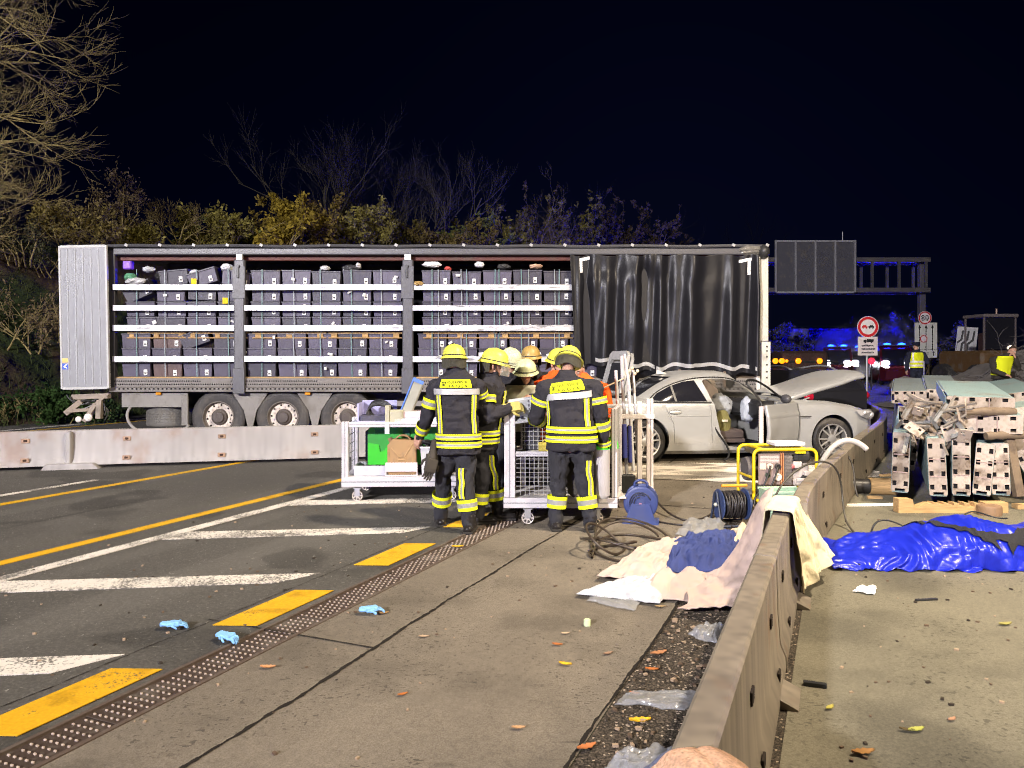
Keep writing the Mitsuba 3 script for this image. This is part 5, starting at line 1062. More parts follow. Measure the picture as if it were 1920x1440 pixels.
for z0, z1 in ((0.885, 0.94), (0.81, 0.865)): reflective(B, jk, lambda a, b: TB.patch(0, 360, a, b, 0.014, (60, 3)), z0, z1)
for c in (300, 55): reflective(B, jk, lambda a, b: TB.patch(a, b, 0.945, 1.33, 0.013, (4, 16)), c - 9, c + 9)
for a in aB: arm_bands(B, jk, a, (0.22, 0.5), None)
for l in lB: reflective(B, tk, lambda p, q: sleeve(l[1], l[2], 0.088, 0.072, p, q, 0.016), 0.36, 0.66)
side_stripe(B, tk, lB[1], 0.0, 0, 0, 0.33, 0.68, 0)
# ---- G: right firefighter from behind
oG = G(1070, 994)
rowsG = [(0.77, 0.01, 0.0, 0.245, 0.175), (0.92, 0.01, 0.0, 0.235, 0.165), (1.10, 0.0, 0.01, 0.215, 0.155), (1.28, -0.01, 0.03, 0.225, 0.15), (1.38, -0.015, 0.05, 0.22, 0.14), (1.44, -0.02, 0.065, 0.19, 0.12), (1.49, -0.02, 0.08, 0.11, 0.10), (1.54, -0.02, 0.085, 0.08, 0.085)]
aG = [((-0.245, 0.03, 1.35), (-0.335, 0.10, 1.08), (-0.22, 0.36, 1.00), (0.2, 0.95, -0.1), (-0.6, 0, 0.8), 1, 0.6), ((0.235, 0.03, 1.36), (0.29, 0.02, 1.07), (0.335, 0.10, 0.80), (0.1, 0.3, -0.9), (0.9, -0.4, 0), -1, 0.55)]
lG = [((-0.10, 0.0, 0.82), (-0.115, 0.03, 0.45), (-0.145, 0.02, 0.09)), ((0.10, 0.0, 0.82), (0.135, 0.02, 0.45), (0.185, -0.02, 0.09))]
Gp, TG, HG, jk, tk = person('firefighter at the right seen from behind, leaning into the mesh trolley', oG, rowsG, -6, aG, lG, ((-0.01, 0.16, 1.60), -4, -32, 8), seed=17, foot_dir=((-0.1, 1), (0.25, 1)), glove=(0.55, 0.36, 0.06), jr=(0.095, 0.082, 0.058))
helmet(Gp, HG, HELM, True, None, 0.87); face_parts(Gp, HG, hair=(0.10, 0.09, 0.08))
yoke(Gp, TG, jk, 226, 306, 1.335, 1.43, tilt=0.045)
Gp.part('silver_band', TG.patch(205, 335, 1.265, 1.325, 0.014, tilt=0.045), 'satin', (0.40, 0.40, 0.41), True, parent=jk)
for z0, z1 in ((0.945, 1.005), (0.855, 0.915)): reflective(Gp, jk, lambda a, b: TG.patch(0, 360, a, b, 0.014, (60, 3)), z0, z1, 0.36)
for c in (-62, 40): reflective(Gp, jk, lambda a, b: TG.patch(a, b, 1.01, 1.27, 0.013, (4, 16)), 270 + c - 9, 270 + c + 9)
for a in aG: arm_bands(Gp, jk, a, (0.30, 0.52), (0.05, 0.38), (0.095, 0.082, 0.058))
reflective(Gp, jk, lambda p, q: sleeve(aG[1][1], aG[1][2], 0.082, 0.058, p, q), 0.80, 0.98)
for l in lG: reflective(Gp, tk, lambda p, q: sleeve(l[1], l[2], 0.088, 0.072, p, q, 0.016), 0.34, 0.66)
side_stripe(Gp, tk, lG[1], 0.02, 0, 0, 0.34, 0.68, 0)
# ---- D: commander with pale vest, looking down with a torch
oD = np.array([0.12, 8.55, 0.0])
rowsD = [(0.76, 0, 0.04, 0.21, 0.16), (1.0, 0, 0.02, 0.20, 0.155), (1.22, 0, -0.02, 0.215, 0.15), (1.33, 0, -0.05, 0.20, 0.14), (1.40, 0, -0.06, 0.12, 0.11), (1.46, 0, -0.07, 0.085, 0.085)]
aD = [((-0.24, -0.04, 1.27), (-0.33, -0.12, 1.05), (-0.16, -0.30, 1.13), (0.5, -0.8, 0), (0, -0.3, 1), -1, 0.7), ((0.24, -0.04, 1.27), (0.26, -0.16, 1.05), (0.10, -0.28, 1.22), (-0.4, -0.8, 0.2), (0, -0.3, 1), 1, 0.9)]
lD = [((-0.09, 0.05, 0.80), (-0.09, 0.0, 0.45), (-0.1, 0.06, 0.09)), ((0.09, 0.05, 0.80), (0.09, 0.0, 0.45), (0.1, 0.06, 0.09))]
D, TD_, HD, jk, tk = person('fire officer in a pale vest and pale helmet bending over the case with a torch', oD, rowsD, 180, aD, lD, ((0.03, -0.13, 1.475), 178, -13, 0), seed=23, foot_dir=(0, -1))
helmet(D, HD, (0.58, 0.60, 0.34), True, None, 0.85); face_parts(D, HD)
D.part('vest', cat(TD_.patch(200, 262, 0.85, 1.36, 0.018, (20, 20)), TD_.patch(278, 340, 0.85, 1.36, 0.018, (20, 20)), TD_.patch(20, 160, 0.85, 1.36, 0.018, (20, 20))), 'cloth', (0.50, 0.50, 0.38), True)
for a in aD: arm_bands(D, jk, a, None, (0.35, 0.65))
tch = (oD + np.array([0.10, -0.36, 1.20]))
t = Thing('torch', 'lit hand torch held by the officer in the pale vest', 'torch')
td = np.array([-0.25, -0.75, -0.2]); td /= np.linalg.norm(td)
t.part('handle', cyl(tch - td * 0.10, tch + td * 0.02, 0.016), 'satin', (0.02, 0.02, 0.02), 40); t.part('head', cyl(tch + td * 0.02, tch + td * 0.05, 0.027), 'satin', (0.03, 0.03, 0.03), 40)
glow(t.part('lamp', cyl(tch + td * 0.051, tch + td * 0.054, 0.024), 'lamp_white'), (60, 62, 60), 0.4)
# ---- C: dark jacket behind B and D, bending
oC = np.array([-0.06, 9.1, 0.0])
C, TC, HC, jk, tk = person('firefighter bending behind the officer, head hidden by a pale helmet with raised visor', oC, [(0.76, 0, 0.0, 0.22, 0.17), (1.05, -0.03, -0.04, 0.22, 0.17), (1.28, -0.05, -0.1, 0.23, 0.17), (1.38, -0.03, -0.14, 0.20, 0.15), (1.45, 0.0, -0.17, 0.12, 0.11), (1.50, 0.02, -0.2, 0.085, 0.085)], 160,
    [((-0.27, -0.08, 1.30), (-0.3, -0.22, 1.06), (-0.10, -0.34, 1.0), (0.8, -0.5, 0), (0, 0, 1), -1, 0.5), ((0.22, -0.12, 1.30), (0.3, -0.25, 1.06), (0.2, -0.4, 1.0), (0, -1, 0), (0, 0, 1), 1, 0.5)], [((-0.09, 0.05, 0.80), (-0.09, 0.0, 0.45), (-0.1, 0.06, 0.09)), ((0.09, 0.05, 0.80), (0.09, 0.0, 0.45), (0.1, 0.06, 0.09))], ((0.04, -0.25, 1.60), 205, -25, 0), seed=29, foot_dir=(0, -1))
helmet(C, HC, (0.55, 0.57, 0.36), True, 'up', 0.86); face_parts(C, HC)
# ---- E: man with bronze helmet and yellow vest
oE = np.array([0.235, 9.6, 0.0])
E, TE, HE, jk, tk = person('person in bronze helmet and yellow vest facing the camera behind the officer', oE, [(0.78, 0, 0, 0.21, 0.16), (1.1, 0, 0, 0.20, 0.15), (1.32, 0, 0, 0.215, 0.145), (1.42, 0, 0, 0.2, 0.13), (1.48, 0, 0, 0.12, 0.1), (1.55, 0, 0, 0.085, 0.085)], 180,
    [((-0.24, 0, 1.38), (-0.27, 0, 1.10), (-0.2, -0.15, 0.95), (0.3, -0.6, -0.6), (-1, 0, 0), -1, 0.5), ((0.24, 0, 1.38), (0.27, 0, 1.10), (0.2, -0.15, 0.95), (-0.3, -0.6, -0.6), (1, 0, 0), 1, 0.5)], [((-0.09, 0, 0.82), (-0.09, 0, 0.45), (-0.1, 0.0, 0.09)), ((0.09, 0, 0.82), (0.09, 0, 0.45), (0.1, 0.0, 0.09))], ((0.0, -0.02, 1.635), 168, -6, 0), seed=31, foot_dir=(0, -1))
helmet(E, HE, (0.36, 0.24, 0.07), True, None, 0.86); face_parts(E, HE)
E.part('vest', cat(TE.patch(195, 255, 0.85, 1.45, 0.018, (20, 20)), TE.patch(285, 345, 0.85, 1.45, 0.018, (20, 20))), 'cloth', LIME, True); E.part('vest_band', TE.patch(195, 345, 1.05, 1.12, 0.024), 'satin', (0.6, 0.6, 0.58), True)
# ---- H and F: two rescuers in orange jackets in front of G
oH = np.array([0.50, 8.55, 0.0])
H, TH, HH, jk, tk = person('rescuer in orange jacket and dark-flapped helmet left of the right firefighter', oH, [(0.76, -0.02, 0.02, 0.22, 0.17), (1.05, -0.06, 0, 0.22, 0.165), (1.27, -0.09, -0.03, 0.22, 0.155), (1.38, -0.08, -0.05, 0.19, 0.14), (1.45, -0.05, -0.06, 0.12, 0.11), (1.52, -0.02, -0.06, 0.085, 0.085)], 200,
    [((-0.31, -0.04, 1.30), (-0.36, -0.12, 1.04), (-0.24, -0.30, 0.96), (0.6, -0.7, 0), (-0.3, 0, 1), -1, 0.6), ((0.16, -0.08, 1.30), (0.2, -0.2, 1.04), (0.1, -0.36, 0.96), (-0.3, -0.9, 0), (0.3, 0, 1), 1, 0.6)], [((-0.09, 0.05, 0.80), (-0.09, 0.0, 0.45), (-0.1, 0.06, 0.09)), ((0.09, 0.05, 0.80), (0.09, 0.0, 0.45), (0.1, 0.06, 0.09))], ((0.01, -0.08, 1.585), 215, -14, 0), jacket=ORNG, seed=37, foot_dir=(0, -1))
helmet(H, HH, HELM, True, None, 0.86, (0.05, 0.05, 0.045)); face_parts(H, HH)
H.part('reflective_band', TH.patch(0, 360, 1.08, 1.14, 0.014, (50, 3)), 'satin', (0.6, 0.6, 0.58), True, parent=jk)
oFp = np.array([0.79, 8.7, 0.0])
Fp, TF, HF, jk, tk = person('grey-haired rescuer in orange jacket, mostly hidden by the right firefighter', oFp, [(0.76, 0, 0.0, 0.21, 0.165), (1.05, 0.0, 0, 0.21, 0.16), (1.27, 0.0, -0.04, 0.215, 0.15), (1.37, 0.0, -0.07, 0.19, 0.14), (1.44, -0.02, -0.09, 0.11, 0.10), (1.49, -0.04, -0.1, 0.08, 0.08)], 175,
    [((-0.23, -0.06, 1.30), (-0.26, -0.16, 1.05), (-0.1, -0.34, 1.0), (0.5, -0.8, 0), (-0.3, 0, 1), -1, 0.6), ((0.23, -0.06, 1.30), (0.27, -0.14, 1.05), (0.14, -0.32, 0.98), (-0.3, -0.9, 0), (0.3, 0, 1), 1, 0.6)], [((-0.09, 0.05, 0.80), (-0.09, 0.0, 0.45), (-0.1, 0.06, 0.09)), ((0.09, 0.05, 0.80), (0.09, 0.0, 0.45), (0.1, 0.06, 0.09))], ((-0.07, -0.15, 1.515), 165, -24, -8), jacket=ORNG, seed=41, foot_dir=(0, -1))
face_parts(Fp, HF, hair=(0.26, 0.24, 0.20))
Fp.part('reflective_band', TF.patch(0, 360, 1.08, 1.14, 0.014, (50, 3)), 'satin', (0.6, 0.6, 0.58), True, parent=jk)
# ---- officer by the signs, and the man by the earth heap
oP = at(1718, 25.0) + [0, 0, 0.42]
Pp, TP, HP, jk, tk = person('police officer in yellow vest, back turned, before the white lane board', oP, [(0.80, 0, 0, 0.20, 0.15), (1.05, 0, 0, 0.19, 0.145), (1.30, 0, 0, 0.215, 0.14), (1.40, 0, 0, 0.2, 0.13), (1.46, 0, 0, 0.12, 0.1), (1.52, 0, 0, 0.08, 0.08)], 10,
    [((-0.24, 0, 1.36), (-0.30, -0.02, 1.08), (-0.29, 0.04, 0.84), (0, 0.3, -0.9), (-1, 0, 0), 1, 0.5), ((0.24, 0, 1.36), (0.37, 0.0, 1.10), (0.28, 0.14, 1.30), (-0.2, 0.3, 0.9), (1, 0, 0), -1, 0.5)], [((-0.09, 0, 0.84), (-0.1, 0, 0.46), (-0.11, 0.0, 0.09)), ((0.09, 0, 0.84), (0.1, 0, 0.46), (0.11, 0.0, 0.09))], ((0.0, 0.02, 1.62), 20, -4, 0), jacket=(0.02, 0.022, 0.04), trousers=(0.02, 0.022, 0.035), seed=43)
face_parts(Pp, HP, hair=(0.02, 0.018, 0.015))
cap = lathe([(0.001, 0.14), (0.10, 0.135), (0.125, 0.115), (0.105, 0.075), (0.103, 0.03)], 28); kc = Pp.part('cap', ap(cap, HP), 'cloth', (0.012, 0.014, 0.03), True); Pp.part('cap_peak', ap(bx(0.17, 0.09, 0.012, (0, 0.12, 0.035), 0.005), HP), 'gloss', (0.01, 0.01, 0.012), parent=kc)
kv = Pp.part('vest', TP.patch(0, 360, 0.92, 1.42, 0.014, (60, 24)), 'cloth', LIME, True)
for z in (0.97, 1.09): Pp.part('vest_band', TP.patch(0, 360, z, z + 0.06, 0.022, (60, 3)), 'satin', (0.75, 0.72, 0.66), True, parent=kv)
Pp.part('vest_band', TP.patch(205, 225, 1.15, 1.42, 0.022, (5, 12)), 'satin', (0.75, 0.72, 0.66), True, parent=kv)
oM = at(1876, 19.4) + [0, 0, 0.33]
Mp, TM_, HM_, jk, tk = person('person in bright yellow vest with dark tousled hair bowing the head beside the earth heap', oM, [(0.80, -0.02, 0, 0.21, 0.16), (1.05, 0, -0.03, 0.21, 0.155), (1.25, 0.02, -0.08, 0.23, 0.15), (1.36, 0.04, -0.13, 0.2, 0.14), (1.42, 0.06, -0.17, 0.12, 0.1), (1.46, 0.08, -0.2, 0.08, 0.08)], 195,
    [((-0.24, -0.08, 1.28), (-0.28, -0.16, 1.02), (-0.10, -0.30, 0.92), (0.8, -0.5, -0.2), (-0.3, 0, 1), -1, 0.5), ((0.26, -0.08, 1.28), (0.34, -0.18, 1.06), (0.18, -0.30, 1.34), (-0.4, 0, 0.9), (0.5, -0.5, 0.5), 1, 0.6)], [((-0.09, 0, 0.84), (-0.1, 0, 0.46), (-0.11, 0.0, 0.09)), ((0.09, 0, 0.84), (0.1, 0, 0.46), (0.11, 0.0, 0.09))], ((0.12, -0.27, 1.52), 205, -32, 0), jacket=(0.04, 0.035, 0.03), trousers=(0.03, 0.03, 0.035), seed=47, foot_dir=(0, -1))
face_parts(Mp, HM_, hair=(0.045, 0.03, 0.02))
kv = Mp.part('vest', cat(TM_.patch(200, 262, 0.9, 1.38, 0.014, (20, 24)), TM_.patch(278, 340, 0.9, 1.38, 0.014, (20, 24)), TM_.patch(-20, 160, 0.9, 1.38, 0.014, (30, 24))), 'cloth', LIME, True)
for z in (0.98, 1.10): Mp.part('vest_band', TM_.patch(200, 340, z, z + 0.055, 0.022, (40, 3)), 'satin', (0.8, 0.8, 0.78), True, parent=kv)
# ================================================================ the wrecked silver saloon
pr_, pf_ = np.array([2.08, 12.2]), np.array([5.25, 12.7]); cd = (pf_ - pr_) / np.linalg.norm(pf_ - pr_); cn = np.array([-cd[1], cd[0]])
cc = (pr_ + pf_) / 2 + cn * 0.80
CM = np.eye(4); CM[:3, 0] = (*cd, 0); CM[:3, 1] = (*cn, 0); CM[:3, 3] = (*cc, 0)
sx_ = [-2.72, -2.66, -2.5, -2.2, -1.6, -0.9, -0.2, 0.5, 1.0, 1.6, 2.05, 2.32, 2.46, 2.5]
I = lambda x, ys, xs=sx_: float(np.interp(x, xs, ys))
hw = [0.62, 0.74, 0.84, 0.90, 0.925, 0.93, 0.93, 0.93, 0.93, 0.92, 0.87, 0.76, 0.62, 0.55]
zb = [0.36, 0.27, 0.22, 0.17, 0.13, 0.12, 0.12, 0.12, 0.12, 0.14, 0.17, 0.22, 0.30, 0.36]
zs = [0.80, 0.88, 0.92, 0.945, 0.955, 0.945, 0.93, 0.92, 0.91, 0.885, 0.82, 0.74, 0.66, 0.60]
zt = [0.84, 0.95, 1.01, 1.04, 1.06, 1.02, 0.99, 0.99, 1.00, 0.965, 0.90, 0.82, 0.72, 0.64]
def ring_at(x):
    w, b, s, t_ = I(x, hw), I(x, zb), I(x, zs), I(x, zt)
    half = [(0.0, b), (w * 0.86, b), (w * 0.955, b + 0.06), (w * 0.985, b + 0.20), (w, b + 0.36), (w * 0.998, s - 0.22), (w * 0.992, s - 0.12), (w * 0.972, s - 0.03), (w * 0.93, s + 0.012), (w * 0.75, (s + t_) / 2 + 0.02), (w * 0.4, t_), (0.0, t_ + 0.012)]
    return [(x, -y, z) for y, z in half] + [(x, y, z) for y, z in half[-2:0:-1]]
xs_ = np.unique(np.r_[np.linspace(-2.72, 2.5, 54), sx_])
lower = mfd(loft([ring_at(x) for x in xs_]))
def box_m(x0, x1, y0, y1, z0, z1): return m3.Manifold.cube([x1 - x0, y1 - y0, z1 - z0]).translate([x0, y0, z0])
def cyl_y(x, z, r, y0, y1): return m3.Manifold.cylinder(y1 - y0, r, r, 48).rotate([-90, 0, 0]).translate([x, y0, z])
RW = 0.335
for x in (-1.6, 1.6):
    for y0, y1 in ((-1.2, -0.60), (0.60, 1.2)): lower -= cyl_y(x, RW + 0.01, 0.385, y0, y1)
lower -= box_m(-1.55, 0.74, -0.80, 0.80, 0.22, 1.3)
lower -= box_m(0.96, 2.28, -0.70, 0.70, 0.45, 1.3)
lower -= box_m(-2.5, -1.75, -0.68, 0.68, 0.45, 1.3)
door_poly = [(-0.46, 0.96), (-0.42, 0.70), (-0.36, 0.45), (-0.22, 0.245), (0.02, 0.21), (0.50, 0.21), (0.62, 0.3), (0.62, 1.4), (-0.46, 1.4)]
def prism_y(poly, y0, y1):
    m = upright(prism(Polygon(poly), y1 - y0)); m.vertices = m.vertices + [0, y1, 0]; return mfd(m)
lower -= prism_y(door_poly, -1.2, -0.70)
# panel gaps of the rear door and fender
for poly in ([(-1.32, 0.955), (-1.312, 0.955), (-1.14, 0.62), (-1.12, 0.30), (-1.128, 0.30), (-1.148, 0.62)], [(-0.53, 0.96), (-0.522, 0.96), (-0.492, 0.27), (-0.5, 0.27)], [(-1.128, 0.30), (-0.49, 0.262), (-0.49, 0.27), (-1.12, 0.308)], [(0.86, 0.93), (0.868, 0.93), (0.868, 0.2), (0.86, 0.2)], [(-1.0, 0.255), (0.9, 0.255), (0.9, 0.262), (-1.0, 0.262)]):
    lower -= prism_y(poly, -1.2, -0.905)
car = Thing('silver_saloon_car', 'wrecked silver saloon car with popped bonnet and open front door', 'car', M=CM)
kb_ = car.part('body', unm(lower), 'car_paint', None, 32)
# greenhouse
def gring(z, x0, x1, w, n=40):
    a = np.linspace(0, 2 * PI, n, endpoint=False); e = 2 / 4.2; c, s = np.cos(a), np.sin(a)
    x = (x0 + x1) / 2 + (x1 - x0) / 2 * np.sign(c) * np.abs(c) ** e; y = w * np.sign(s) * np.abs(s) ** e * (1 - 0.10 * np.maximum(0, (x - 0.1)) ** 2 - 0.05 * np.maximum(0, -1.2 - x) ** 2)
    return np.stack([x, y, np.full(n, z)], 1)
GZ = [(0.90, -2.02, 0.76, 0.885), (0.98, -1.86, 0.62, 0.865), (1.10, -1.62, 0.43, 0.815), (1.22, -1.39, 0.25, 0.755), (1.32, -1.17, 0.10, 0.70), (1.39, -0.96, 0.0, 0.64), (1.425, -0.76, -0.09, 0.55), (1.445, -0.52, -0.19, 0.40)]
def gh(off): return mfd(loft([gring(z - (off if z > 1.3 else 0), x0 + off * 1.3, x1 - off * 1.3, w - off) for z, x0, x1, w in GZ]))
gho = gh(0.0); cab = gho - gh(0.05) - box_m(-3, 3, -1, 1, 0.0, 0.925)
win_r = [(-1.50, 0.965), (-1.37, 1.09), (-1.14, 1.205), (-0.92, 1.275), (-0.72, 1.30), (-0.56, 0.965)]
win_f = [(-0.46, 0.92), (-0.59, 1.275), (-0.555, 1.31), (-0.3, 1.325), (0.0, 1.285), (0.18, 1.19), (0.38, 1.06), (0.56, 0.92)]
for y0, y1 in ((-1.2, -0.4), (0.4, 1.2)): cab = cab - prism_y(win_r, y0, y1) - prism_y(win_f, y0, y1)
wsh = m3.Manifold.hull_points(np.array([(x, y, z) for x in (-0.3, 1.2) for y, z in ((-0.72, 0.95), (0.72, 0.95), (-0.56, 1.36), (0.56, 1.36))])) - box_m(-0.5, -0.02, -1, 1, 0, 2)
bwi = m3.Manifold.hull_points(np.array([(x, y, z) for x in (-2.4, -1.0) for y, z in ((-0.66, 0.98), (0.66, 0.98), (-0.5, 1.35), (0.5, 1.35))]))
cab = cab - wsh - bwi
car.part('roof', unm(cab), 'car_paint', None, 35, label='silver roof and window pillars')
glass_shell = gh(0.012) - gh(0.018)
car.part('rear_side_window', unm(glass_shell ^ prism_y([(x + 0.0, z - 0.005) for x, z in win_r], -1.2, -0.4)), 'tint_glass', None, 40)
car.part('rear_side_window', unm(glass_shell ^ prism_y(win_r, 0.4, 1.2)), 'tint_glass', None, 40)
car.part('front_side_window', unm(glass_shell ^ prism_y(win_f, 0.4, 1.2)), 'visor', None, 40)
car.part('windscreen', unm(glass_shell ^ wsh), 'visor', None, 40)
car.part('rear_window', unm(glass_shell ^ bwi), 'tint_glass', None, 40)
def on_side(x, z, w=None):
    """y of the near side of the cabin at x, z"""
    r = np.array([[np.interp(z, [g_[0] for g_ in GZ], [g_[k] for g_ in GZ]) for k in (1, 2, 3)]])[0]
    u = np.clip(abs(x - (r[0] + r[1]) / 2) / ((r[1] - r[0]) / 2), 0, 0.999); return -r[2] * (1 - u ** 4.2) ** (1 / 4.2)
def side_line(pts, off=0.008, n=40): c = curve([(x, 0, z) for x, z in pts], n); return np.array([(p[0], on_side(p[0], p[2]) - off, p[2]) for p in c])
car.part('window_trim', tube(side_line([(-1.53, 0.97), (-1.38, 1.10), (-1.14, 1.222), (-0.84, 1.31), (-0.45, 1.345), (-0.02, 1.30), (0.22, 1.19), (0.43, 1.06)]), 0.010, 6), 'satin', (0.02, 0.02, 0.02), True)
car.part('window_pillar_bar', beam((-1.12, on_side(-1.12, 1.2) - 0.004, 1.205), (-1.08, on_side(-1.1, 0.97) - 0.004, 0.965), 0.035, 0.01, up=(0, 1, 0)), 'satin', (0.05, 0.05, 0.05))
car.part('belt_trim', beam((-1.56, -0.888, 0.962), (-0.5, -0.888, 0.948), 0.016, 0.022), 'satin', (0.03, 0.03, 0.03))
hd = car.part('door_handle', ap(ball((0, 0, 0), 1, 3, (0.105, 0.022, 0.028)), pose(-1.18 + 0.07, -0.93, 0.80)), 'metal', (0.8, 0.8, 0.76), True)
car.part('handle_recess', ap(ball((0, 0, 0), 1, 3, (0.12, 0.012, 0.045)), pose(-1.18 + 0.07, -0.918, 0.795)), 'satin', (0.10, 0.10, 0.095), True, parent=hd)
car.part('swage_line', tube(np.array([(x, -I(x, hw) * 1.0 - 0.002, z) for x, z in ((-1.25, 0.735), (-0.9, 0.74), (-0.54, 0.735))]), 0.006, 5), 'car_paint', None, True)
car.part('aerial_fin', ap(hull_pts([(-0.10, 0, 0), (0.12, 0, 0), (-0.10, 0, 0.065), (-0.06, 0, 0.06), (-0.1, -0.02, 0), (-0.1, 0.02, 0), (0.1, 0.01, 0), (0.1, -0.01, 0)]), pose(-1.0, 0, 1.385)), 'satin', (0.65, 0.62, 0.56))
# wheels
def car_wheel():
    tyre = lathe([(0.235, -0.10), (0.25, -0.112), (0.30, -0.118), (0.325, -0.10), (RW, -0.075), (RW, -0.03), (RW - 0.008, -0.027), (RW - 0.008, -0.02), (RW, -0.017), (RW, 0.017), (RW - 0.008, 0.02), (RW - 0.008, 0.027), (RW, 0.03), (RW, 0.075), (0.325, 0.10), (0.30, 0.118), (0.25, 0.112), (0.235, 0.10)], 44)
    rim = lathe([(0.245, 0.105), (0.242, 0.113), (0.225, 0.108), (0.218, 0.07), (0.215, -0.09), (0.21, -0.09), (0.21, 0.06)], 44)
    sp = []
    for i in range(5):
        for s in (-1, 1):
            a0, a1 = i * 2 * PI / 5 + s * 0.14, i * 2 * PI / 5 + s * 0.26
            sp.append(hull_pts([(0.05 * math.cos(a0) + dx, 0.05 * math.sin(a0) + dy, z) for dx, dy in ((0.012, 0), (-0.012, 0), (0, 0.012), (0, -0.012)) for z in (0.075, 0.098)] + [(0.222 * math.cos(a1) + dx, 0.222 * math.sin(a1) + dy, z) for dx, dy in ((0.014, 0), (-0.014, 0), (0, 0.014), (0, -0.014)) for z in (0.085, 0.105)]))
    hub = lathe([(0.07, 0.08), (0.065, 0.10), (0.035, 0.106), (0.0, 0.106)], 24)
    back = lathe([(0.215, 0.0), (0.0, 0.0)], 30); disc_ = lathe([(0.16, 0.02), (0.16, 0.035), (0.05, 0.035), (0.0, 0.03)], 30)
    st = R('x', 90)
    return [(n, ply(ap(m, st), mm, c, sm)) for n, m, mm, c, sm in (('tyre', tyre, 'dirty', (0.02, 0.019, 0.018), 35), ('rim', rim, 'metal', (0.62, 0.60, 0.57), 35), ('spokes', cat(sp), 'metal', (0.66, 0.64, 0.60), 30), ('hub', hub, 'metal', (0.5, 0.49, 0.47), 35), ('brake_disc', disc_, 'metal', (0.16, 0.15, 0.14), 35), ('wheel_back', back, 'matte', (0.012, 0.012, 0.012), None))]
cwh = car_wheel()
for x in (-1.6, 1.6):
    for far in (0, 1):
        M = pose(x, -0.80 if not far else 0.80, RW, yaw=180 * far + (-4 if x > 0 and not far else 0)) @ R('y', 20 if x > 0 else 50)
        k = car.part('wheel', cwh[0][1], None, M=M)
        for nm, d in cwh[1:]: car.part(nm, d, None, M=M, parent=k)
        car.part('wheel_arch_liner', ap(lathe([(0.384, -0.16), (0.384, 0.12)], 40), pose(x, -0.74 if not far else 0.74, RW + 0.01) @ R('x', 90)), 'matte', (0.012, 0.012, 0.012), True)
# bonnet popped up, boot lid raised
def hood_pt(u, v):
    x = 0.0 + 1.52 * u; y = (v - 0.5) * 2 * (0.72 - 0.10 * u ** 3); crown = 0.035 * (1 - (2 * v - 1) ** 2)
    return x, y, crown - 0.05 * np.maximum(0, u - 0.86) / 0.14 - 0.04 * np.abs(2 * v - 1) ** 8 + 0.02 * np.sin(7 * u + 3 * v) * u
BM = pose(0.86, 0, 1.03) @ R('y', -16.0)
kh = car.part('bonnet', grid(40, 30, hood_pt, 0.012), 'car_paint', None, True, M=BM, label='crumpled bonnet standing half open')
car.part('bonnet_edge', cat(*[tube(np.array([(float(a), float(b), float(c) - 0.035) for a, b, c in [hood_pt(np.array(u), np.array(vv)) for u in np.linspace(0.02, 0.98, 14)]]), 0.042, 6) for vv in (0.01, 0.99)], tube(np.array([(float(a) - 0.02, float(b), float(c) - 0.03) for a, b, c in [hood_pt(np.array(0.99), np.array(v)) for v in np.linspace(0.02, 0.98, 14)]]), 0.035, 6)), 'car_paint', None, True, M=BM, parent=kh)
car.part('engine_bay', cat(span(1.0, 2.2, -0.65, 0.65, 0.46, 0.62), span(1.05, 1.7, -0.4, 0.4, 0.62, 0.8), span(1.75, 2.05, -0.6, 0.1, 0.62, 0.78), span(1.1, 1.45, -0.66, -0.45, 0.62, 0.84), tube(curve([(1.0, -0.6, 0.86), (1.3, -0.5, 0.93), (1.7, -0.55, 0.88), (2.1, -0.5, 0.84)], 14), 0.03, 7), tube(curve([(1.2, 0.2, 0.86), (1.5, 0.3, 0.9), (2.0, 0.1, 0.84)], 14), 0.04, 7)), 'dirty', (0.045, 0.045, 0.048))
car.part('hinge_arm', cat(beam((0.90, -0.68, 0.98), (1.12, -0.66, 0.90), 0.03, 0.05), beam((0.95, -0.70, 0.93), (1.06, -0.68, 1.06), 0.025, 0.03), beam((1.0, -0.7, 0.90), (1.30, -0.69, 1.0), 0.02)), 'metal', (0.7, 0.7, 0.68))
lid = [(-0.52, 0.66), (-0.40, 0.72), (0.40, 0.72), (0.52, 0.66), (0.60, 0.0), (0.55, -0.03), (0.48, 0.0), (0.42, 0.50), (0.34, 0.57), (-0.34, 0.57), (-0.42, 0.50), (-0.48, 0.0), (-0.55, -0.03), (-0.60, 0.0)]
LMx = pose(-1.86, 0, 1.06) @ R('z', 90) @ R('x', 14)
kl = car.part('boot_lid', upright(tr(prism(Polygon([(-0.56, 0), (-0.54, 0.60), (-0.44, 0.70), (0.44, 0.70), (0.54, 0.60), (0.56, 0)]), 0.05), 0, 0, 0)), 'car_paint', None, 30, M=LMx, label='raised boot lid')
car.part('lid_frame', upright(tr(prism(Polygon(lid), 0.05), 0, 0.0, -0.07)), 'satin', (0.42, 0.41, 0.39), None, M=LMx, parent=kl)
car.part('lid_lining', upright(tr(prism(Polygon([(-0.42, 0.05), (-0.40, 0.52), (0.40, 0.52), (0.42, 0.05)]), 0.02), 0, 0, -0.03)), 'matte', (0.02, 0.02, 0.025), None, M=LMx, parent=kl)
# boot lid seen edge-on from the near side: quarter loop over the open boot
car.part('boot_seal', tube(curve([(-2.54, -0.66, 0.98), (-2.45, -0.70, 1.03), (-2.2, -0.72, 1.07), (-1.9, -0.72, 1.09)], 16), 0.018, 6), 'satin', (0.02, 0.02, 0.02), True)
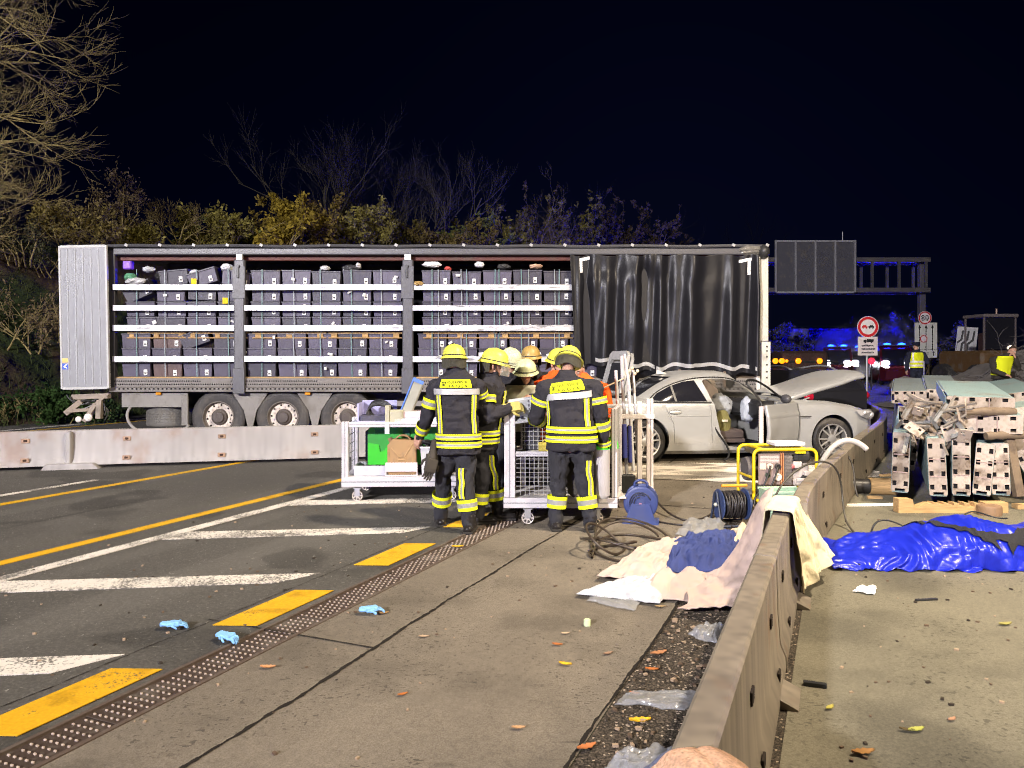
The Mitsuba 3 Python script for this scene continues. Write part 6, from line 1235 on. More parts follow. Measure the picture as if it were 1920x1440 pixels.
# open front door (hinged at its front edge)
DP = pose(0.88, -0.925, 0, yaw=37)
def dskin(u, v):
    z = 0.23 + 0.70 * v; x = -1.06 * u + 0.03 * v * (1 - u) - 0.06 * np.exp(-((v) / 0.18) ** 2) * (-u)
    return x, -0.012 - 0.045 * np.sin(PI * np.clip(v, 0, 1)) - 0.012 * np.exp(-((v - 0.76) / 0.03) ** 2) + 0.018 * np.sin(9 * u + 5 * v) * u * (1 - v), z
kd = car.part('front_door', grid(24, 40, dskin, 0.05), 'car_paint', None, True, M=DP, label='front door standing open')
car.part('door_edge', tube(np.array([(-1.055, 0.03, z) for z in np.linspace(0.26, 0.92, 10)]), 0.04, 6), 'satin', (0.62, 0.52, 0.48), True, M=DP, parent=kd)
car.part('door_seal', tube(np.array([(-1.075, 0.055, z) for z in np.linspace(0.25, 0.94, 10)]), 0.015, 6), 'matte', (0.015, 0.015, 0.015), True, M=DP, parent=kd)
car.part('window_frame', tube(curve([(-1.06, 0.02, 0.92), (-1.10, 0.10, 1.10), (-1.15, 0.22, 1.28), (-1.02, 0.25, 1.315), (-0.7, 0.23, 1.27), (-0.35, 0.12, 1.08), (-0.1, 0.03, 0.92)], 40), 0.017, 7), 'satin', (0.015, 0.015, 0.015), True, M=DP, parent=kd)
car.part('door_card', bx(0.95, 0.05, 0.6, (-0.54, 0.07, 0.58)), 'matte', (0.03, 0.03, 0.032), M=DP, parent=kd)
km = car.part('mirror', ap(ball((0, 0, 0), 1, 3, (0.075, 0.115, 0.075)), pose(0.70, -1.03, 1.0)), 'satin', (0.06, 0.06, 0.065), True)
car.part('mirror_arm', beam((0.72, -0.93, 0.95), (0.70, -1.0, 0.97), 0.05), 'satin', (0.03, 0.03, 0.03), parent=km)
car.part('fender_vent', cat(span(0.98, 1.20, -0.936, -0.926, 0.70, 0.716, 0.002), span(1.0, 1.18, -0.936, -0.926, 0.678, 0.69, 0.002)), 'metal', (0.2, 0.19, 0.18))
for s in (-1, 1):
    hl = car.part('headlight', ap(hull_pts([(0, 0, 0), (0.30, 0.16 * -s * -1 * 0 + 0.0, -0.02), (0.42, 0.26, -0.06), (0.44, 0.27, -0.15), (0.30, 0.1, -0.17), (0.1, 0.0, -0.10), (0.3, 0.1, 0.0), (0.2, 0.12, -0.02), (0.2, 0.12, -0.12)]) if s < 0 else hull_pts([(0, 0, 0), (0.30, 0, -0.02), (0.42, -0.26, -0.06), (0.44, -0.27, -0.15), (0.30, -0.1, -0.17), (0.1, 0, -0.10)]), pose(2.0, s * 0.895, 0.80)), 'gloss', (0.35, 0.34, 0.33), 30)
    car.part('reflector', ap(ball((0.30, 0.10 if s < 0 else -0.10, -0.085), 0.055, 2), pose(2.03, s * 0.91, 0.80)), 'metal', (0.85, 0.85, 0.82), True, parent=hl)
    car.part('lamp_bezel', ap(ball((0.15, 0.035 if s < 0 else -0.035, -0.05), 0.04, 2), pose(2.03, s * 0.91, 0.80)), 'metal', (0.8, 0.78, 0.74), True, parent=hl)
car.part('broken_lamp_parts', cat(*[bx(0.09, 0.03, 0.02, (2.3 + 0.02 * i, -0.82 + 0.03 * i, 0.66 + 0.03 * (i % 4)), rot=R('y', 40 * i) @ R('z', 25 * i)) for i in range(8)]), 'dirty', (0.12, 0.11, 0.10))
# cabin
car.part('floor', span(-1.5, 0.72, -0.78, 0.78, 0.16, 0.225), 'matte', (0.02, 0.02, 0.022))
for y in (-0.38, 0.38):
    ks = car.part('seat', ap(cat(bx(0.52, 0.50, 0.16, (0.05, 0, 0.40), 0.05), bx(0.50, 0.48, 0.08, (0.08, 0, 0.30), 0.03)), pose(-0.12, y, 0)), 'cloth', (0.075, 0.06, 0.055), 40)
    car.part('backrest', ap(bx(0.16, 0.48, 0.62, bev=0.06), pose(-0.44, y, 0.72) @ R('y', -18)), 'cloth', (0.05, 0.045, 0.045), 40, parent=ks)
    car.part('headrest', ap(bx(0.1, 0.26, 0.18, bev=0.04), pose(-0.56, y, 1.12) @ R('y', -15)), 'cloth', (0.04, 0.04, 0.04), 40, parent=ks)
car.part('rear_bench', cat(bx(0.55, 1.4, 0.2, (-1.1, 0, 0.42), 0.06), bx(0.18, 1.4, 0.62, (-1.45, 0, 0.76), 0.06)), 'cloth', (0.05, 0.045, 0.045), 40)
car.part('dashboard', bx(0.42, 1.5, 0.30, (0.58, 0, 0.80), 0.07), 'satin', (0.02, 0.02, 0.022), 40)
car.part('steering_wheel', ap(torus((0, 0, 0), 0.18, 0.016), pose(0.30, 0.38, 0.86) @ R('y', 65)), 'satin', (0.02, 0.02, 0.02), True)
def drape(cx, y, z0, z1, w, seed):
    return grid(26, 26, lambda u, v: (cx + (u - 0.5) * w * (0.8 + 0.4 * v), y + 0.05 * np.sin(7 * u + seed) * (0.3 + v) + 0.10 * (meshkit.fbm(np.stack([u * 4, v * 4, u * 0 + seed], -1), 3) - 0.5), z1 + (z0 - z1) * v + 0.03 * np.sin(9 * u + seed)), 0.006)
car.part('curtain_airbag', drape(-0.12, 0.62, 0.78, 1.27, 0.85, 1), 'cloth', (0.62, 0.52, 0.46), True, label='deflated curtain airbag')
car.part('driver_airbag', crumple((0.18, 0.30, 0.82), 0.22, 0.16, 0.22, 5), 'cloth', (0.42, 0.43, 0.44), True, label='deflated steering wheel airbag')
car.part('front_airbag', crumple((0.40, -0.28, 0.78), 0.11, 0.15, 0.22, 6), 'cloth', (0.44, 0.47, 0.52), True, label='deflated dashboard airbag')
car.part('hanging_seal', tube(curve([(-0.47, -0.90, 0.62), (-0.40, -0.93, 0.45), (-0.26, -0.95, 0.24), (-0.24, -0.97, 0.12), (-0.33, -0.98, -0.0 + 0.03)], 20), 0.016, 6), 'matte', (0.02, 0.02, 0.02), True, label='loose black door seal hanging out')
pbag = (CM @ np.array([-0.14, -0.50, 0.60, 1]))[:3]
t = Thing('kit_bag', 'olive green kit bag standing in the open front doorway of the silver car', 'bag')
t.part('bag', soften(m3.Manifold.hull_points(np.vstack([_SPH.vertices * [0.13, 0.12, 0.08] + pbag + [0, 0, -0.17], _SPH.vertices * [0.15, 0.13, 0.08] + pbag + [0, 0, 0.02], _SPH.vertices * [0.09, 0.09, 0.06] + pbag + [0, 0, 0.14]])), 0.03, 4, 0.02, 12, 3), 'cloth', (0.16, 0.145, 0.055), True)
t.part('tag', bx(0.10, 0.006, 0.035, pbag + [0.0, -0.15, 0.03]), 'satin', (0.6, 0.55, 0.42))

# ================================================================ vehicles in the queue
def simple_car(name, label, cx, cy, yaw, L=4.6, W=1.85, H=1.5, col=(0.03, 0.03, 0.035), kind='estate', lamps=True, cat_='car', rear=None):
    t = Thing(name, label, cat_, M=pose(cx, cy, 0, yaw=yaw))
    h = L / 2
    prof = dict(estate=[(-h, 0.45), (-h, 0.95), (-h + 0.1, 1.0), (-h + 0.45, H), (0.2, H), (h * 0.42, 0.98), (h - 0.15, 0.85), (h, 0.7), (h, 0.3), (h - 0.1, 0.2), (-h + 0.1, 0.2)],
                van=[(-h, 0.4), (-h, H * 0.96), (-h + 0.1, H), (h * 0.35, H), (h * 0.55, H * 0.93), (h * 0.82, 1.2), (h - 0.05, 1.05), (h, 0.9), (h, 0.35), (h - 0.1, 0.25), (-h + 0.1, 0.25)])[kind]
    pr = Polygon(prof).buffer(0.05).buffer(-0.05)
    sol = mfd(upright(prism(pr, W))).translate([0, W / 2, 0])
    tap = m3.Manifold.hull_points(np.array([(x, s * y, z) for x in (-h - 0.1, h + 0.1) for s in (-1, 1) for y, z in ((W / 2 * 0.97, 0.1), (W / 2, 0.6), (W / 2 * 0.985, 0.95), (W / 2 * (0.76 if kind == 'estate' else 0.9), H + 0.05))]))
    pl = m3.Manifold.hull_points(np.array([(x * 1.0, s * y, z) for z in (0, H + 0.1) for s in (-1, 1) for x, y in ((-h, W * 0.40), (-h + 0.35, W / 2), (h - 0.5, W / 2), (h, W * 0.36))]))
    sol = sol ^ tap ^ pl
    for x in (-h * 0.6, h * 0.62):
        for s in (-1, 1): sol -= cyl_y(x, 0.33, 0.38, min(s * W * 0.32, s * W * 0.6), max(s * W * 0.32, s * W * 0.6))
    t.part('body', unm(sol), 'gloss', col, 25)
    for x in (-h * 0.6, h * 0.62):
        for s in (-1, 1): t.part('wheel', ap(lathe([(0.0, -0.09), (0.2, -0.1), (0.3, -0.1), (0.33, -0.07), (0.33, 0.07), (0.3, 0.1), (0.2, 0.1), (0.0, 0.09)], 24), pose(x, s * W * 0.42, 0.33) @ R('x', 90)), 'satin', (0.02, 0.02, 0.02), 40)
    y0 = W / 2 * 0.8
    if kind == 'estate':
        t.part('windscreen', hull_pts([(0.32, -y0 * 0.85, H - 0.05), (0.32, y0 * 0.85, H - 0.05), (h * 0.40, -y0, 1.0), (h * 0.40, y0, 1.0), (0.30, 0, H - 0.08), (0.36, 0, 1.0)]), 'tint_glass')
        for s in (-1, 1): t.part('side_window', hull_pts([(-h + 0.55, s * y0 * 0.95, H - 0.1), (0.1, s * y0 * 0.95, H - 0.1), (h * 0.28, s * W / 2 * 0.985, 1.0), (-h + 0.35, s * W / 2 * 0.985, 1.0), (-0.4, s * y0 * 0.8, 1.1)]), 'tint_glass')
        t.part('rear_window', hull_pts([(-h + 0.10, -y0, 1.0), (-h + 0.10, y0, 1.0), (-h + 0.38, -y0 * 0.85, H - 0.08), (-h + 0.38, y0 * 0.85, H - 0.08), (-h + 0.4, 0, 1.05)]), 'tint_glass')
    else:
        t.part('windscreen', hull_pts([(h * 0.58, -y0, H * 0.90), (h * 0.58, y0, H * 0.90), (h * 0.84, -y0 * 1.02, 1.22), (h * 0.84, y0 * 1.02, 1.22), (h * 0.5, 0, 1.3)]), 'tint_glass')
        for s in (-1, 1): t.part('side_window', span(h * 0.18, h * 0.55, s * W * 0.47 - 0.02, s * W * 0.47 + 0.02, 1.2, H * 0.86), 'tint_glass')
    for s in (-1, 1):
        if lamps: glow(t.part('headlight', ap(ball((0, 0, 0), 1, 2, (0.09, 0.26, 0.20)), pose(h - 0.04 if kind == 'estate' else h * 0.80, s * W * 0.33, 0.72 if kind == 'estate' else 1.32)), 'lamp_white', None, True), np.array((62, 68, 78.0)) * (lamps if lamps is not True else 1), 0.4)
        k = t.part('tail_lamp', ap(ball((0, 0, 0), 1, 2, (0.10, 0.24, 0.115)), pose(-h + 0.10, s * W * 0.36, 0.86)), 'lamp_red' if rear else 'gloss', (0.42, 0.01, 0.03))
        if rear: glow(k, np.array((1.5, 0.02, 0.06)) * rear, 0.1)
    return t
# dark estate in front of the wreck, tail lamps toward us
simple_car('dark_estate_car', 'dark estate car with a red tail lamp behind the raised bonnet', 6.05, 18.2, 112, 4.5, 1.8, 1.40, (0.02, 0.02, 0.024), 'estate', False)
for sd_ in (-0.62, 0.62): scene['dark_estate_car__roof_rail' + ('' if sd_ < 0 else '_001')] = ply(ap(tube(curve([(-1.55, sd_, 1.36), (-1.4, sd_, 1.43), (-0.6, sd_, 1.45), (0.1, sd_, 1.42)], 14), 0.022, 6), pose(6.05, 18.2, 0, yaw=112)), 'metal', (0.6, 0.6, 0.6), True)

def van(lb, u, d, yaw, beacon=True, H=2.45, col=(0.07, 0.008, 0.008), power=60.0, name='emergency_van', lamps=1.0):
    x = (u - 960) / F * d if d > 0 else -8.0; t = simple_car(name, lb, x, d, yaw, 5.4, 2.0, H, col, 'van', lamps, 'van')
    if beacon:
        kb = t.part('light_bar', bx(0.28, 1.3, 0.05, (1.0, 0, H + 0.03)), 'satin', (0.03, 0.03, 0.03))
        for s in (-1, 1): glow(t.part('blue_beacon', ap(ball((0, 0, 0), 1, 2, (0.12, 0.22, 0.09)), pose(1.0, s * 0.42, H + 0.10)), 'lamp_blue', None, True, parent=kb), np.array((0.0018, 0.014, 300)) * power, 3.0)
    return t
van('emergency van with headlights on, left one of the row behind the dark estate car', 1570, 56, -113, True, lamps=1.2)
van('emergency van with headlights on behind the no overtaking sign plate', 1619, 60, -112, True, lamps=1.2, col=(0.4, 0.4, 0.42))
van('emergency van with headlights on between the no overtaking sign and the police officer', 1672, 50, -108, True, lamps=1.2)
van('dark van far down the work lane at the right', 1790, 85, -110, False, lamps=0.25, col=(0.03, 0.03, 0.035), name='dark_van')
t = van('emergency van with blue beacons parked behind the photographer', 960, -11, 80, lamps=False, power=5.0)
t = None
# safety truck with amber beacons
x = (1495 - 960) / F * 40; t = Thing('safety_truck', 'dark roadworks truck with a row of amber warning lamps beyond the trailer front', 'truck', M=pose(x, 40, 0, yaw=0))
t.part('cab', cat(bx(2.3, 1.8, 1.55, (0.1, 0.0, 1.25), 0.12)), 'dirty', (0.05, 0.025, 0.02)); t.part('flat_bed', bx(3.4, 2.0, 0.35, (0.0, 1.6, 0.95), 0.03), 'dirty', (0.05, 0.03, 0.02))
for x_ in (-1.2, 1.2): t.part('wheel', ap(lathe([(0.0, -0.12), (0.4, -0.13), (0.45, -0.1), (0.45, 0.1), (0.4, 0.13), (0.0, 0.12)], 24), pose(x_, 0.3, 0.45) @ R('x', 90)), 'satin', (0.02, 0.02, 0.02), 40)
kb = t.part('lamp_bar', span(-1.75, 1.75, -0.98, -0.92, 1.44, 1.52), 'satin', (0.03, 0.03, 0.03))
for u in (1454, 1466, 1475, 1497, 1537):
    glow(t.part('amber_lamp', ap(ball((0, 0, 0), 1, 2, (0.15 if u != 1475 else 0.08, 0.06, 0.15 if u != 1475 else 0.08)), pose((u - 960) / F * 39 - x, -1.0, 1.52)), 'lamp_amber', None, True, parent=kb), (2.6, 0.62, 0.012), 0.5)
p_ = P(1634, 677, 40); t = Thing('red_warning_lamp', 'glowing red lamp beside the no overtaking sign plate', 'lamp')
glow(t.part('lens', ball(p_, 0.17, 2), 'lamp_red', None, True), (3.0, 0.05, 0.12), 0.4); t.part('stand', cyl((p_[0], p_[1], 0), p_ - [0, 0, 0.16], 0.03), 'satin', (0.03, 0.03, 0.03))
# lorry standing in the queue, its side washed in blue light
LX = (1545 - 960) / F * 64; t = Thing('box_lorry', 'dark lorry with ribbed curtain side lit blue, far behind the amber lamps', 'lorry', M=pose(LX, 66, 0, yaw=-14))
t.part('load_box', bx(7.0, 2.5, 2.9, (0, 0, 2.75), 0.04), 'satin', (0.03, 0.03, 0.04)); 
for i in range(18): t.part('side_rib', bx(0.05, 0.05, 2.7, (-3.3 + i * 0.388, -1.27, 2.75)), 'satin', (0.07, 0.07, 0.09))
t.part('chassis', bx(7.0, 2.0, 0.5, (0, 0, 0.95), 0.03), 'dirty', (0.03, 0.03, 0.03))
for x_ in (-2.6, -1.4, 2.2): t.part('wheel', ap(lathe([(0.0, -0.14), (0.45, -0.15), (0.5, -0.1), (0.5, 0.1), (0.45, 0.15), (0.0, 0.14)], 24), pose(x_, -0.95, 0.5) @ R('x', 90)), 'satin', (0.02, 0.02, 0.02), 40)
t.part('cab', bx(2.0, 2.4, 2.6, (4.6, 0, 1.75), 0.15), 'gloss', (0.05, 0.05, 0.07))
# wheel loader beyond the heap
x = (1860 - 960) / F * 30; t = Thing('wheel_loader', 'wheel loader with a boxy glazed cab standing behind the earth heap', 'loader', M=pose(x, 30, 0, yaw=0))
yl = (0.10, 0.055, 0.02)
t.part('body', cat(bx(1.9, 3.0, 0.9, (0, 0.6, 1.5), 0.1), bx(1.5, 1.0, 0.7, (0, -1.2, 1.3), 0.1)), 'dirty', yl)
kc = t.part('cab_roof', bx(1.36, 1.4, 0.12, (0.05, 0.2, 3.30), 0.04), 'dirty', (0.12, 0.10, 0.10))
for a in (-0.58, 0.62):
    for b in (-0.42, 0.8): t.part('cab_pillar', span(a, a + 0.06, b, b + 0.06, 1.9, 3.25), 'dirty', (0.10, 0.085, 0.085), parent=kc)
t.part('windscreen', span(-0.5, 0.62, -0.41, -0.395, 2.0, 3.22, 0), 'tint_glass', parent=kc); t.part('seat', bx(0.5, 0.4, 0.7, (0.05, 0.4, 2.3), 0.05), 'matte', (0.04, 0.02, 0.02), parent=kc)
for a in (-0.9, 0.9): t.part('lift_arm', beam((a * 0.7, -1.0, 1.6), (a * 0.7, -2.3, 1.1), 0.15, 0.3), 'dirty', yl)
t.part('bucket', upright(tr(prism(Polygon([(-1.15, 0.4), (1.15, 0.4), (1.15, 1.25), (0.9, 1.25), (0.8, 1.15), (-0.8, 1.15), (-0.9, 1.25), (-1.15, 1.25)]), 0.5), 0, 0, 2.4)), 'matte', (0.022, 0.015, 0.011))
for a in (-1.0, 1.0):
    for b in (-0.9, 1.5): t.part('wheel', ap(lathe([(0.0, -0.2), (0.5, -0.24), (0.7, -0.22), (0.72, 0.0), (0.7, 0.22), (0.5, 0.24), (0.0, 0.2)], 24), pose(a, b, 0.72) @ R('y', 90)), 'dirty', (0.03, 0.03, 0.03), 40)
t.part('beacon_mast', cyl((0.3, 0.2, 3.35), (0.3, 0.2, 3.6), 0.03), 'satin', (0.3, 0.2, 0.15))
glow(t.part('work_lamp', ap(ball((0, 0, 0), 0.09, 2), pose(0.45, -0.46, 2.05)), 'lamp_white'), (16, 13, 10), 0.3)
for i, (u, v, d) in enumerate(((1767, 669, 120), (1779, 665, 120), (1786, 663, 120), (1797, 666, 130), (1804, 664, 130))):
    p_ = P(u, v, d); t = Thing('distant_lamp', 'tiny distant light far down the carriageway', 'lamp', 'distant lights down the carriageway')
    glow(t.part('lens', ball(p_, 0.13, 1), 'lamp_white'), (8, 7, 6), 0.05); t.part('stand', cyl((p_[0], p_[1], 0), p_ - [0, 0, 0.13], 0.03), 'satin', (0.05, 0.05, 0.05))

# dark trees behind the queue, catching the blue light
for i, (u, d, H, W) in enumerate(((1470, 72, 5.2, 5), (1535, 70, 4.6, 5), (1600, 74, 5.6, 6), (1655, 68, 6.0, 5), (1705, 72, 4.6, 5))):
    bush(f'dark tree behind the emergency vehicles catching blue light, {ORD[i]} from the left', at(u, d - 6), H, W, 160 + i, (0.11, 0.11, 0.13), 4200, 0.17, name='roadside_tree')

# mist clouds added round the beacons to carry their blue glow
scene['glow_medium'] = {'type': 'homogeneous', 'albedo': rgb(0.95, 0.95, 0.95), 'sigma_t': 0.022}
for i, (u, v, d, rx, rz) in enumerate(((1655, 640, 52, 2.6, 2.3), (1585, 655, 57, 2.6, 1.6), (1625, 655, 55, 4.6, 2.0))):
    p_ = P(u, v, d); m = trimesh.creation.icosphere(3); k_ = 0.8 + 0.4 * meshkit.fbm(m.vertices * 1.6 + i * 5, 2, i)
    m = tm(m.vertices * k_[:, None] * [rx, 2.2, rz] + p_ + [0, -2.5 * (i == 2), 0], m.faces); key = key_of('glow_mist')
    scene[key] = {**mikit.ply(m, {'type': 'null'}, smooth=False), 'interior': {'type': 'ref', 'id': 'glow_medium'}}
    labels[key] = {'label': f'added mist carrying the blue glow above the emergency vehicles, {ORD[i]} cloud', 'category': 'glow_mist', 'kind': 'stuff'}
# ================================================================ trolleys of aluminium profile
ALU = (0.53, 0.51, 0.525)
def profile(t, a, b, w=0.045, parent=None, name='frame_profile', h=None):
    """slotted aluminium profile: a bar with a fine groove strip on each side"""
    a, b = np.array(a, float), np.array(b, float)
    k = t.part(name, beam(a, b, w, h or w, 0.004), 'satin', ALU, parent=parent)
    g_ = cat(*[beam(a, b, (h or w) * 0.16 if False else w * 1.012, (h or w) * 0.10, 0)])
    t.part('groove', cat(beam(a, b, w * 1.01, (h or w) * 0.12, 0), beam(a, b, w * 0.12, (h or w) * 1.01, 0)), 'satin', (0.24, 0.24, 0.26), parent=k)
    return k
def caster(t, x, y, M=None, r=0.065, ang=0):
    k = t.part('caster', cat(bx(0.09, 0.07, 0.012, (x, y, 0.152)), span(x - 0.03, x + 0.03, y - 0.036, y - 0.028, 0.06, 0.15), span(x - 0.03, x + 0.03, y + 0.028, y + 0.036, 0.06, 0.15)), 'metal', (0.55, 0.55, 0.55))
    t.part('caster_wheel', ap(lathe([(0.035, -0.022), (0.06, -0.022), (r, -0.014), (r, 0.014), (0.06, 0.022), (0.035, 0.022)], 24), pose(x, y, r) @ R('x', 90)), 'satin', (0.07, 0.065, 0.06), 40, parent=k)
    sp = [beam((x + 0.01 * math.cos(a), y - 0.02, r + 0.01 * math.sin(a)), (x + 0.056 * math.cos(a), y - 0.02, r + 0.056 * math.sin(a)), 0.012, 0.012) for a in np.arange(7) * 2 * PI / 7]
    t.part('caster_hub', cat(ap(lathe([(0.048, 0.02), (0.06, 0.026), (0.06, 0.018)], 24), pose(x, y, r) @ R('x', 90)), ap(lathe([(0.0, 0.03), (0.02, 0.03), (0.02, 0.01)], 14), pose(x, y, r) @ R('x', 90)), *sp), 'satin', (0.62, 0.55, 0.5), parent=k)
def mesh_panel(t, p, ux, uy, w, h, step, r=0.0028, name='wire_mesh', parent=None, col=(0.6, 0.6, 0.58)):
    p, ux, uy = (np.array(q, float) for q in (p, ux, uy)); S = []
    for i in range(1, int(w / step) + 1): S.append(beam(p + ux * i * step, p + ux * i * step + uy * h, r * 2, r * 2, 0))
    for j in range(1, int(h / step) + 1): S.append(beam(p + uy * j * step, p + uy * j * step + ux * w, r * 2, r * 2, 0))
    return t.part(name, cat(S), 'metal', col, parent=parent, kind='stuff')
# ---- left trolley
xL, dL = -1.965, 8.85
tl2 = Thing('equipment_trolley', 'low silver trolley with two shelves loaded with rescue tools at the left of the group', 'trolley', M=pose(xL, dL, 0, yaw=2.5))
W2, D2 = 1.32, 0.80
for x in (0.04, W2 - 0.04):
    for y in (0.04, D2 - 0.04):
        caster(tl2, x + (0.14 if x < 0.5 else -0.02), y)
        if x < 0.5 or y > 0.4: profile(tl2, (x, y, 0.28), (x, y, 0.92), 0.075)
profile(tl2, (0, 0.04, 0.225), (W2, 0.04, 0.225), 0.08, h=0.115); profile(tl2, (0, D2 - 0.04, 0.225), (W2, D2 - 0.04, 0.225), 0.08, h=0.115)
for x in (0.04, W2 - 0.04): profile(tl2, (x, 0.08, 0.225), (x, D2 - 0.08, 0.225), 0.08, h=0.10)
tl2.part('lower_deck', span(0.05, W2 - 0.05, 0.05, D2 - 0.05, 0.27, 0.284), 'satin', (0.5, 0.5, 0.52))
for y in (0.03, D2 - 0.03): profile(tl2, (0.08, y, 0.885), (W2, y, 0.885), 0.04, h=0.06)
tl2.part('upper_deck', span(0.06, W2, 0.06, D2 - 0.06, 0.885, 0.898), 'satin', (0.6, 0.62, 0.66))
tl2.part('bracket', span(0.50, 0.55, -0.012, -0.002, 0.78, 0.90), 'satin', (0.7, 0.7, 0.72))
mesh_panel(tl2, (0.045, 0.1, 0.3), (0, 1, 0), (0, 0, 1), 0.6, 0.5, 0.11, 0.003, 'side_bar', col=(0.1, 0.1, 0.1))
def LT(x, y, z, yaw=0): return tl2.M @ pose(x, y, z, yaw=yaw)
t = Thing('rescue_power_unit', 'bright green boxy power unit on the lower shelf of the left trolley', 'machine', M=LT(0.26, 0.30, 0.285))
pu = unm(mfd(upright(tr(prism(Polygon([(0, 0.10), (1.0, 0.10), (1.02, 0.46), (0.98, 0.54), (0.02, 0.54), (0, 0.50)]), 0.42), 0, 0, -0.42))))
k = t.part('housing', pu, 'satin', (0.03, 0.30, 0.035))
t.part('front_panel', upright(tr(prism(Polygon([(0.005, 0.10), (0.70, 0.10), (0.70, 0.34), (0.26, 0.36), (0.20, 0.27), (0.15, 0.25), (0.13, 0.34), (0.005, 0.36)]), 0.014), 0, 0, 0.002)), 'satin', (0.04, 0.55, 0.02), parent=k)
t.part('recess', upright(tr(prism(Polygon([(0.09, 0.46), (0.09, 0.52), (0.20, 0.52), (0.20, 0.48)]), 0.012), 0, 0, 0.002)), 'satin', (0.015, 0.14, 0.02), parent=k)
t.part('latch', span(0.42, 0.50, -0.022, 0.0, 0.44, 0.53), 'satin', (0.02, 0.14, 0.06), parent=k)
t.part('rating_plate', span(0.29, 0.40, -0.022, -0.014, 0.14, 0.27, 0), 'satin', (0.22, 0.24, 0.22), parent=k)
t.part('plate_print', cat(*[span(0.295 + 0.035 * i, 0.32 + 0.035 * i, -0.024, -0.021, 0.15 + 0.018 * j, 0.16 + 0.018 * j, 0) for i in range(3) for j in range(6)]), 'matte', (0.05, 0.06, 0.05), parent=k, kind='stuff')
t.part('lettering', tr(upright(text('X-RE', 0.085, 0.004, True)), 0.84, -0.002, 0.27), 'satin', (0.72, 0.74, 0.72), parent=k)
t.part('lettering', tr(upright(text('rescue', 0.04, 0.004, True)), 0.86, -0.002, 0.40), 'satin', (0.5, 0.6, 0.5), parent=k) if False else None
t.part('end_cap', span(-0.035, 0.0, 0.04, 0.40, 0.14, 0.50, 0.02), 'satin', (0.02, 0.02, 0.022))
t.part('base', span(0.08, 0.9, 0.05, 0.40, 0.0, 0.10, 0.02), 'satin', (0.025, 0.025, 0.03))
t = Thing('jerry_can', 'sand coloured metal jerry can in a pale tray on the left trolley', 'jerry can', M=LT(0.52, 0.06, 0.30))
jc = Polygon([(0, 0), (0.33, 0), (0.33, 0.36), (0.30, 0.395), (0.06, 0.41), (0.0, 0.34)]).buffer(-0.03).buffer(0.03)
k = t.part('body', unm(mfd(upright(tr(prism(jc, 0.16), 0, 0, -0.16)))), 'dirty', (0.36, 0.22, 0.10), 40)
for pts in ([(0.04, 0.31), (0.13, 0.21), (0.20, 0.21), (0.29, 0.35)], [(0.12, 0.20), (0.115, 0.05)], [(0.21, 0.20), (0.215, 0.05)], [(0.12, 0.17), (0.21, 0.17)], [(0.015, 0.02), (0.015, 0.33)], [(0.315, 0.02), (0.315, 0.36)]):
    t.part('pressed_rib', tube(np.array([(x, -0.001, z) for x, z in pts]), 0.009, 6), 'dirty', (0.40, 0.25, 0.12), 40, parent=k)
for y in (0.045, 0.08, 0.115): t.part('handle', tube(curve([(0.09, y, 0.39), (0.11, y, 0.43), (0.24, y, 0.43), (0.27, y, 0.39)], 10), 0.009, 6), 'dirty', (0.36, 0.22, 0.1), True)
t.part('cap', cyl((0.04, 0.08, 0.37), (0.02, 0.08, 0.42), 0.028), 'dirty', (0.25, 0.16, 0.08))
t = Thing('holding_tray', 'pale folded metal tray holding the jerry can', 'tray', M=LT(0.50, 0.04, 0.287))
t.part('front', cat(span(0, 0.37, -0.012, 0.0, 0.05, 0.155), span(0, 0.37, -0.012, 0.0, 0.0, 0.012), span(0, 0.012, -0.012, 0.0, 0.012, 0.05), span(0.358, 0.37, -0.012, 0, 0.012, 0.05)), 'satin', (0.66, 0.58, 0.58)); t.part('bottom', span(0, 0.37, 0.0, 0.2, 0.0, 0.01), 'satin', (0.5, 0.45, 0.45))
t = Thing('low_tray', 'low empty grey tray at the left end of the lower shelf', 'tray', M=LT(0.13, 0.10, 0.287)); t.part('tray', cat(span(0, 0.36, 0, 0.012, 0, 0.11), span(0, 0.36, 0.38, 0.392, 0, 0.11), span(0, 0.012, 0.012, 0.38, 0, 0.11), span(0.348, 0.36, 0.012, 0.38, 0, 0.11), span(0.012, 0.348, 0.012, 0.38, 0, 0.012)), 'satin', (0.5, 0.5, 0.55))
t = Thing('grey_box', 'light grey plastic box right of the jerry can with cables inside', 'box', M=LT(0.90, 0.06, 0.287))
cr = crate_mesh(0.30, 0.28, 0.33, 0.02); t.part('body', tr(cr, 0.15, 0.14, 0), 'satin', (0.50, 0.50, 0.52), 20); t.part('rim', cat(span(-0.01, 0.31, -0.012, 0.0, 0.315, 0.335), span(-0.01, 0.31, 0.28, 0.292, 0.315, 0.335)), 'satin', (0.55, 0.55, 0.57))
gq = np.random.default_rng(2)
t.part('cables', cat([tube(curve(np.array([0.15, 0.14, 0.33]) + gq.normal(0, [0.09, 0.06, 0.03], (6, 3)), 24), 0.011, 5) for _ in range(6)]), 'satin', (0.025, 0.025, 0.03), True)
t = Thing('hydraulic_hose_box', 'pale violet open box with black hoses on the upper shelf', 'box', M=LT(0.16, 0.12, 0.90))
t.part('back', span(0, 0.42, 0.42, 0.44, 0, 0.24), 'satin', (0.36, 0.36, 0.60)); t.part('side', span(0, 0.02, 0.0, 0.42, 0, 0.22), 'satin', (0.36, 0.36, 0.6)); t.part('bottom', span(0, 0.42, 0, 0.42, 0, 0.02), 'satin', (0.4, 0.4, 0.55)); t.part('dark_base', span(0.03, 0.34, 0.0, 0.3, 0.02, 0.08), 'satin', (0.05, 0.05, 0.08))
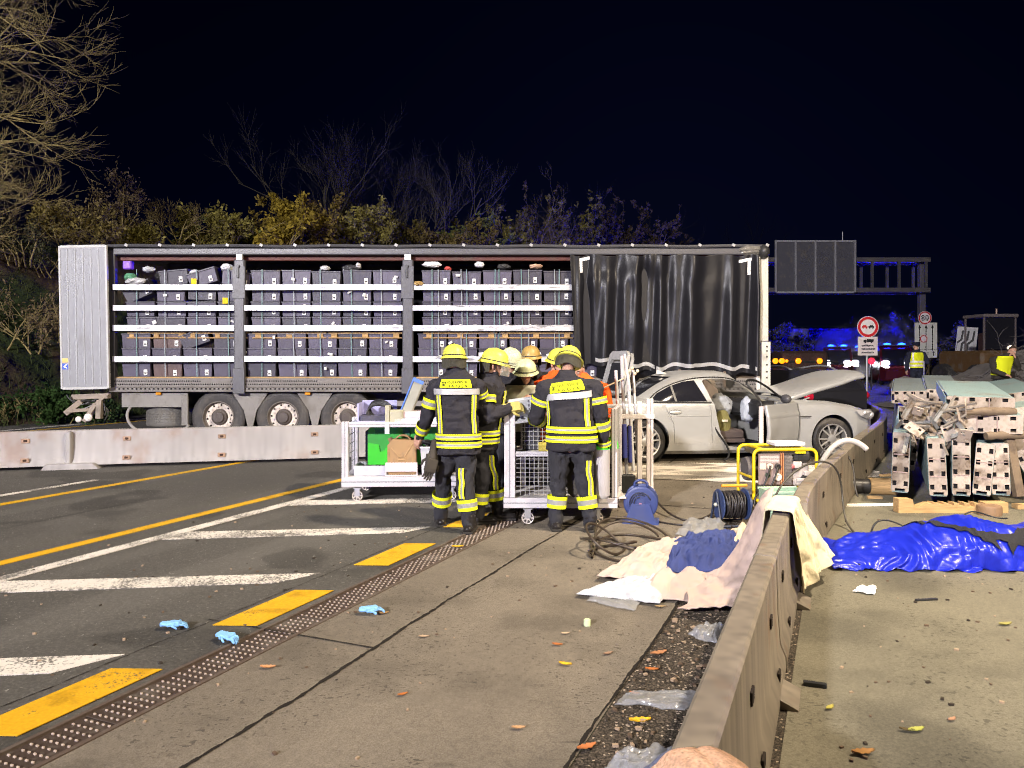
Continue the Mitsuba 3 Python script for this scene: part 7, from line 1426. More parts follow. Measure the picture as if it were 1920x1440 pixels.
t.part('hoses', cat([tube(curve([(0.10 + 0.02 * i, 0.1, 0.08), (0.14, 0.12 + .03 * i, 0.17 + 0.012 * i), (0.28, 0.15, 0.19 + 0.015 * i), (0.40, 0.12, 0.12 + 0.01 * i), (0.41, 0.1, 0.05)], 24), 0.011, 6) for i in range(5)]), 'satin', (0.025, 0.025, 0.025), True)
t = Thing('folded_protection_panel', 'transparent panel with blue edges leaning upright on the left trolley', 'panel', M=LT(0.66, 0.16, 0.95) @ R('y', 22))
t.part('sheet', bx(0.12, 0.22, 0.46, (0.04, 0.1, 0.24), 0.01), 'satin', (0.33, 0.33, 0.27)); t.part('blue_edge', cat(span(-0.035, -0.02, -0.02, 0.22, 0.0, 0.5), span(-0.03, 0.06, -0.022, -0.01, 0.0, 0.035), span(-0.03, 0.1, -0.022, -0.01, 0.46, 0.5)), 'satin', (0.08, 0.2, 0.66)); t.part('front_sheet', bx(0.035, 0.2, 0.44, (-0.005, 0.1, 0.24), 0.004), 'satin', (0.62, 0.64, 0.66))
t = Thing('tool_block', 'yellowish grey tool block under the leaning panel', 'tool', M=LT(0.62, 0.12, 0.90)); t.part('block', cat(bx(0.16, 0.14, 0.15, (0.0, 0, 0.075), 0.015), bx(0.05, 0.16, 0.20, (-0.10, 0, 0.1))), 'satin', (0.42, 0.40, 0.28))
t = Thing('flat_case', 'flat pinkish white case on the upper shelf right of the leaning panel', 'case', M=LT(0.66, 0.2, 0.93)); t.part('case', bx(0.34, 0.2, 0.075, (0.17, 0, 0.06), 0.01), 'satin', (0.62, 0.5, 0.52)); t.part('base', bx(0.62, 0.3, 0.05, (0.25, 0, -0.005), 0.008), 'satin', (0.55, 0.6, 0.68))
t = Thing('spreader_tool', 'long dark rescue spreader lying on the upper shelf by the first firefighter', 'tool', M=LT(0.98, 0.35, 0.99)); t.part('body', ap(lathe([(0.0, -0.3), (0.045, -0.3), (0.05, -0.1), (0.06, 0.0), (0.05, 0.15), (0.03, 0.3), (0, 0.31)], 20), R('y', 90)), 'satin', (0.05, 0.04, 0.045), 40)
# ---- right mesh trolley
XR0, DR0 = -0.09, 7.62
tr2 = Thing('mesh_trolley', 'tall silver trolley with wire mesh sides around stored equipment, between the firefighters', 'trolley', M=pose(XR0, DR0, 0, yaw=0))
W3, D3, SK = 1.13, 0.78, 0.16
def q3(x, y, z): return (x + SK * y / D3, y, z)
for x, y, w in ((0.06, 0.03, 0.11), (W3 - 0.03, 0.03, 0.055), (W3 - 0.03, D3 - 0.03, 0.055), (0.06, D3 - 0.03, 0.055)):
    profile(tr2, q3(x, y, 0.27), q3(x, y, 1.105 if w > 0.1 else 1.15), w, h=0.055); caster(tr2, q3(min(max(x, 0.24), W3 - 0.2), y, 0)[0], y + 0.02)
for y in (0.03, D3 - 0.03): profile(tr2, q3(0, y, 0.215), q3(W3, y, 0.215), 0.055, h=0.10)
for x in (0.03, W3 - 0.03): profile(tr2, q3(x, 0.06, 0.215), q3(x, D3 - 0.06, 0.215), 0.055, h=0.10)
tr2.part('deck', span(0.02, W3 + 0.1, 0.05, D3 - 0.05, 0.25, 0.265), 'satin', (0.5, 0.47, 0.45))
for y in (0.03, D3 - 0.03):
    if y > 0.1: profile(tr2, q3(0.06, y, 1.13), q3(W3, y, 1.13), 0.04)
tr2.part('middle_shelf', span(0.14, W3 + 0.02, 0.08, D3 - 0.06, 0.69, 0.705), 'satin', (0.5, 0.48, 0.46))
profile(tr2, q3(0.12, 0.03, 0.70), q3(0.62, 0.03, 0.70), 0.035, h=0.05)
profile(tr2, q3(W3 - 0.03, 0.05, 1.14), q3(W3 - 0.03, D3 - 0.05, 1.14), 0.03); profile(tr2, q3(0.06, 0.05, 1.09), q3(0.06, D3 - 0.05, 1.09), 0.03)
mesh_panel(tr2, q3(0.125, 0.03, 0.29), (1, 0, 0), (0, 0, 1), 0.86, 0.38, 0.045)
mesh_panel(tr2, q3(0.12, D3 - 0.03, 0.29), (1, 0, 0), (0, 0, 1), 0.94, 0.82, 0.05)
mesh_panel(tr2, q3(0.125, 0.25, 0.72), (1, 0, 0), (0, 0, 1), 0.5, 0.38, 0.045)
dd = np.array([SK, D3, 0]); dd /= np.linalg.norm(dd)
tr2.part('back_sheet', span(0.14, W3 + 0.1, D3 - 0.025, D3 - 0.015, 0.72, 1.1, 0), 'satin', (0.35, 0.35, 0.33)) if False else None
mesh_panel(tr2, q3(W3 - 0.03, 0.06, 0.29), dd, (0, 0, 1), 0.70, 0.82, 0.028, 0.004)
tr2.part('blue_strap', span(0.86, 0.92, -0.004, 0.0, 0.17, 0.27, 0), 'satin', (0.05, 0.06, 0.36))
t = Thing('gas_cylinder', 'grey compressed gas cylinder with bright green shoulder on the front of the mesh trolley', 'gas cylinder')
def bottle(t, p, r, h, tag=True):
    p = np.array(p, float); k = t.part('bottle', ap(lathe([(0, 0.0), (r * 0.75, 0.0), (r, 0.03), (r, h * 0.80), (r * 0.98, h * 0.84)], 30), pose(*p)), 'satin', (0.38, 0.36, 0.36), 40)
    t.part('shoulder', ap(lathe([(r * 1.002, h * 0.80), (r * 0.98, h * 0.86), (r * 0.8, h * 0.94), (r * 0.4, h * 0.99), (0.02, h), (0, h)], 30), pose(*p)), 'satin', (0.06, 0.62, 0.03), 40)
    t.part('valve', ap(lathe([(0.018, h), (0.018, h + 0.05), (0.03, h + 0.055), (0.03, h + 0.075), (0, h + 0.075)], 14), pose(*p)), 'metal', (0.4, 0.36, 0.25))
bottle(t, (1.105 - 0.31 + 0.08, 7.52, 0.285), 0.082, 0.60)
t = Thing('gas_cylinder', 'second grey gas cylinder with green shoulder and dark lettering, partly behind the first', 'gas cylinder'); bottle(t, (1.00, 7.72, 0.285), 0.07, 0.58)
k = t.part('lettering', ap(text('FEUER', 0.07, 0.003, True), pose(1.015, 7.644, 0.46) @ R('x', 90) @ R('z', 90)), 'matte', (0.02, 0.02, 0.02))
gi = [('black_canister', 'black canister standing inside the mesh trolley at the left', 0.20, 7.98, 0.71, (0.18, 0.2, 0.34), (0.03, 0.03, 0.035)), ('brown_box', 'brown wooden box inside the mesh trolley behind the left wire panel', 0.42, 8.02, 0.71, (0.13, 0.25, 0.38), (0.12, 0.06, 0.035)), ('white_case', 'white case standing inside the mesh trolley', 0.62, 8.1, 0.71, (0.16, 0.2, 0.36), (0.55, 0.55, 0.55)), ('dark_tool_case', 'dark tool case inside the mesh trolley at the right', 0.82, 8.1, 0.27, (0.22, 0.25, 0.42), (0.05, 0.045, 0.04)), ('yellow_wedge', 'small yellow wedge block on the shelf inside the mesh trolley', 0.34, 7.78, 0.71, (0.14, 0.1, 0.06), (0.42, 0.34, 0.06))]
for nm, lb, x, y, z, s, c in gi:
    t = Thing(nm, lb, nm.split('_')[-1]); k = t.part('body', bx(*s, (x, y, z + s[2] / 2), 0.012), 'satin', c); t.part('lid', bx(s[0] * 1.04, s[1] * 1.04, 0.03, (x, y, z + s[2] + 0.012), 0.008), 'satin', np.array(c) * 1.3, parent=k); t.part('handle', tube(curve([(x - s[0] * .2, y, z + s[2] + .025), (x - s[0] * .15, y, z + s[2] + .05), (x + s[0] * .15, y, z + s[2] + .05), (x + s[0] * .2, y, z + s[2] + .025)], 10), 0.008, 6), 'satin', np.array(c) * 0.7, True)
t = Thing('leather_flap', 'dark grey protective cover hanging on the mesh trolley beside the right firefighter', 'cover'); t.part('cover', crumple((0.62, 7.58, 0.52), 0.12, 0.05, 0.22, 8), 'cloth', (0.075, 0.07, 0.06), True)
t = Thing('grey_case', 'light grey open case held up by the firefighter in profile', 'case', M=pose(0.10, 7.72, 1.16, yaw=8, pitch=16) @ R('y', -8))
t.part('shell', bx(0.27, 0.05, 0.19, bev=0.01), 'satin', (0.46, 0.47, 0.48)); t.part('edge', span(0.105, 0.14, -0.04, 0.03, -0.10, 0.10), 'satin', (0.03, 0.03, 0.035)); t.part('catches', cat(*[span(0.06, 0.075, -0.032, -0.024, -0.08 + i * 0.045, -0.055 + i * 0.045) for i in range(4)]), 'satin', (0.15, 0.15, 0.16), kind='stuff'); t.part('tray', bx(0.30, 0.16, 0.02, (-0.05, -0.04, -0.11)), 'satin', (0.42, 0.43, 0.45))
# ---- rack with long tubes behind the mesh trolley
t = Thing('strut_rack', 'upright rack of long silver telescopic rescue struts in front of the silver car', 'rack', M=pose(1.22, 8.55, 0))
for x, y, z0, z1, r in ((0.02, 0.0, 0.35, 1.52, 0.018), (0.10, 0.05, 0.3, 1.68, 0.02), (0.155, 0.0, 0.4, 1.50, 0.02), (0.225, 0.08, 0.4, 1.52, 0.016), (0.12, -0.04, 1.3, 1.70, 0.015)): k = t.part('strut', cyl((x - 0.05 * (z1 - 1), y, z0), (x - 0.05 * (z1 - 1) - 0.06, y, z1), r, 12), 'satin', (0.52, 0.51, 0.5), 40)
for x, w in ((0.20, 0.05), (0.30, 0.035), (0.34, 0.03)): t.part('post', span(x - w / 2, x + w / 2, -0.05 + x * 0.2, 0.0 + x * 0.2, 0.12, 1.17 if x < 0.25 else 1.2), 'satin', (0.66, 0.60, 0.56))
t.part('cross_bar', cat(span(-0.28, 0.36, -0.02, 0.02, 0.98, 1.03), span(0.0, 0.36, -0.06, 0.3, 0.16, 0.2)), 'satin', (0.62, 0.58, 0.55)); t.part('knobs', cat(*[ball((0.05 + 0.03 * i, -0.03, 1.48 + 0.03 * (i % 3)), 0.02, 1) for i in range(5)], cyl((-0.25, 0, 1.30), (0.05, 0, 1.44), 0.008)), 'satin', (0.60, 0.52, 0.36)); t.part('tray', span(-0.1, 0.38, -0.08, 0.34, 0.10, 0.16), 'satin', (0.5, 0.48, 0.46))
for x in (0.0, 0.34): t.part('caster_wheel', ap(lathe([(0, -0.02), (0.05, -0.02), (0.05, 0.02), (0, 0.02)], 16), pose(x, -0.04, 0.05) @ R('x', 90)), 'satin', (0.2, 0.16, 0.14))
t.part('blue_grips', cat(cyl((0.03, -0.03, 0.55), (0.02, -0.03, 0.92), 0.03), cyl((0.09, -0.03, 0.5), (0.085, -0.03, 0.9), 0.02)), 'satin', (0.04, 0.05, 0.22)); t.part('dark_base', bx(0.16, 0.14, 0.2, (0.06, 0, 0.26)), 'satin', (0.02, 0.02, 0.02))
# ================================================================ cable reels, generator
BLU = (0.028, 0.045, 0.15)
p = G(1203, 984); t = Thing('blue_cable_reel', 'blue plastic cable reel with a spiral vented disc standing by the mesh trolley', 'cable reel', M=pose(p[0], p[1] + 0.06, 0, yaw=-12))
for y in (0.0, 0.17): t.part('disc', ap(lathe([(0, 0.02), (0.145, 0.022), (0.165, 0.012), (0.17, 0.0), (0.165, -0.012), (0.145, -0.02), (0, -0.02)], 40), pose(0.0, y, 0.205) @ R('x', 90)), 'satin', BLU, 40)
t.part('drum', cyl((0, 0.02, 0.205), (0, 0.16, 0.205), 0.12, 28), 'satin', (0.02, 0.02, 0.025)); 
kf = t.part('foot', cat(upright(tr(prism(Polygon([(-0.18, 0), (0.18, 0), (0.14, 0.05), (0.09, 0.20), (-0.09, 0.20), (-0.14, 0.05)]), 0.05), 0, 0, 0.0)), span(-0.18, 0.18, 0.0, 0.17, 0.0, 0.03)), 'satin', np.array(BLU) * 1.15)
for r0, r1, a0, a1 in ((0.105, 0.116, 20, 330), (0.085, 0.093, 60, 250), (0.062, 0.07, 90, 300)):
    a = np.radians(np.linspace(a0, a1, 28)); t.part('spiral_groove', tube(np.stack([r0 * np.cos(a), a * 0 - 0.024, 0.205 + r0 * np.sin(a)], 1), 0.007, 5), 'satin', (0.012, 0.014, 0.03), True)
t.part('hub', ap(lathe([(0.05, 0.02), (0.045, 0.035), (0, 0.036)], 24), pose(0, 0, 0.205) @ R('x', 90)), 'satin', BLU, 40); t.part('badge', bx(0.03, 0.003, 0.014, (0, -0.0375, 0.205)), 'satin', (0.3, 0.14, 0.2)); t.part('carry_handle', tube(curve([(-0.06, 0.085, 0.35), (-0.05, 0.085, 0.405), (0.05, 0.085, 0.405), (0.06, 0.085, 0.35)], 12), 0.014, 7), 'satin', BLU, True)
p = G(1372, 983); t = Thing('black_cable_drum', 'steel cable drum wound with black cable on a tubular stand', 'cable drum', M=pose(p[0], p[1], 0, yaw=8))
S = []
for lay in range(3):
    tt = np.linspace(0, 2 * PI * 9, 220); S.append(tube(np.stack([-0.10 + 0.2 * tt / tt[-1] + 0.006 * np.sin(tt * 3.7 + lay), (0.095 + 0.016 * lay + 0.004 * np.sin(tt * 2.3)) * np.cos(tt), 0.20 + (0.095 + 0.016 * lay + 0.004 * np.sin(tt * 2.3)) * np.sin(tt)], 1), 0.0095, 6))
t.part('wound_cable', cat(S), 'satin', (0.022, 0.02, 0.02), True, label='black cable wound on the drum')
for x in (-0.135, 0.135): t.part('flange', ap(lathe([(0, -0.006), (0.15, -0.006), (0.155, 0.0), (0.15, 0.006), (0, 0.006)], 36), pose(x, 0, 0.20) @ R('y', 90)), 'satin', (0.03, 0.05, 0.13), 40)
for x in (-0.165, 0.165): t.part('stand', tube(curve([(x, -0.15, 0.012), (x, -0.08, 0.16), (x, 0.0, 0.33), (x, 0.08, 0.16), (x, 0.15, 0.012)], 24), 0.011, 6), 'satin', (0.03, 0.04, 0.07), True)
[t.part('stand_bar', cyl((-0.17, y, z), (0.17, y, z), 0.011), 'satin', (0.03, 0.04, 0.07)) for y, z in ((-0.15, 0.013), (0.15, 0.013), (0, 0.2))]; t.part('end_plug', ball((-0.175, -0.02, 0.205), 0.02, 2), 'satin', (0.5, 0.5, 0.42))
t.part('motor_hub', cyl((0.14, 0, 0.2), (0.19, 0, 0.2), 0.07, 24), 'satin', (0.035, 0.06, 0.16))
k_ = one('orange_bar', 'short orange painted bar lying on the stand beside the yellow generator', 'bar', cyl(P(1353, 911, 8.25), P(1400, 910, 8.32), 0.016), 'satin', (0.72, 0.30, 0.03), 40)
p = G(1470, 946); Yel = (0.70, 0.50, 0.01)
gen = Thing('portable_generator', 'portable power generator in a yellow tubular frame behind the barrier', 'generator', M=pose(p[0], p[1] + 0.25, 0, yaw=4))
def loop(x0, x1, y, z0, z1, r=0.07): 
    q = rrect(x1 - x0, z1 - z0, r, 6).exterior.coords[:-1]; return np.array([((x0 + x1) / 2 + a, y, (z0 + z1) / 2 + b) for a, b in q])
for y in (-0.24, 0.24): gen.part('frame_tube', tube(loop(-0.365, 0.365, y, 0.04, 0.62), 0.019, 8, closed=True), 'satin', Yel, True)
gen.part('cross_tube', cat(*[cyl((x, -0.24, z), (x, 0.24, z), 0.016, 10) for x, z in ((-0.3, 0.04), (0.3, 0.04), (-0.365, 0.3), (0.365, 0.3), (-0.25, 0.62), (0.25, 0.62))]), 'satin', Yel, 40)
kp = gen.part('control_panel', span(-0.30, -0.05, -0.225, -0.20, 0.22, 0.57, 0.006), 'dirty', (0.26, 0.19, 0.17), label='control panel with sockets')
gen.part('vent_grille', cat(*[span(-0.285, -0.07, -0.231, -0.224, 0.475 + 0.016 * i, 0.484 + 0.016 * i, 0) for i in range(5)]), 'satin', (0.55, 0.5, 0.47), parent=kp, kind='stuff')
for x, z, r, c in ((-0.175, 0.43, 0.034, (0.6, 0.54, 0.45)), (-0.085, 0.43, 0.034, (0.05, 0.045, 0.045)), (-0.085, 0.31, 0.042, (0.72, 0.66, 0.58)), (-0.2, 0.33, 0.026, (0.05, 0.08, 0.05))):
    gen.part('socket', cat(ap(lathe([(r, 0.0), (r * 0.95, 0.03), (r * 0.6, 0.032), (r * 0.55, 0.012), (0, 0.012)], 20), pose(x, -0.225, z) @ R('x', 90))), 'satin', c, 40, parent=kp)
gen.part('switch_plate', span(-0.29, -0.22, -0.236, -0.224, 0.395, 0.465, 0.004), 'satin', (0.66, 0.56, 0.42), parent=kp)
gen.part('copper_rail', cat(span(-0.045, -0.035, -0.232, -0.2, 0.22, 0.58), span(-0.02, -0.01, -0.232, -0.2, 0.22, 0.58)), 'satin', (0.5, 0.22, 0.10))
gen.part('fan_grille', cat(*[span(0.0 + 0.013 * i, 0.005 + 0.013 * i, -0.226, -0.218, 0.22, 0.56, 0) for i in range(7)], *[span(0.0, 0.085, -0.224, -0.22, 0.22 + 0.016 * i, 0.226 + 0.016 * i, 0) for i in range(21)]), 'metal', (0.5, 0.45, 0.42), kind='stuff')
gen.part('engine_block', cat(bx(0.22, 0.28, 0.18, (0.21, -0.02, 0.36), 0.02), bx(0.16, 0.3, 0.08, (0.20, -0.05, 0.24), 0.02), bx(0.2, 0.2, 0.05, (0.2, -0.02, 0.50), 0.015)), 'dirty', (0.42, 0.38, 0.35))
gen.part('cooling_fins', cat(*[span(0.10, 0.19, -0.19, 0.1, 0.36 + 0.016 * i, 0.367 + 0.016 * i, 0) for i in range(7)]), 'metal', (0.6, 0.56, 0.52), kind='stuff')
gen.part('alternator', ap(lathe([(0, -0.22), (0.13, -0.22), (0.14, -0.18), (0.14, 0.12), (0.1, 0.16), (0, 0.16)], 24), pose(-0.15, 0.03, 0.37) @ R('y', 90)), 'dirty', (0.09, 0.08, 0.08), 40)
gen.part('air_filter', bx(0.19, 0.16, 0.13, (0.24, -0.10, 0.53), 0.03), 'satin', (0.03, 0.03, 0.03)); gen.part('fuel_tank', bx(0.6, 0.4, 0.06, (0.0, 0.03, 0.575), 0.02), 'satin', (0.05, 0.045, 0.04)); gen.part('yellow_label', span(0.13, 0.25, -0.226, -0.2, 0.57, 0.605), 'satin', (0.75, 0.66, 0.02)); gen.part('red_lever', ball((0.10, -0.2, 0.42), 0.028, 2), 'satin', (0.5, 0.12, 0.12))
gen.part('valve_cover', cat(bx(0.10, 0.05, 0.07, (0.16, -0.185, 0.44)), bx(0.07, 0.05, 0.05, (0.28, -0.18, 0.34)), bx(0.16, 0.04, 0.03, (0.23, -0.19, 0.27))), 'dirty', (0.55, 0.5, 0.46)); gen.part('recoil_cover', ap(lathe([(0, 0.03), (0.07, 0.03), (0.085, 0.01), (0.085, -0.02), (0, -0.02)], 24), pose(0.29, -0.17, 0.25) @ R('x', 90)), 'satin', (0.03, 0.03, 0.03), 40)
gen.part('base_tray', span(-0.33, 0.33, -0.22, 0.22, 0.06, 0.10), 'dirty', (0.3, 0.26, 0.24)); gen.part('muffler', ap(ball((0, 0, 0), 1, 2, (0.07, 0.06, 0.075)), pose(-0.26, -0.2, 0.16)), 'satin', (0.03, 0.03, 0.03), True)
for x, z in ((-0.175, 0.43), (-0.085, 0.43)): gen.part('plug_cable', tube(curve([(x, -0.25, z), (x - 0.05, -0.30, z - 0.09), (x - 0.13, -0.30, z - 0.25), (x - 0.18, -0.28, 0.10), (x - 0.2, -0.3, 0.012)], 24), 0.011, 6), 'satin', (0.02, 0.02, 0.02), True)
one('document_case', 'flat white plastic case lying on top of the generator frame', 'case', ap(bx(0.36, 0.26, 0.045, bev=0.012), gen.M @ pose(0.11, 0.0, 0.665)), 'satin', (0.66, 0.64, 0.66))
p = G(1466, 978); t = Thing('green_crate', 'pale mint green plastic crate with handle hole beside the barrier', 'crate', M=pose(p[0] + 0.07, p[1] + 0.15, 0, yaw=6))
fr_ = Polygon([(-0.2, 0), (0.2, 0), (0.2, 0.30), (-0.2, 0.30)], [[(-0.12, 0.05), (-0.12, 0.21), (-0.08, 0.235), (0.08, 0.235), (0.12, 0.21), (0.12, 0.05)]])
t.part('front_wall', upright(tr(prism(fr_, 0.02), 0, 0, 0.13)), 'satin', (0.36, 0.52, 0.36)); t.part('back_wall', span(-0.2, 0.2, 0.13, 0.15, 0, 0.30), 'satin', (0.3, 0.45, 0.32))
for x in (-0.19, 0.19): t.part('side_wall', span(x - 0.01, x + 0.01, -0.128, 0.128, 0, 0.30), 'satin', (0.34, 0.5, 0.34))
t.part('rim', cat(span(-0.21, 0.21, -0.165, -0.14, 0.285, 0.305), span(-0.21, 0.21, 0.14, 0.165, 0.285, 0.305)), 'satin', (0.42, 0.6, 0.42)); t.part('inner_tools', crumple((0.02, -0.02, 0.13), 0.15, 0.09, 0.11, 9), 'satin', (0.10, 0.20, 0.2), 25)
# ---- cables
def ground_cable(label, px, r=0.011, col=(0.028, 0.022, 0.018), z=None, name='cable', loops=None):
    pts = np.array([G(u, v) + [0, 0, r + (h if h else 0)] for u, v, h in px]); one(name, label, 'cable', tube(curve(pts, 16 * len(px)), r, 7), 'satin', col, True)
g = np.random.default_rng(13); pc = G(1160, 1030)
a = np.linspace(0, 2 * PI * 4.6, 260); rr = 0.21 + 0.09 * np.sin(a * 0.37 + 1) + 0.06 * np.sin(a * 1.27 + 2)
coil = np.stack([pc[0] - 0.02 + rr * 1.15 * np.cos(a) + 0.10 * np.sin(a * 0.41), pc[1] + rr * 1.6 * np.sin(a) + 0.16 * np.cos(a * 0.31), 0.013 + 0.11 * np.maximum(0, np.sin(a * 0.83 + 0.5)) ** 2 + 0.13 * np.maximum(0, np.sin(a * 0.57 + 2.4)) ** 3], 1)
coil = np.vstack([coil, curve([coil[-1], G(1230, 1012) + [0, 0, 0.012], G(1300, 1022) + [0, 0, 0.012], G(1360, 1010) + [0, 0, 0.012]], 30)[1:]])
one('coiled_cable', 'loose coil of brown black cable lying on the concrete', 'cable', tube(coil, 0.0105, 7), 'satin', (0.045, 0.033, 0.022), True)
ground_cable('black cable curving from the blue reel to the black drum', [(1222, 948, 0.2), (1245, 965, 0.05), (1285, 977, 0), (1330, 968, 0), (1352, 955, 0.1)])
ground_cable('second black cable looping below the first between reel and drum', [(1230, 962, 0.06), (1252, 983, 0), (1300, 986, 0), (1345, 966, 0), (1368, 972, 0.03)], 0.009)
ground_cable('short cable end in front of the black cable drum', [(1312, 990, 0), (1335, 972, 0), (1362, 964, 0.06)], 0.01)
ground_cable('cable running from the drum toward the beige cloth', [(1350, 975, 0.02), (1390, 998, 0), (1420, 1008, 0)], 0.01)
top = lambda s, t, z: road(s, t, z)
one('grey_hose', 'thick pale grey hose arching over the bent barrier', 'hose', tube(curve([(3.20, 8.10, 0.40), (3.26, 8.04, 0.60), (3.34, 8.0, 0.73), (3.47, 7.98, 0.80), (3.58, 7.95, 0.775), (3.66, 7.93, 0.71)], 40), 0.028, 12), 'satin', (0.46, 0.43, 0.37), True)
one('barrier_cable', 'dark cable hanging down the face of the bent barrier', 'cable', tube(curve([road(7.3, -0.55, 0.3), road(7.7, -0.3, 0.64), road(8.1, -0.04, 0.6), road(8.3, 0.03, 0.35), road(8.2, 0.06, 0.1), road(7.9, 0.14, 0.012), road(7.4, 0.25, 0.012), road(7.7, 0.45, 0.012)], 60), 0.010, 6), 'satin', (0.05, 0.045, 0.035), True)
one('hanging_strap', 'thin dark strap hanging over the middle of the bent barrier', 'strap', tube(curve([road(9.6, -0.2, 0.5), road(9.65, -0.02, 0.64), road(9.62, 0.12, 0.5), road(9.5, 0.17, 0.25), road(9.45, 0.20, 0.1)], 30), 0.011, 5), 'satin', (0.04, 0.035, 0.03), True)
# ================================================================ cloths, tarpaulins, towel
def cloth(fn, nx=80, ny=60, th=0.006): return grid(nx, ny, fn, th)
def crease(u, v, f, seed, n=6, warp=0.5):
    g_ = np.random.default_rng(seed + 100); out = 0 * u
    wv = warp * (meshkit.noise(np.stack([u * 2.3, v * 2.3, u * 0 + seed], -1), seed) - 0.5)
    for k in range(n):
        th = g_.uniform(0, PI); x = f * g_.uniform(0.6, 1.6) * (math.cos(th) * u + math.sin(th) * v * 0.8 + wv) + g_.uniform(0, 1)
        out = out + g_.uniform(0.5, 1.0) / (1 + 0.25 * k) * (np.abs((x % 1.0) - 0.5) * 2 - 0.5)
    return out / 2.2
def wrinkle(u, v, f, seed, amp): 
    return _wrinkle(u, v, f, seed, amp * 0.75) + amp * 0.40 * crease(u, v, f * 0.9, seed) + amp * 0.2
def _wrinkle(u, v, f, seed, amp): 
    q = np.stack([u * f, v * f, u * 0 + seed * 1.7], -1); w1 = np.sqrt(np.abs(meshkit.fbm(q, 2, seed) - 0.5) * 2 + 0.02); w2 = np.abs(meshkit.noise(q * [2.1, 0.8, 1] + 5, seed + 2) - 0.5) * 2; return amp * (0.9 * w1 + 0.35 * w2 + 0.5 * meshkit.fbm(q * 0.5, 2, seed + 3))
def quad_pt(c, u, v): return (c[0][None, None] * ((1 - u) * (1 - v))[..., None] + c[1][None, None] * (u * (1 - v))[..., None] + c[2][None, None] * (u * v)[..., None] + c[3][None, None] * ((1 - u) * v)[..., None])
def ground_cloth(corners, seed, amp=0.05, f=5, base=0.012, edge=0.10, bump=None):
    c = [G(*q) for q in corners]
    def fn(u, v):
        w = meshkit.fbm(np.stack([u * 3, v * 3, u * 0 + seed], -1), 3, seed) - 0.5; w2 = meshkit.fbm(np.stack([u * 3, v * 3, u * 0 + seed + 9], -1), 3, seed) - 0.5
        p = quad_pt(c, u, v); e = np.minimum(1, np.minimum(np.minimum(u, 1 - u), np.minimum(v, 1 - v)) / 0.12)
        z = base + wrinkle(u, v, f, seed, amp) * (0.25 + 0.75 * e)
        if bump is not None: z = z + bump(u, v)
        return p[..., 0] + edge * w, p[..., 1] + edge * 1.4 * w2, z
    return cloth(fn)
PCH = (0.46, 0.36, 0.31)
one('peach_sheet', 'peach coloured bed sheet spread crumpled over the gravel', 'sheet', ground_cloth([(1175, 1132), (1385, 1132), (1425, 1015), (1300, 1010)], 3, 0.07, 4.5, 0.012, 0.10), 'sheet', PCH, True)
one('peach_sheet', 'twisted peach sheet end stretching left toward the cables', 'sheet', ground_cloth([(1118, 1092), (1240, 1098), (1300, 1020), (1225, 1028)], 5, 0.09, 4, 0.03, 0.07), 'sheet', PCH, True)
one('white_sheet', 'white plastic backed sheet under the peach one, pointing left', 'sheet', ground_cloth([(1072, 1122), (1235, 1140), (1260, 1072), (1205, 1080)], 7, 0.05, 4, 0.016, 0.08), 'sheet', (0.45, 0.46, 0.48), True)
one('beige_sheet', 'beige sheet bunched up between the blue cloth and the barrier', 'sheet', ground_cloth([(1372, 1085), (1398, 1085), (1440, 1000), (1370, 1000)], 8, 0.12, 4, 0.02, 0.05), 'sheet', (0.62, 0.50, 0.36), True)
one('clear_plastic_bag', 'clear crinkled plastic bag above the blue cloth', 'plastic bag', ground_cloth([(1270, 1012), (1350, 1022), (1362, 988), (1285, 985)], 11, 0.09, 3, 0.03, 0.06), 'plastic_sheet', None, True)
one('blue_cloth', 'crumpled blue fleece cloth on top of the peach sheet', 'cloth', ground_cloth([(1240, 1090), (1395, 1088), (1388, 1012), (1262, 1022)], 13, 0.075, 8, 0.05, 0.08, lambda u, v: 0.07 * np.sin(PI * u) * np.sin(PI * v)), 'sheet', (0.042, 0.058, 0.17), True)
def hang(u, v):
    # over the end of the barrier top and down its right side, spreading away from it
    s = 5.42 + 0.50 * u + 0.36 * u * v + 0.03 * np.sin(8 * v); L = -0.30 + 0.90 * v
    fl = np.clip((L - 0.05) / 0.55, 0, 1)
    t_ = np.where(L < -0.05, -0.44 - 0.03 * np.minimum(1, -(L + 0.05) / 0.2), np.where(L < 0.05, -0.365 + 1.4 * L, -0.295 + fl * (0.06 + 0.20 * u)))
    z = np.where(L < -0.05, 0.62 + (L + 0.05) * 1.1, np.where(L < 0.05, 0.628, 0.62 - (L - 0.05) * (0.96 - 0.12 * u)))
    w = 0.022 * np.sin(15 * u + 3 * v) * fl + wrinkle(u, v, 4, 17, 0.022)
    t_ = t_ + np.abs(w) * np.sign(L + 1e-6)
    return s * SA + t_ * CA, s * CA - t_ * SA, np.maximum(z, 0.03)
one('hung_cloth', 'beige cloth hung over the end of the short barrier module', 'cloth', cloth(hang, 60, 70, 0.005), 'sheet', (0.56, 0.50, 0.34), True)
def climb(u, v):
    s = 4.95 + 1.25 * u - 0.05 * v; k = smooth01((u - 0.30) / 0.6)
    hh = (0.10 + 0.53 * k) * smooth01(v * 1.02) ** 1.1
    t_ = -0.90 + 0.10 * u + (0.50 - 0.12 * u + 0.02 * k) * v - 0.05 + 0.03 * np.sin(16 * u) * (1 - v)
    return s * SA + t_ * CA, s * CA - t_ * SA, 0.02 + hh + wrinkle(u, v, 5, 21, 0.05) * (1 - 0.7 * v)
one('hanging_peach_cloth', 'peach cloth pulled up the left face of the barrier to its top', 'cloth', cloth(climb, 70, 40, 0.005), 'sheet', PCH, True)
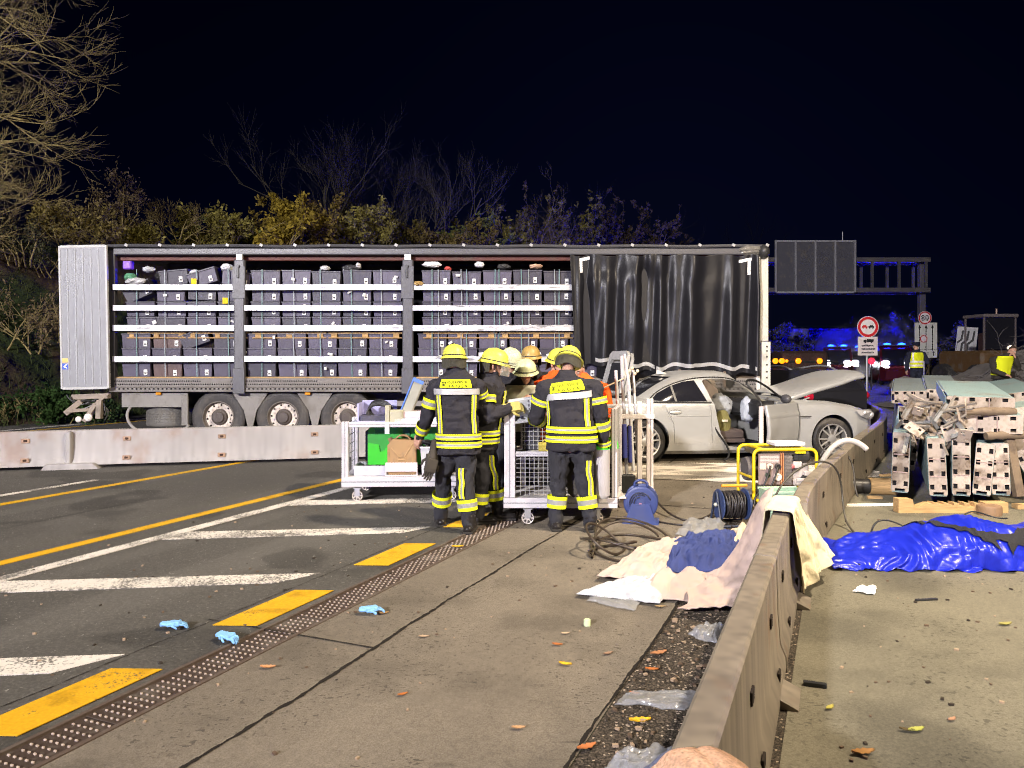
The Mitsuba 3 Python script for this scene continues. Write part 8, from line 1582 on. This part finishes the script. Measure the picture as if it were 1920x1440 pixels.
one('dark_rag', 'dark rag end sticking out below the hung cloth', 'rag', crumple(G(1522, 1085) + [0, 0, 0.05], 0.05, 0.06, 0.08, 14), 'cloth', (0.03, 0.025, 0.02), 25)
one('towel', 'peach terry towel with a blue grey border lying over the near end of the barrier', 'towel', cloth(lambda u, v: (0.50 + (u - 0.5) * 0.42 + 0.02 * np.sin(5 * v), 1.86 + 0.62 * (v - 0.5), 0.28 + 0.345 * np.sqrt(np.maximum(0, 1 - (2 * u - 1) ** 2 * 0.98)) * (0.9 + 0.1 * np.sin(3.0 * v)) * np.sqrt(np.maximum(0.0, 1 - np.maximum(0, 2 * v - 1) ** 4 * 0.9)) + wrinkle(u, v, 3, 23, 0.035)), 70, 60, 0.012), 'terry', None, True)
# ---- the blue tarpaulin bundles
def bundle(x0, x1, y, rad, seed, hmax=0.42):
    def fn(u, v):
        an = PI * 1.0 * (v * 1.15 - 0.075); x = x0 + (x1 - x0) * u
        k = (0.55 + 0.45 * np.sin(PI * np.clip(u * 0.96 + 0.04, 0, 1)) ** 0.45) * (0.72 + 0.28 * np.cos(5.2 * u + seed))
        q = np.stack([u * 5, v * 3, u * 0 + seed], -1); w = 0.12 * crease(u * 1.7, v * 1.1, 2.0, seed, 7, 1.3) + 0.045 * crease(u * 1.9, v * 1.3, 4.6, seed + 9, 6, 1.2) - 0.03
        r1, r2 = rad * (0.85 + 0.15 * k) + w, hmax * k + w
        return x + 0.05 * w, y - r1 * np.cos(an), np.maximum(r2 * np.sin(an), 0.004 + 0.012 * (1 + np.sin(u * 60)))
    return grid(170, 70, fn, 0.004), fn
m1, f1 = bundle(2.50, 4.55, 6.35, 0.46, 3, 0.37); t1 = Thing('blue_tarpaulin', 'shiny crumpled blue tarpaulin bundle lying next to the beige cloth', 'tarpaulin'); t1.part('sheet', m1, 'blue_tarp', None, True)
m2, f2 = bundle(4.05, 6.2, 6.95, 0.50, 8, 0.37); t2 = Thing('blue_tarpaulin', 'second shiny blue tarpaulin bundle reaching out at the right edge', 'tarpaulin'); t2.part('sheet', m2, 'blue_tarp', None, True)
for t, f_, rows in ((t1, f1, ((0.40, 0.62, 0.62, 0.22), (0.58, 0.99, 0.30, 0.22), (0.66, 0.93, 0.20, 0.62))), (t2, f2, ((0.02, 0.45, 0.55, 0.12), (0.08, 0.5, 0.25, 0.3)))):
    for ua, ub, va, vb in rows:
        uu = np.linspace(ua, ub, 40); vv = np.linspace(va, vb, 40)
        def strap(u, v, uu=uu, vv=vv, f_=f_):
            a = np.interp(u, np.linspace(0, 1, 40), uu); b = np.interp(u, np.linspace(0, 1, 40), vv) + (v - 0.5) * 0.07; x, y, z = f_(a, b); return x, y - 0.012, z + 0.014
        t.part('black_strap', grid(60, 5, strap, 0.004), 'matte', (0.018, 0.018, 0.02), True)
hx, hy, hz = [float(q) for q in f1(np.array(0.86), np.array(0.22))]
t1.part('metal_handle', cyl((hx - 0.05, hy - 0.04, hz - 0.02), (hx + 0.07, hy + 0.02, hz + 0.12), 0.017, 12), 'metal', (0.68, 0.66, 0.6), 40)
for t, f_, u in ((t1, f1, 0.42), (t2, f2, 0.22)):
    x, y, z = [float(q) for q in f_(np.array(u), np.array(0.85))]; t.part('carry_loop', tube(curve([(x - 0.16, y + 0.1, 0.1), (x - 0.08, y + 0.1, z + 0.12), (x + 0.06, y + 0.1, z + 0.10), (x + 0.22, y, 0.12)], 20), 0.008, 6), 'satin', (0.02, 0.02, 0.02), True)
t1.part('shade_slab', bx(1.7, 0.5, 0.05, (3.55, 6.25, 0.026), 0.01), 'matte', (0.012, 0.012, 0.02))  # near-black slab standing for the shade beneath the tarpaulin
# ================================================================ stacks of dismantled steel barrier modules
PNK = (0.34, 0.285, 0.235)
def module(name, lb, M, L=3.4, w=0.215, h=0.60, top_=(0.30, 0.36, 0.35), seed=0, group=None):
    """hollow module: local x width, y length (away), z height; slotted end plate at y = 0"""
    g_ = np.random.default_rng(seed); M = M @ R('y', g_.normal(0, 1.6)) @ R('z', g_.normal(0, 1.8)); t = Thing(name, lb, 'barrier module', group, M=M)
    sl = []
    for z in np.linspace(-h * 0.36, h * 0.36, 4):
        for s in (-1, 1): sl.append(list(sbox(s * w * 0.33 - 0.02, z - 0.027, s * w * 0.33 + 0.02, z + 0.027).exterior.coords)[:-1])
    notch = sbox(-0.05, -h / 2 - 0.01, 0.05, -h / 2 + 0.035)
    pl = Polygon(list(rrect(w, h, 0.012, 2).exterior.coords)[:-1], sl).difference(notch)
    k = t.part('end_plate', upright(tr(prism(pl, 0.014), 0, 0, -0.014)), 'rusty', np.array(PNK) * g_.uniform(0.85, 1.25))
    for z in (-h * 0.17, h * 0.13): t.part('weld_bead', span(-w * 0.42, w * 0.42, -0.006, 0.0, z - 0.006, z + 0.006, 0.002), 'dirty', (0.3, 0.22, 0.2), parent=k)
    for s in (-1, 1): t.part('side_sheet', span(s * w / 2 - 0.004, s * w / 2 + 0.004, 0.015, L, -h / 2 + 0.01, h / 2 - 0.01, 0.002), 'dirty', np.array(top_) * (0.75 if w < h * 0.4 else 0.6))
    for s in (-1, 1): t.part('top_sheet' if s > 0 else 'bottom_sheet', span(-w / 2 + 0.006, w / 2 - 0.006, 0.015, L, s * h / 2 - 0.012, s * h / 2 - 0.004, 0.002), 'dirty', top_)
    t.part('inner_dark', span(-w / 2 + 0.01, w / 2 - 0.01, 0.06, 0.07, -h / 2 + 0.02, h / 2 - 0.02, 0), 'matte', (0.015, 0.013, 0.012))
    return t
TEAL = (0.22, 0.31, 0.31)
sy = 8.35; sx0 = (1690 - 960) / F * sy + 0.16
st_ = 'stacked barrier modules'
SD = np.array([math.sin(math.radians(25)), math.cos(math.radians(25))])
def mrot(x, y, z, roll=0, yaw=0, pitch=0): return pose(x, y, z, yaw=-26.5 + yaw * 0.3, roll=roll, pitch=pitch)
for i, (dx, hh, rl) in enumerate(((-0.04, 0.66, 1.5), (0.24, 0.62, -3.2), (0.515, 0.66, -0.5), (0.77, 0.56, 1.0), (0.965, 0.56, -1.0))):
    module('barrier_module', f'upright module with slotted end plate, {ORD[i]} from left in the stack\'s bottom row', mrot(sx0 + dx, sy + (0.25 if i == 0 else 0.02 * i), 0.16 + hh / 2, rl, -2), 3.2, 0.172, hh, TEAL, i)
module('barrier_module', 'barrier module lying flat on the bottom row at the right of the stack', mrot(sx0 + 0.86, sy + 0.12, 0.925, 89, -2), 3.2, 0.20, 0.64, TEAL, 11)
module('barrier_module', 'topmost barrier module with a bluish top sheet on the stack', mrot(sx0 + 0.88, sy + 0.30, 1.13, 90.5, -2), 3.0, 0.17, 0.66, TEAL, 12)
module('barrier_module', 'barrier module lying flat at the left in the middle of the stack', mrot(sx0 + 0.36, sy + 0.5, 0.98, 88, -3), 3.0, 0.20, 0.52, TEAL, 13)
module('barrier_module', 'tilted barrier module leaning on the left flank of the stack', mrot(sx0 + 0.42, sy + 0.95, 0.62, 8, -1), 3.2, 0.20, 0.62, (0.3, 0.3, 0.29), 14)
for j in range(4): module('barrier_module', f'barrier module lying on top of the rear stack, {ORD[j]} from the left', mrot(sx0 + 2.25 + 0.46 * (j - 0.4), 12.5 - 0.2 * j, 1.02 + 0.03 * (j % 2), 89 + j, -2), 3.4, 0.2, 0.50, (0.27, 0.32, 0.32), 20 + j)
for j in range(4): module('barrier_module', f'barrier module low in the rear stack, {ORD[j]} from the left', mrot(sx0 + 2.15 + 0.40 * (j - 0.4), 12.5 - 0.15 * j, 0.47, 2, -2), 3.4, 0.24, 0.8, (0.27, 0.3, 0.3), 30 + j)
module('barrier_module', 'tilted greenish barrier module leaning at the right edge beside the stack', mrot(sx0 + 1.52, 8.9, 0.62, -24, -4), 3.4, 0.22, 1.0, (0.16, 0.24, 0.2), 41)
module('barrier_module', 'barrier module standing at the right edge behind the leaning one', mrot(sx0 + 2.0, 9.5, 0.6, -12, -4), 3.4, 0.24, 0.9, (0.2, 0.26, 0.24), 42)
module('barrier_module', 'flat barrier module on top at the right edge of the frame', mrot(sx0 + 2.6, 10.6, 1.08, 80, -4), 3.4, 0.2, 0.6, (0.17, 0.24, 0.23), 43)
g = np.random.default_rng(77)
for i in range(44):
    c = np.array([sx0 + g.uniform(-0.08, 0.62), sy + g.uniform(-0.05, 0.4), g.uniform(0.70, 1.18)]); Rm = pose(*c, yaw=g.uniform(-60, 60), pitch=g.uniform(-50, 50), roll=g.uniform(-70, 70))
    if i % 3 == 0: m = upright(tr(prism(Polygon([(-0.065, -0.09), (0.065, -0.09), (0.065, 0.09), (-0.065, 0.09)], [[(-0.045, 0.03), (-0.01, 0.03), (-0.01, 0.06), (-0.045, 0.06)], [(0.015, -0.06), (0.045, -0.06), (0.045, -0.03), (0.015, -0.03)]]), 0.012))); c_ = np.array(PNK) * g.uniform(0.8, 1.1)
    elif i % 3 == 1: m = cat(bx(0.24, 0.035, 0.006), bx(0.24, 0.006, 0.04, (0, 0.018, 0.017))); c_ = (0.20, 0.20, 0.19)
    else: m = bx(0.26, 0.022, 0.022); c_ = (0.17, 0.15, 0.13)
    one('steel_bracket', 'loose steel bracket jumbled among others in the left part of the stack', 'bracket', ap(m, Rm), 'rusty', c_, group='loose brackets in the stack')
for i, (dx, y, z) in enumerate(((0.63, 8.42, 1.06), (0.9, 8.42, 0.80))): one('log_filler', f'rough brown timber baulk wedged in the stack, {"upper" if i == 0 else "lower"} one', 'timber', tube(curve([(sx0 + dx - 0.1, y, z), (sx0 + dx + 0.15, y, z + 0.01), (sx0 + dx + 0.5, y + 0.01, z + 0.005)], 12), 0.045 * (0.8 + 0.3 * np.random.default_rng(i).random(12)), 9), 'rusty', (0.16, 0.12, 0.08), 40)
one('timber_post', 'rough upright timber at the right end of the stack front', 'timber', beam((sx0 + 1.15, sy + 0.05, 0.14), (sx0 + 1.10, sy + 0.15, 0.76), 0.09, 0.09), 'rusty', (0.17, 0.125, 0.08))
# timber and kerb bits under and before the stack
p0 = G(1685, 962); t = Thing('notched_timber', 'yellow notched timber sill under the front of the barrier stack', 'timber')
pf = [(0, 0), (1.17, 0), (1.17, 0.11), (1.0, 0.11)] + [q for i in range(6) for q in ((0.92 - i * 0.11, 0.11), (0.92 - i * 0.11, 0.06 + 0.008 * i), (0.87 - i * 0.11, 0.06 + 0.008 * i), (0.87 - i * 0.11, 0.10))] + [(0.17, 0.05), (0.15, 0.145), (0.0, 0.15)]
t.part('beam', tr(upright(tr(prism(Polygon(pf).buffer(0), 0.12), 0, 0, -0.12)), p0[0], p0[1], 0.0), 'wood')
one('timber_board', 'yellowish board on the ground right of the stack', 'timber', bx(1.6, 0.11, 0.05, (p0[0] + 2.2, p0[1] + 0.25, 0.025)), 'wood')
one('round_block', 'brown round wooden block before the timber sill', 'block', ap(lathe([(0, 0), (0.115, 0.0), (0.12, 0.02), (0.12, 0.085), (0.112, 0.1), (0, 0.1)], 26), pose(*G(1855, 965))), 'dirty', (0.22, 0.14, 0.08), 40)
t = Thing('yellow_tube', 'yellow wooden roller with dark end lying between barrier and stack', 'roller'); q = G(1668, 928); t.part('roller', cyl((q[0] - 0.22, q[1] + 0.05, 0.10), (q[0] + 0.08, q[1], 0.10), 0.10, 22), 'wood', None, 40); t.part('dark_end', cyl((q[0] - 0.62, q[1] + 0.14, 0.10), (q[0] - 0.22, q[1] + 0.05, 0.10), 0.085, 22), 'satin', (0.02, 0.018, 0.016), 40)
one('white_batten', 'thin white batten lying on the ground behind the blue tarpaulin', 'batten', beam(G(1570, 950) + [0, 0, 0.015], G(1690, 948) + [0, 0, 0.015], 0.05, 0.025), 'satin', (0.7, 0.66, 0.55))
for i, (u, v, w) in enumerate(((1662, 893, 0.2), (1640, 935, 0.16), (1625, 920, 0.3))): one('wood_offcut', f'small wood offcut {("near the foot of the stack", "between roller and barrier", "dark and long beside the roller")[i]}', 'wood', ap(bx(w, 0.06, 0.03), pose(*(G(u, v) + [0, 0, 0.016]), yaw=20 - 30 * i)), 'wood' if i < 2 else 'bark')
# ---- earth heap with brushwood
def heap_pt(u, v):
    x = 11.2 + 1.6 * v + 8.0 * u; y = 17.5 + 10.5 * v; k = np.sin(PI * np.clip(u * 0.98 + 0.01, 0, 1)) ** 0.7 * np.sin(PI * v) ** 0.8 * (0.45 + 0.75 * u)
    return x, y, 2.35 * k + 0.8 * (meshkit.fbm(np.stack([x * 0.9, y * 0.9, x * 0], -1), 4, 6) - 0.5) * np.minimum(1, k * 3) - 0.02
one('earth_heap', 'heap of dark excavated earth and roots behind the barrier stacks', 'heap', grid(90, 70, heap_pt), 'earth', None, True)
g = np.random.default_rng(5); S = Segs()
for i in range(46):
    u, v = g.uniform(0.12, 0.92), g.uniform(0.08, 0.5); x, y, z = [float(q) for q in heap_pt(np.array(u), np.array(v))]; d = np.array([g.normal(), g.normal(0, .6), abs(g.normal(0.5, 0.5))]); d /= np.linalg.norm(d)
    grow(S, (x, y, z), d, g.uniform(0.5, 1.2), 0.022, 2, g, -0.05, 0.9, (2, 4))
one('brushwood', 'tangle of grey roots and brushwood on the earth heap', 'brushwood', S.mesh(), 'root', None, True, kind='stuff')
for i, (u, v, d, r) in enumerate(((1770, 722, 17, 0.35), (1800, 735, 15.5, 0.3), (1700, 716, 20, 0.3), (1735, 728, 16.5, 0.25))): one('boulder', f'brown clod of earth behind the barrier stack, {ORD[i]} of four', 'clod', crumple(P(u, v, d) - [0, 0, 0.1], r * 1.4, r, r * 0.8, 40 + i), 'earth', None, 40)
# ================================================================ litter
def glove(u, v, yaw, lb, seed):
    p = G(u, v); g_ = np.random.default_rng(seed); t = Thing('disposable_glove', lb, 'glove', M=pose(p[0], p[1], 0.012, yaw=yaw))
    H_ = m3.Manifold.batch_boolean([hand_solid((0, 0, 0.015), (1, 0, 0.05), (0, 0, 1), 0.5, 0.72, 1), m3.Manifold.hull_points(np.vstack([_SPH.vertices * [0.022, 0.032, 0.016] + [-0.03, 0.008, 0.016], _SPH.vertices * [0.022, 0.03, 0.018] + [0.025, 0, 0.016]]))], m3.OpType.Add).refine_to_length(0.012)
    m = unm(H_); w = meshkit.fbm(m.vertices * 40 + seed, 3, seed) - 0.5; m.vertices = m.vertices + np.stack([w * 0.01, w * 0.012, w * 0.018], 1); m.vertices[:, 2] -= m.vertices[:, 2].min() + 0.011
    t.part('glove', m, 'matte', (0.20, 0.42, 0.72), True)
glove(316, 1180, 10, 'light blue disposable glove with spread fingers, leftmost of the three on the road', 1); glove(418, 1202, -25, 'blue disposable glove at the left edge of the drain', 2); glove(688, 1152, 15, 'blue disposable glove lying on the concrete right of the drain', 3)
one('plastic_bag', 'clear plastic bag with a white print below the peach sheet', 'plastic bag', ground_cloth([(1098, 1130), (1190, 1150), (1215, 1112), (1110, 1118)], 31, 0.03, 3, 0.008, 0.05), 'plastic_sheet', None, True)
one('plastic_bag', 'clear plastic bag on the gravel beside the barrier', 'plastic bag', ground_cloth([(1292, 1198), (1345, 1215), (1362, 1178), (1312, 1180)], 33, 0.05, 3, 0.01, 0.04), 'plastic_sheet', None, True)
one('plastic_bag', 'flat clear plastic bag across the gravel edge', 'plastic bag', ground_cloth([(1150, 1325), (1290, 1338), (1318, 1300), (1180, 1302)], 35, 0.03, 3, 0.008, 0.04), 'plastic_sheet', None, True)
one('plastic_bag', 'clear plastic bag beside the towel at the bottom edge', 'plastic bag', ground_cloth([(1130, 1450), (1240, 1455), (1270, 1412), (1165, 1418)], 37, 0.04, 3, 0.01, 0.04), 'plastic_sheet', None, True)
one('glue_stick_cap', 'small pale green cap standing on the concrete', 'cap', ap(lathe([(0, 0), (0.02, 0), (0.021, 0.005), (0.021, 0.035), (0.018, 0.04), (0, 0.04)], 18), pose(*G(1101, 1173))), 'satin', (0.5, 0.6, 0.36), 40)
def leaf(u, v, L, yaw, col, lb, curl=0.25, name='fallen_leaf', wid=0.42):
    p = G(u, v); n = 14
    def fn(a, b):
        x = (a - 0.5) * L; w = wid * L * np.sin(PI * np.clip(a, 0.02, 0.98)) ** 0.8 * (1 + 0.25 * np.sin(a * 22)); y = (b - 0.5) * w
        return x, y, 0.008 + curl * L * (np.abs(2 * b - 1) ** 2 * 0.35 + 0.25 * (2 * a - 1) ** 2)
    one(name, lb, 'leaf', ap(grid(n, 5, fn, 0.0015), pose(p[0], p[1], 0, yaw=yaw)), 'matte', col, True)
YL, OR_, BR = (0.62, 0.36, 0.02), (0.36, 0.12, 0.03), (0.12, 0.07, 0.035)
for u, v, L, yaw, c, lb in ((1200, 1355, 0.10, 5, YL, 'long bright yellow leaf on the gravel near the bottom'), (1060, 1248, 0.07, -20, YL, 'yellow leaf on the concrete in the lower middle'), (858, 1027, 0.10, 5, YL, 'yellow leaf lying on the drain'), (1235, 1105, 0.0 or 0.09, 10, (0.4, 0.33, 0.1), 'dull yellow leaf in the gravel seam below the sheet'), (502, 1254, 0.08, 0, (0.45, 0.22, 0.10), 'orange leaf right of the drain at the left'), (755, 1305, 0.05, 30, OR_, 'small reddish leaf on the concrete in the lower left'), (1045, 1211, 0.06, -15, OR_, 'reddish leaf in the middle of the concrete'), (1235, 1228, 0.10, 20, (0.34, 0.16, 0.07), 'brown orange leaf on the upper gravel'), (1222, 1258, 0.07, -10, OR_, 'orange leaf on the gravel above the flat bag'), (1100, 1405, 0.09, 25, (0.42, 0.15, 0.05), 'curled orange leaf at the gravel edge near the bottom'), (972, 1368, 0.06, 0, (0.4, 0.24, 0.12), 'pale orange leaf near the bottom of the concrete'), (1140, 1228, 0.06, 30, (0.22, 0.14, 0.09), 'torn brown leaf beside the gravel'), (720, 1152, 0.06, 20, (0.3, 0.17, 0.06), 'dry leaf beside the right blue glove'), (1060, 1190, 0.05, 5, (0.4, 0.3, 0.2), 'small pale leaf in the middle of the concrete'), (795, 1196, 0.06, 0, (0.35, 0.25, 0.16), 'pale curled leaf left of the middle'), (1718, 1372, 0.08, 15, (0.28, 0.28, 0.06), 'greenish leaf on the work lane near the bottom'), (1700, 1372, 0.06, -20, (0.07, 0.05, 0.02), 'dark leaf beside the greenish one'), (1618, 1415, 0.10, 8, (0.26, 0.13, 0.04), 'brown leaf near the bottom of the work lane'), (1785, 1352, 0.05, 30, (0.3, 0.17, 0.1), 'small pinkish leaf on the work lane'), (1556, 1330, 0.06, 40, (0.32, 0.28, 0.06), 'yellowish leaf beside the barrier on the work lane'), (1885, 1173, 0.09, 12, (0.22, 0.2, 0.06), 'olive leaf at the right edge of the work lane'), (1238, 1140, 0.07, -5, (0.28, 0.2, 0.1), 'beige leaf at the top of the gravel'), (1205, 1318, 0.06, 10, (0.3, 0.22, 0.08), 'yellow brown leaf above the flat plastic bag'), (1190, 1303, 0.05, -25, OR_, 'small orange leaf left of the flat plastic bag')): leaf(u, v, L, yaw, c, lb)
one('paper_plate', 'torn white paper piece on the work lane', 'paper', (lambda m: m)(ground_cloth([(1597, 1112), (1640, 1117), (1642, 1104), (1610, 1104)], 43, 0.02, 4, 0.01, 0.03)), 'matte', (0.72, 0.7, 0.66), True)
one('black_object', 'small black oblong object on the work lane by the barrier', 'object', ap(bx(0.11, 0.03, 0.02), pose(*(G(1528, 1287) + [0, 0, 0.011]), yaw=-20)), 'satin', (0.015, 0.017, 0.02))
one('black_strip', 'thin black strip on the work lane below the tarpaulin', 'strip', ap(bx(0.16, 0.02, 0.012), pose(*(G(1737, 1126) + [0, 0, 0.007]), yaw=8)), 'satin', (0.02, 0.02, 0.02))
g = np.random.default_rng(91); V, Fc, n0 = [], [], 0
Vs = {0: [], 1: [], 2: []}
for i in range(1500):
    zone = g.random()
    if zone < 0.45: s, tt = g.uniform(2.2, 12), g.uniform(-0.98, -0.45)
    elif zone < 0.75: s, tt = g.uniform(2.2, 9), g.uniform(0.0, 3.4)
    else: s, tt = g.uniform(2.2, 12), g.uniform(-6, -1.0)
    p_ = road(s, tt, 0.003); r = g.uniform(0.004, 0.013) * (1 if zone < 0.45 else 0.8)
    Vs[int(g.integers(0, 3))].append(ap(bx(r * 2.2, r * 1.4, r, bev=0), pose(p_[0], p_[1], r * 0.5, yaw=g.uniform(0, 180))))
for i, c in enumerate(((0.10, 0.07, 0.045), (0.30, 0.22, 0.15), (0.035, 0.028, 0.02))):
    k = one('crumbs', 'scattered crumbs of stone and dirt on the pavement', 'crumbs', cat(Vs[i]), 'matte', c, kind='stuff')

g = np.random.default_rng(33); V = []
for i in range(260):
    x, y = g.normal(5.9, 1.2), g.normal(11.6, 0.7) if i % 2 else g.normal(10.9, 0.9); r = g.uniform(0.008, 0.03)
    if (np.array([x, y]) - road(12, 0.3)[:2]) @ np.array([CA, -SA]) > -0.15: continue
    V.append(ap(bx(r * 1.6, r, 0.004, bev=0), pose(x, y, 0.004, yaw=g.uniform(0, 180))))
one('broken_glass', 'bits of broken glass and plastic on the road round the silver car', 'debris', cat(V), 'gloss', (0.30, 0.30, 0.28), kind='stuff')
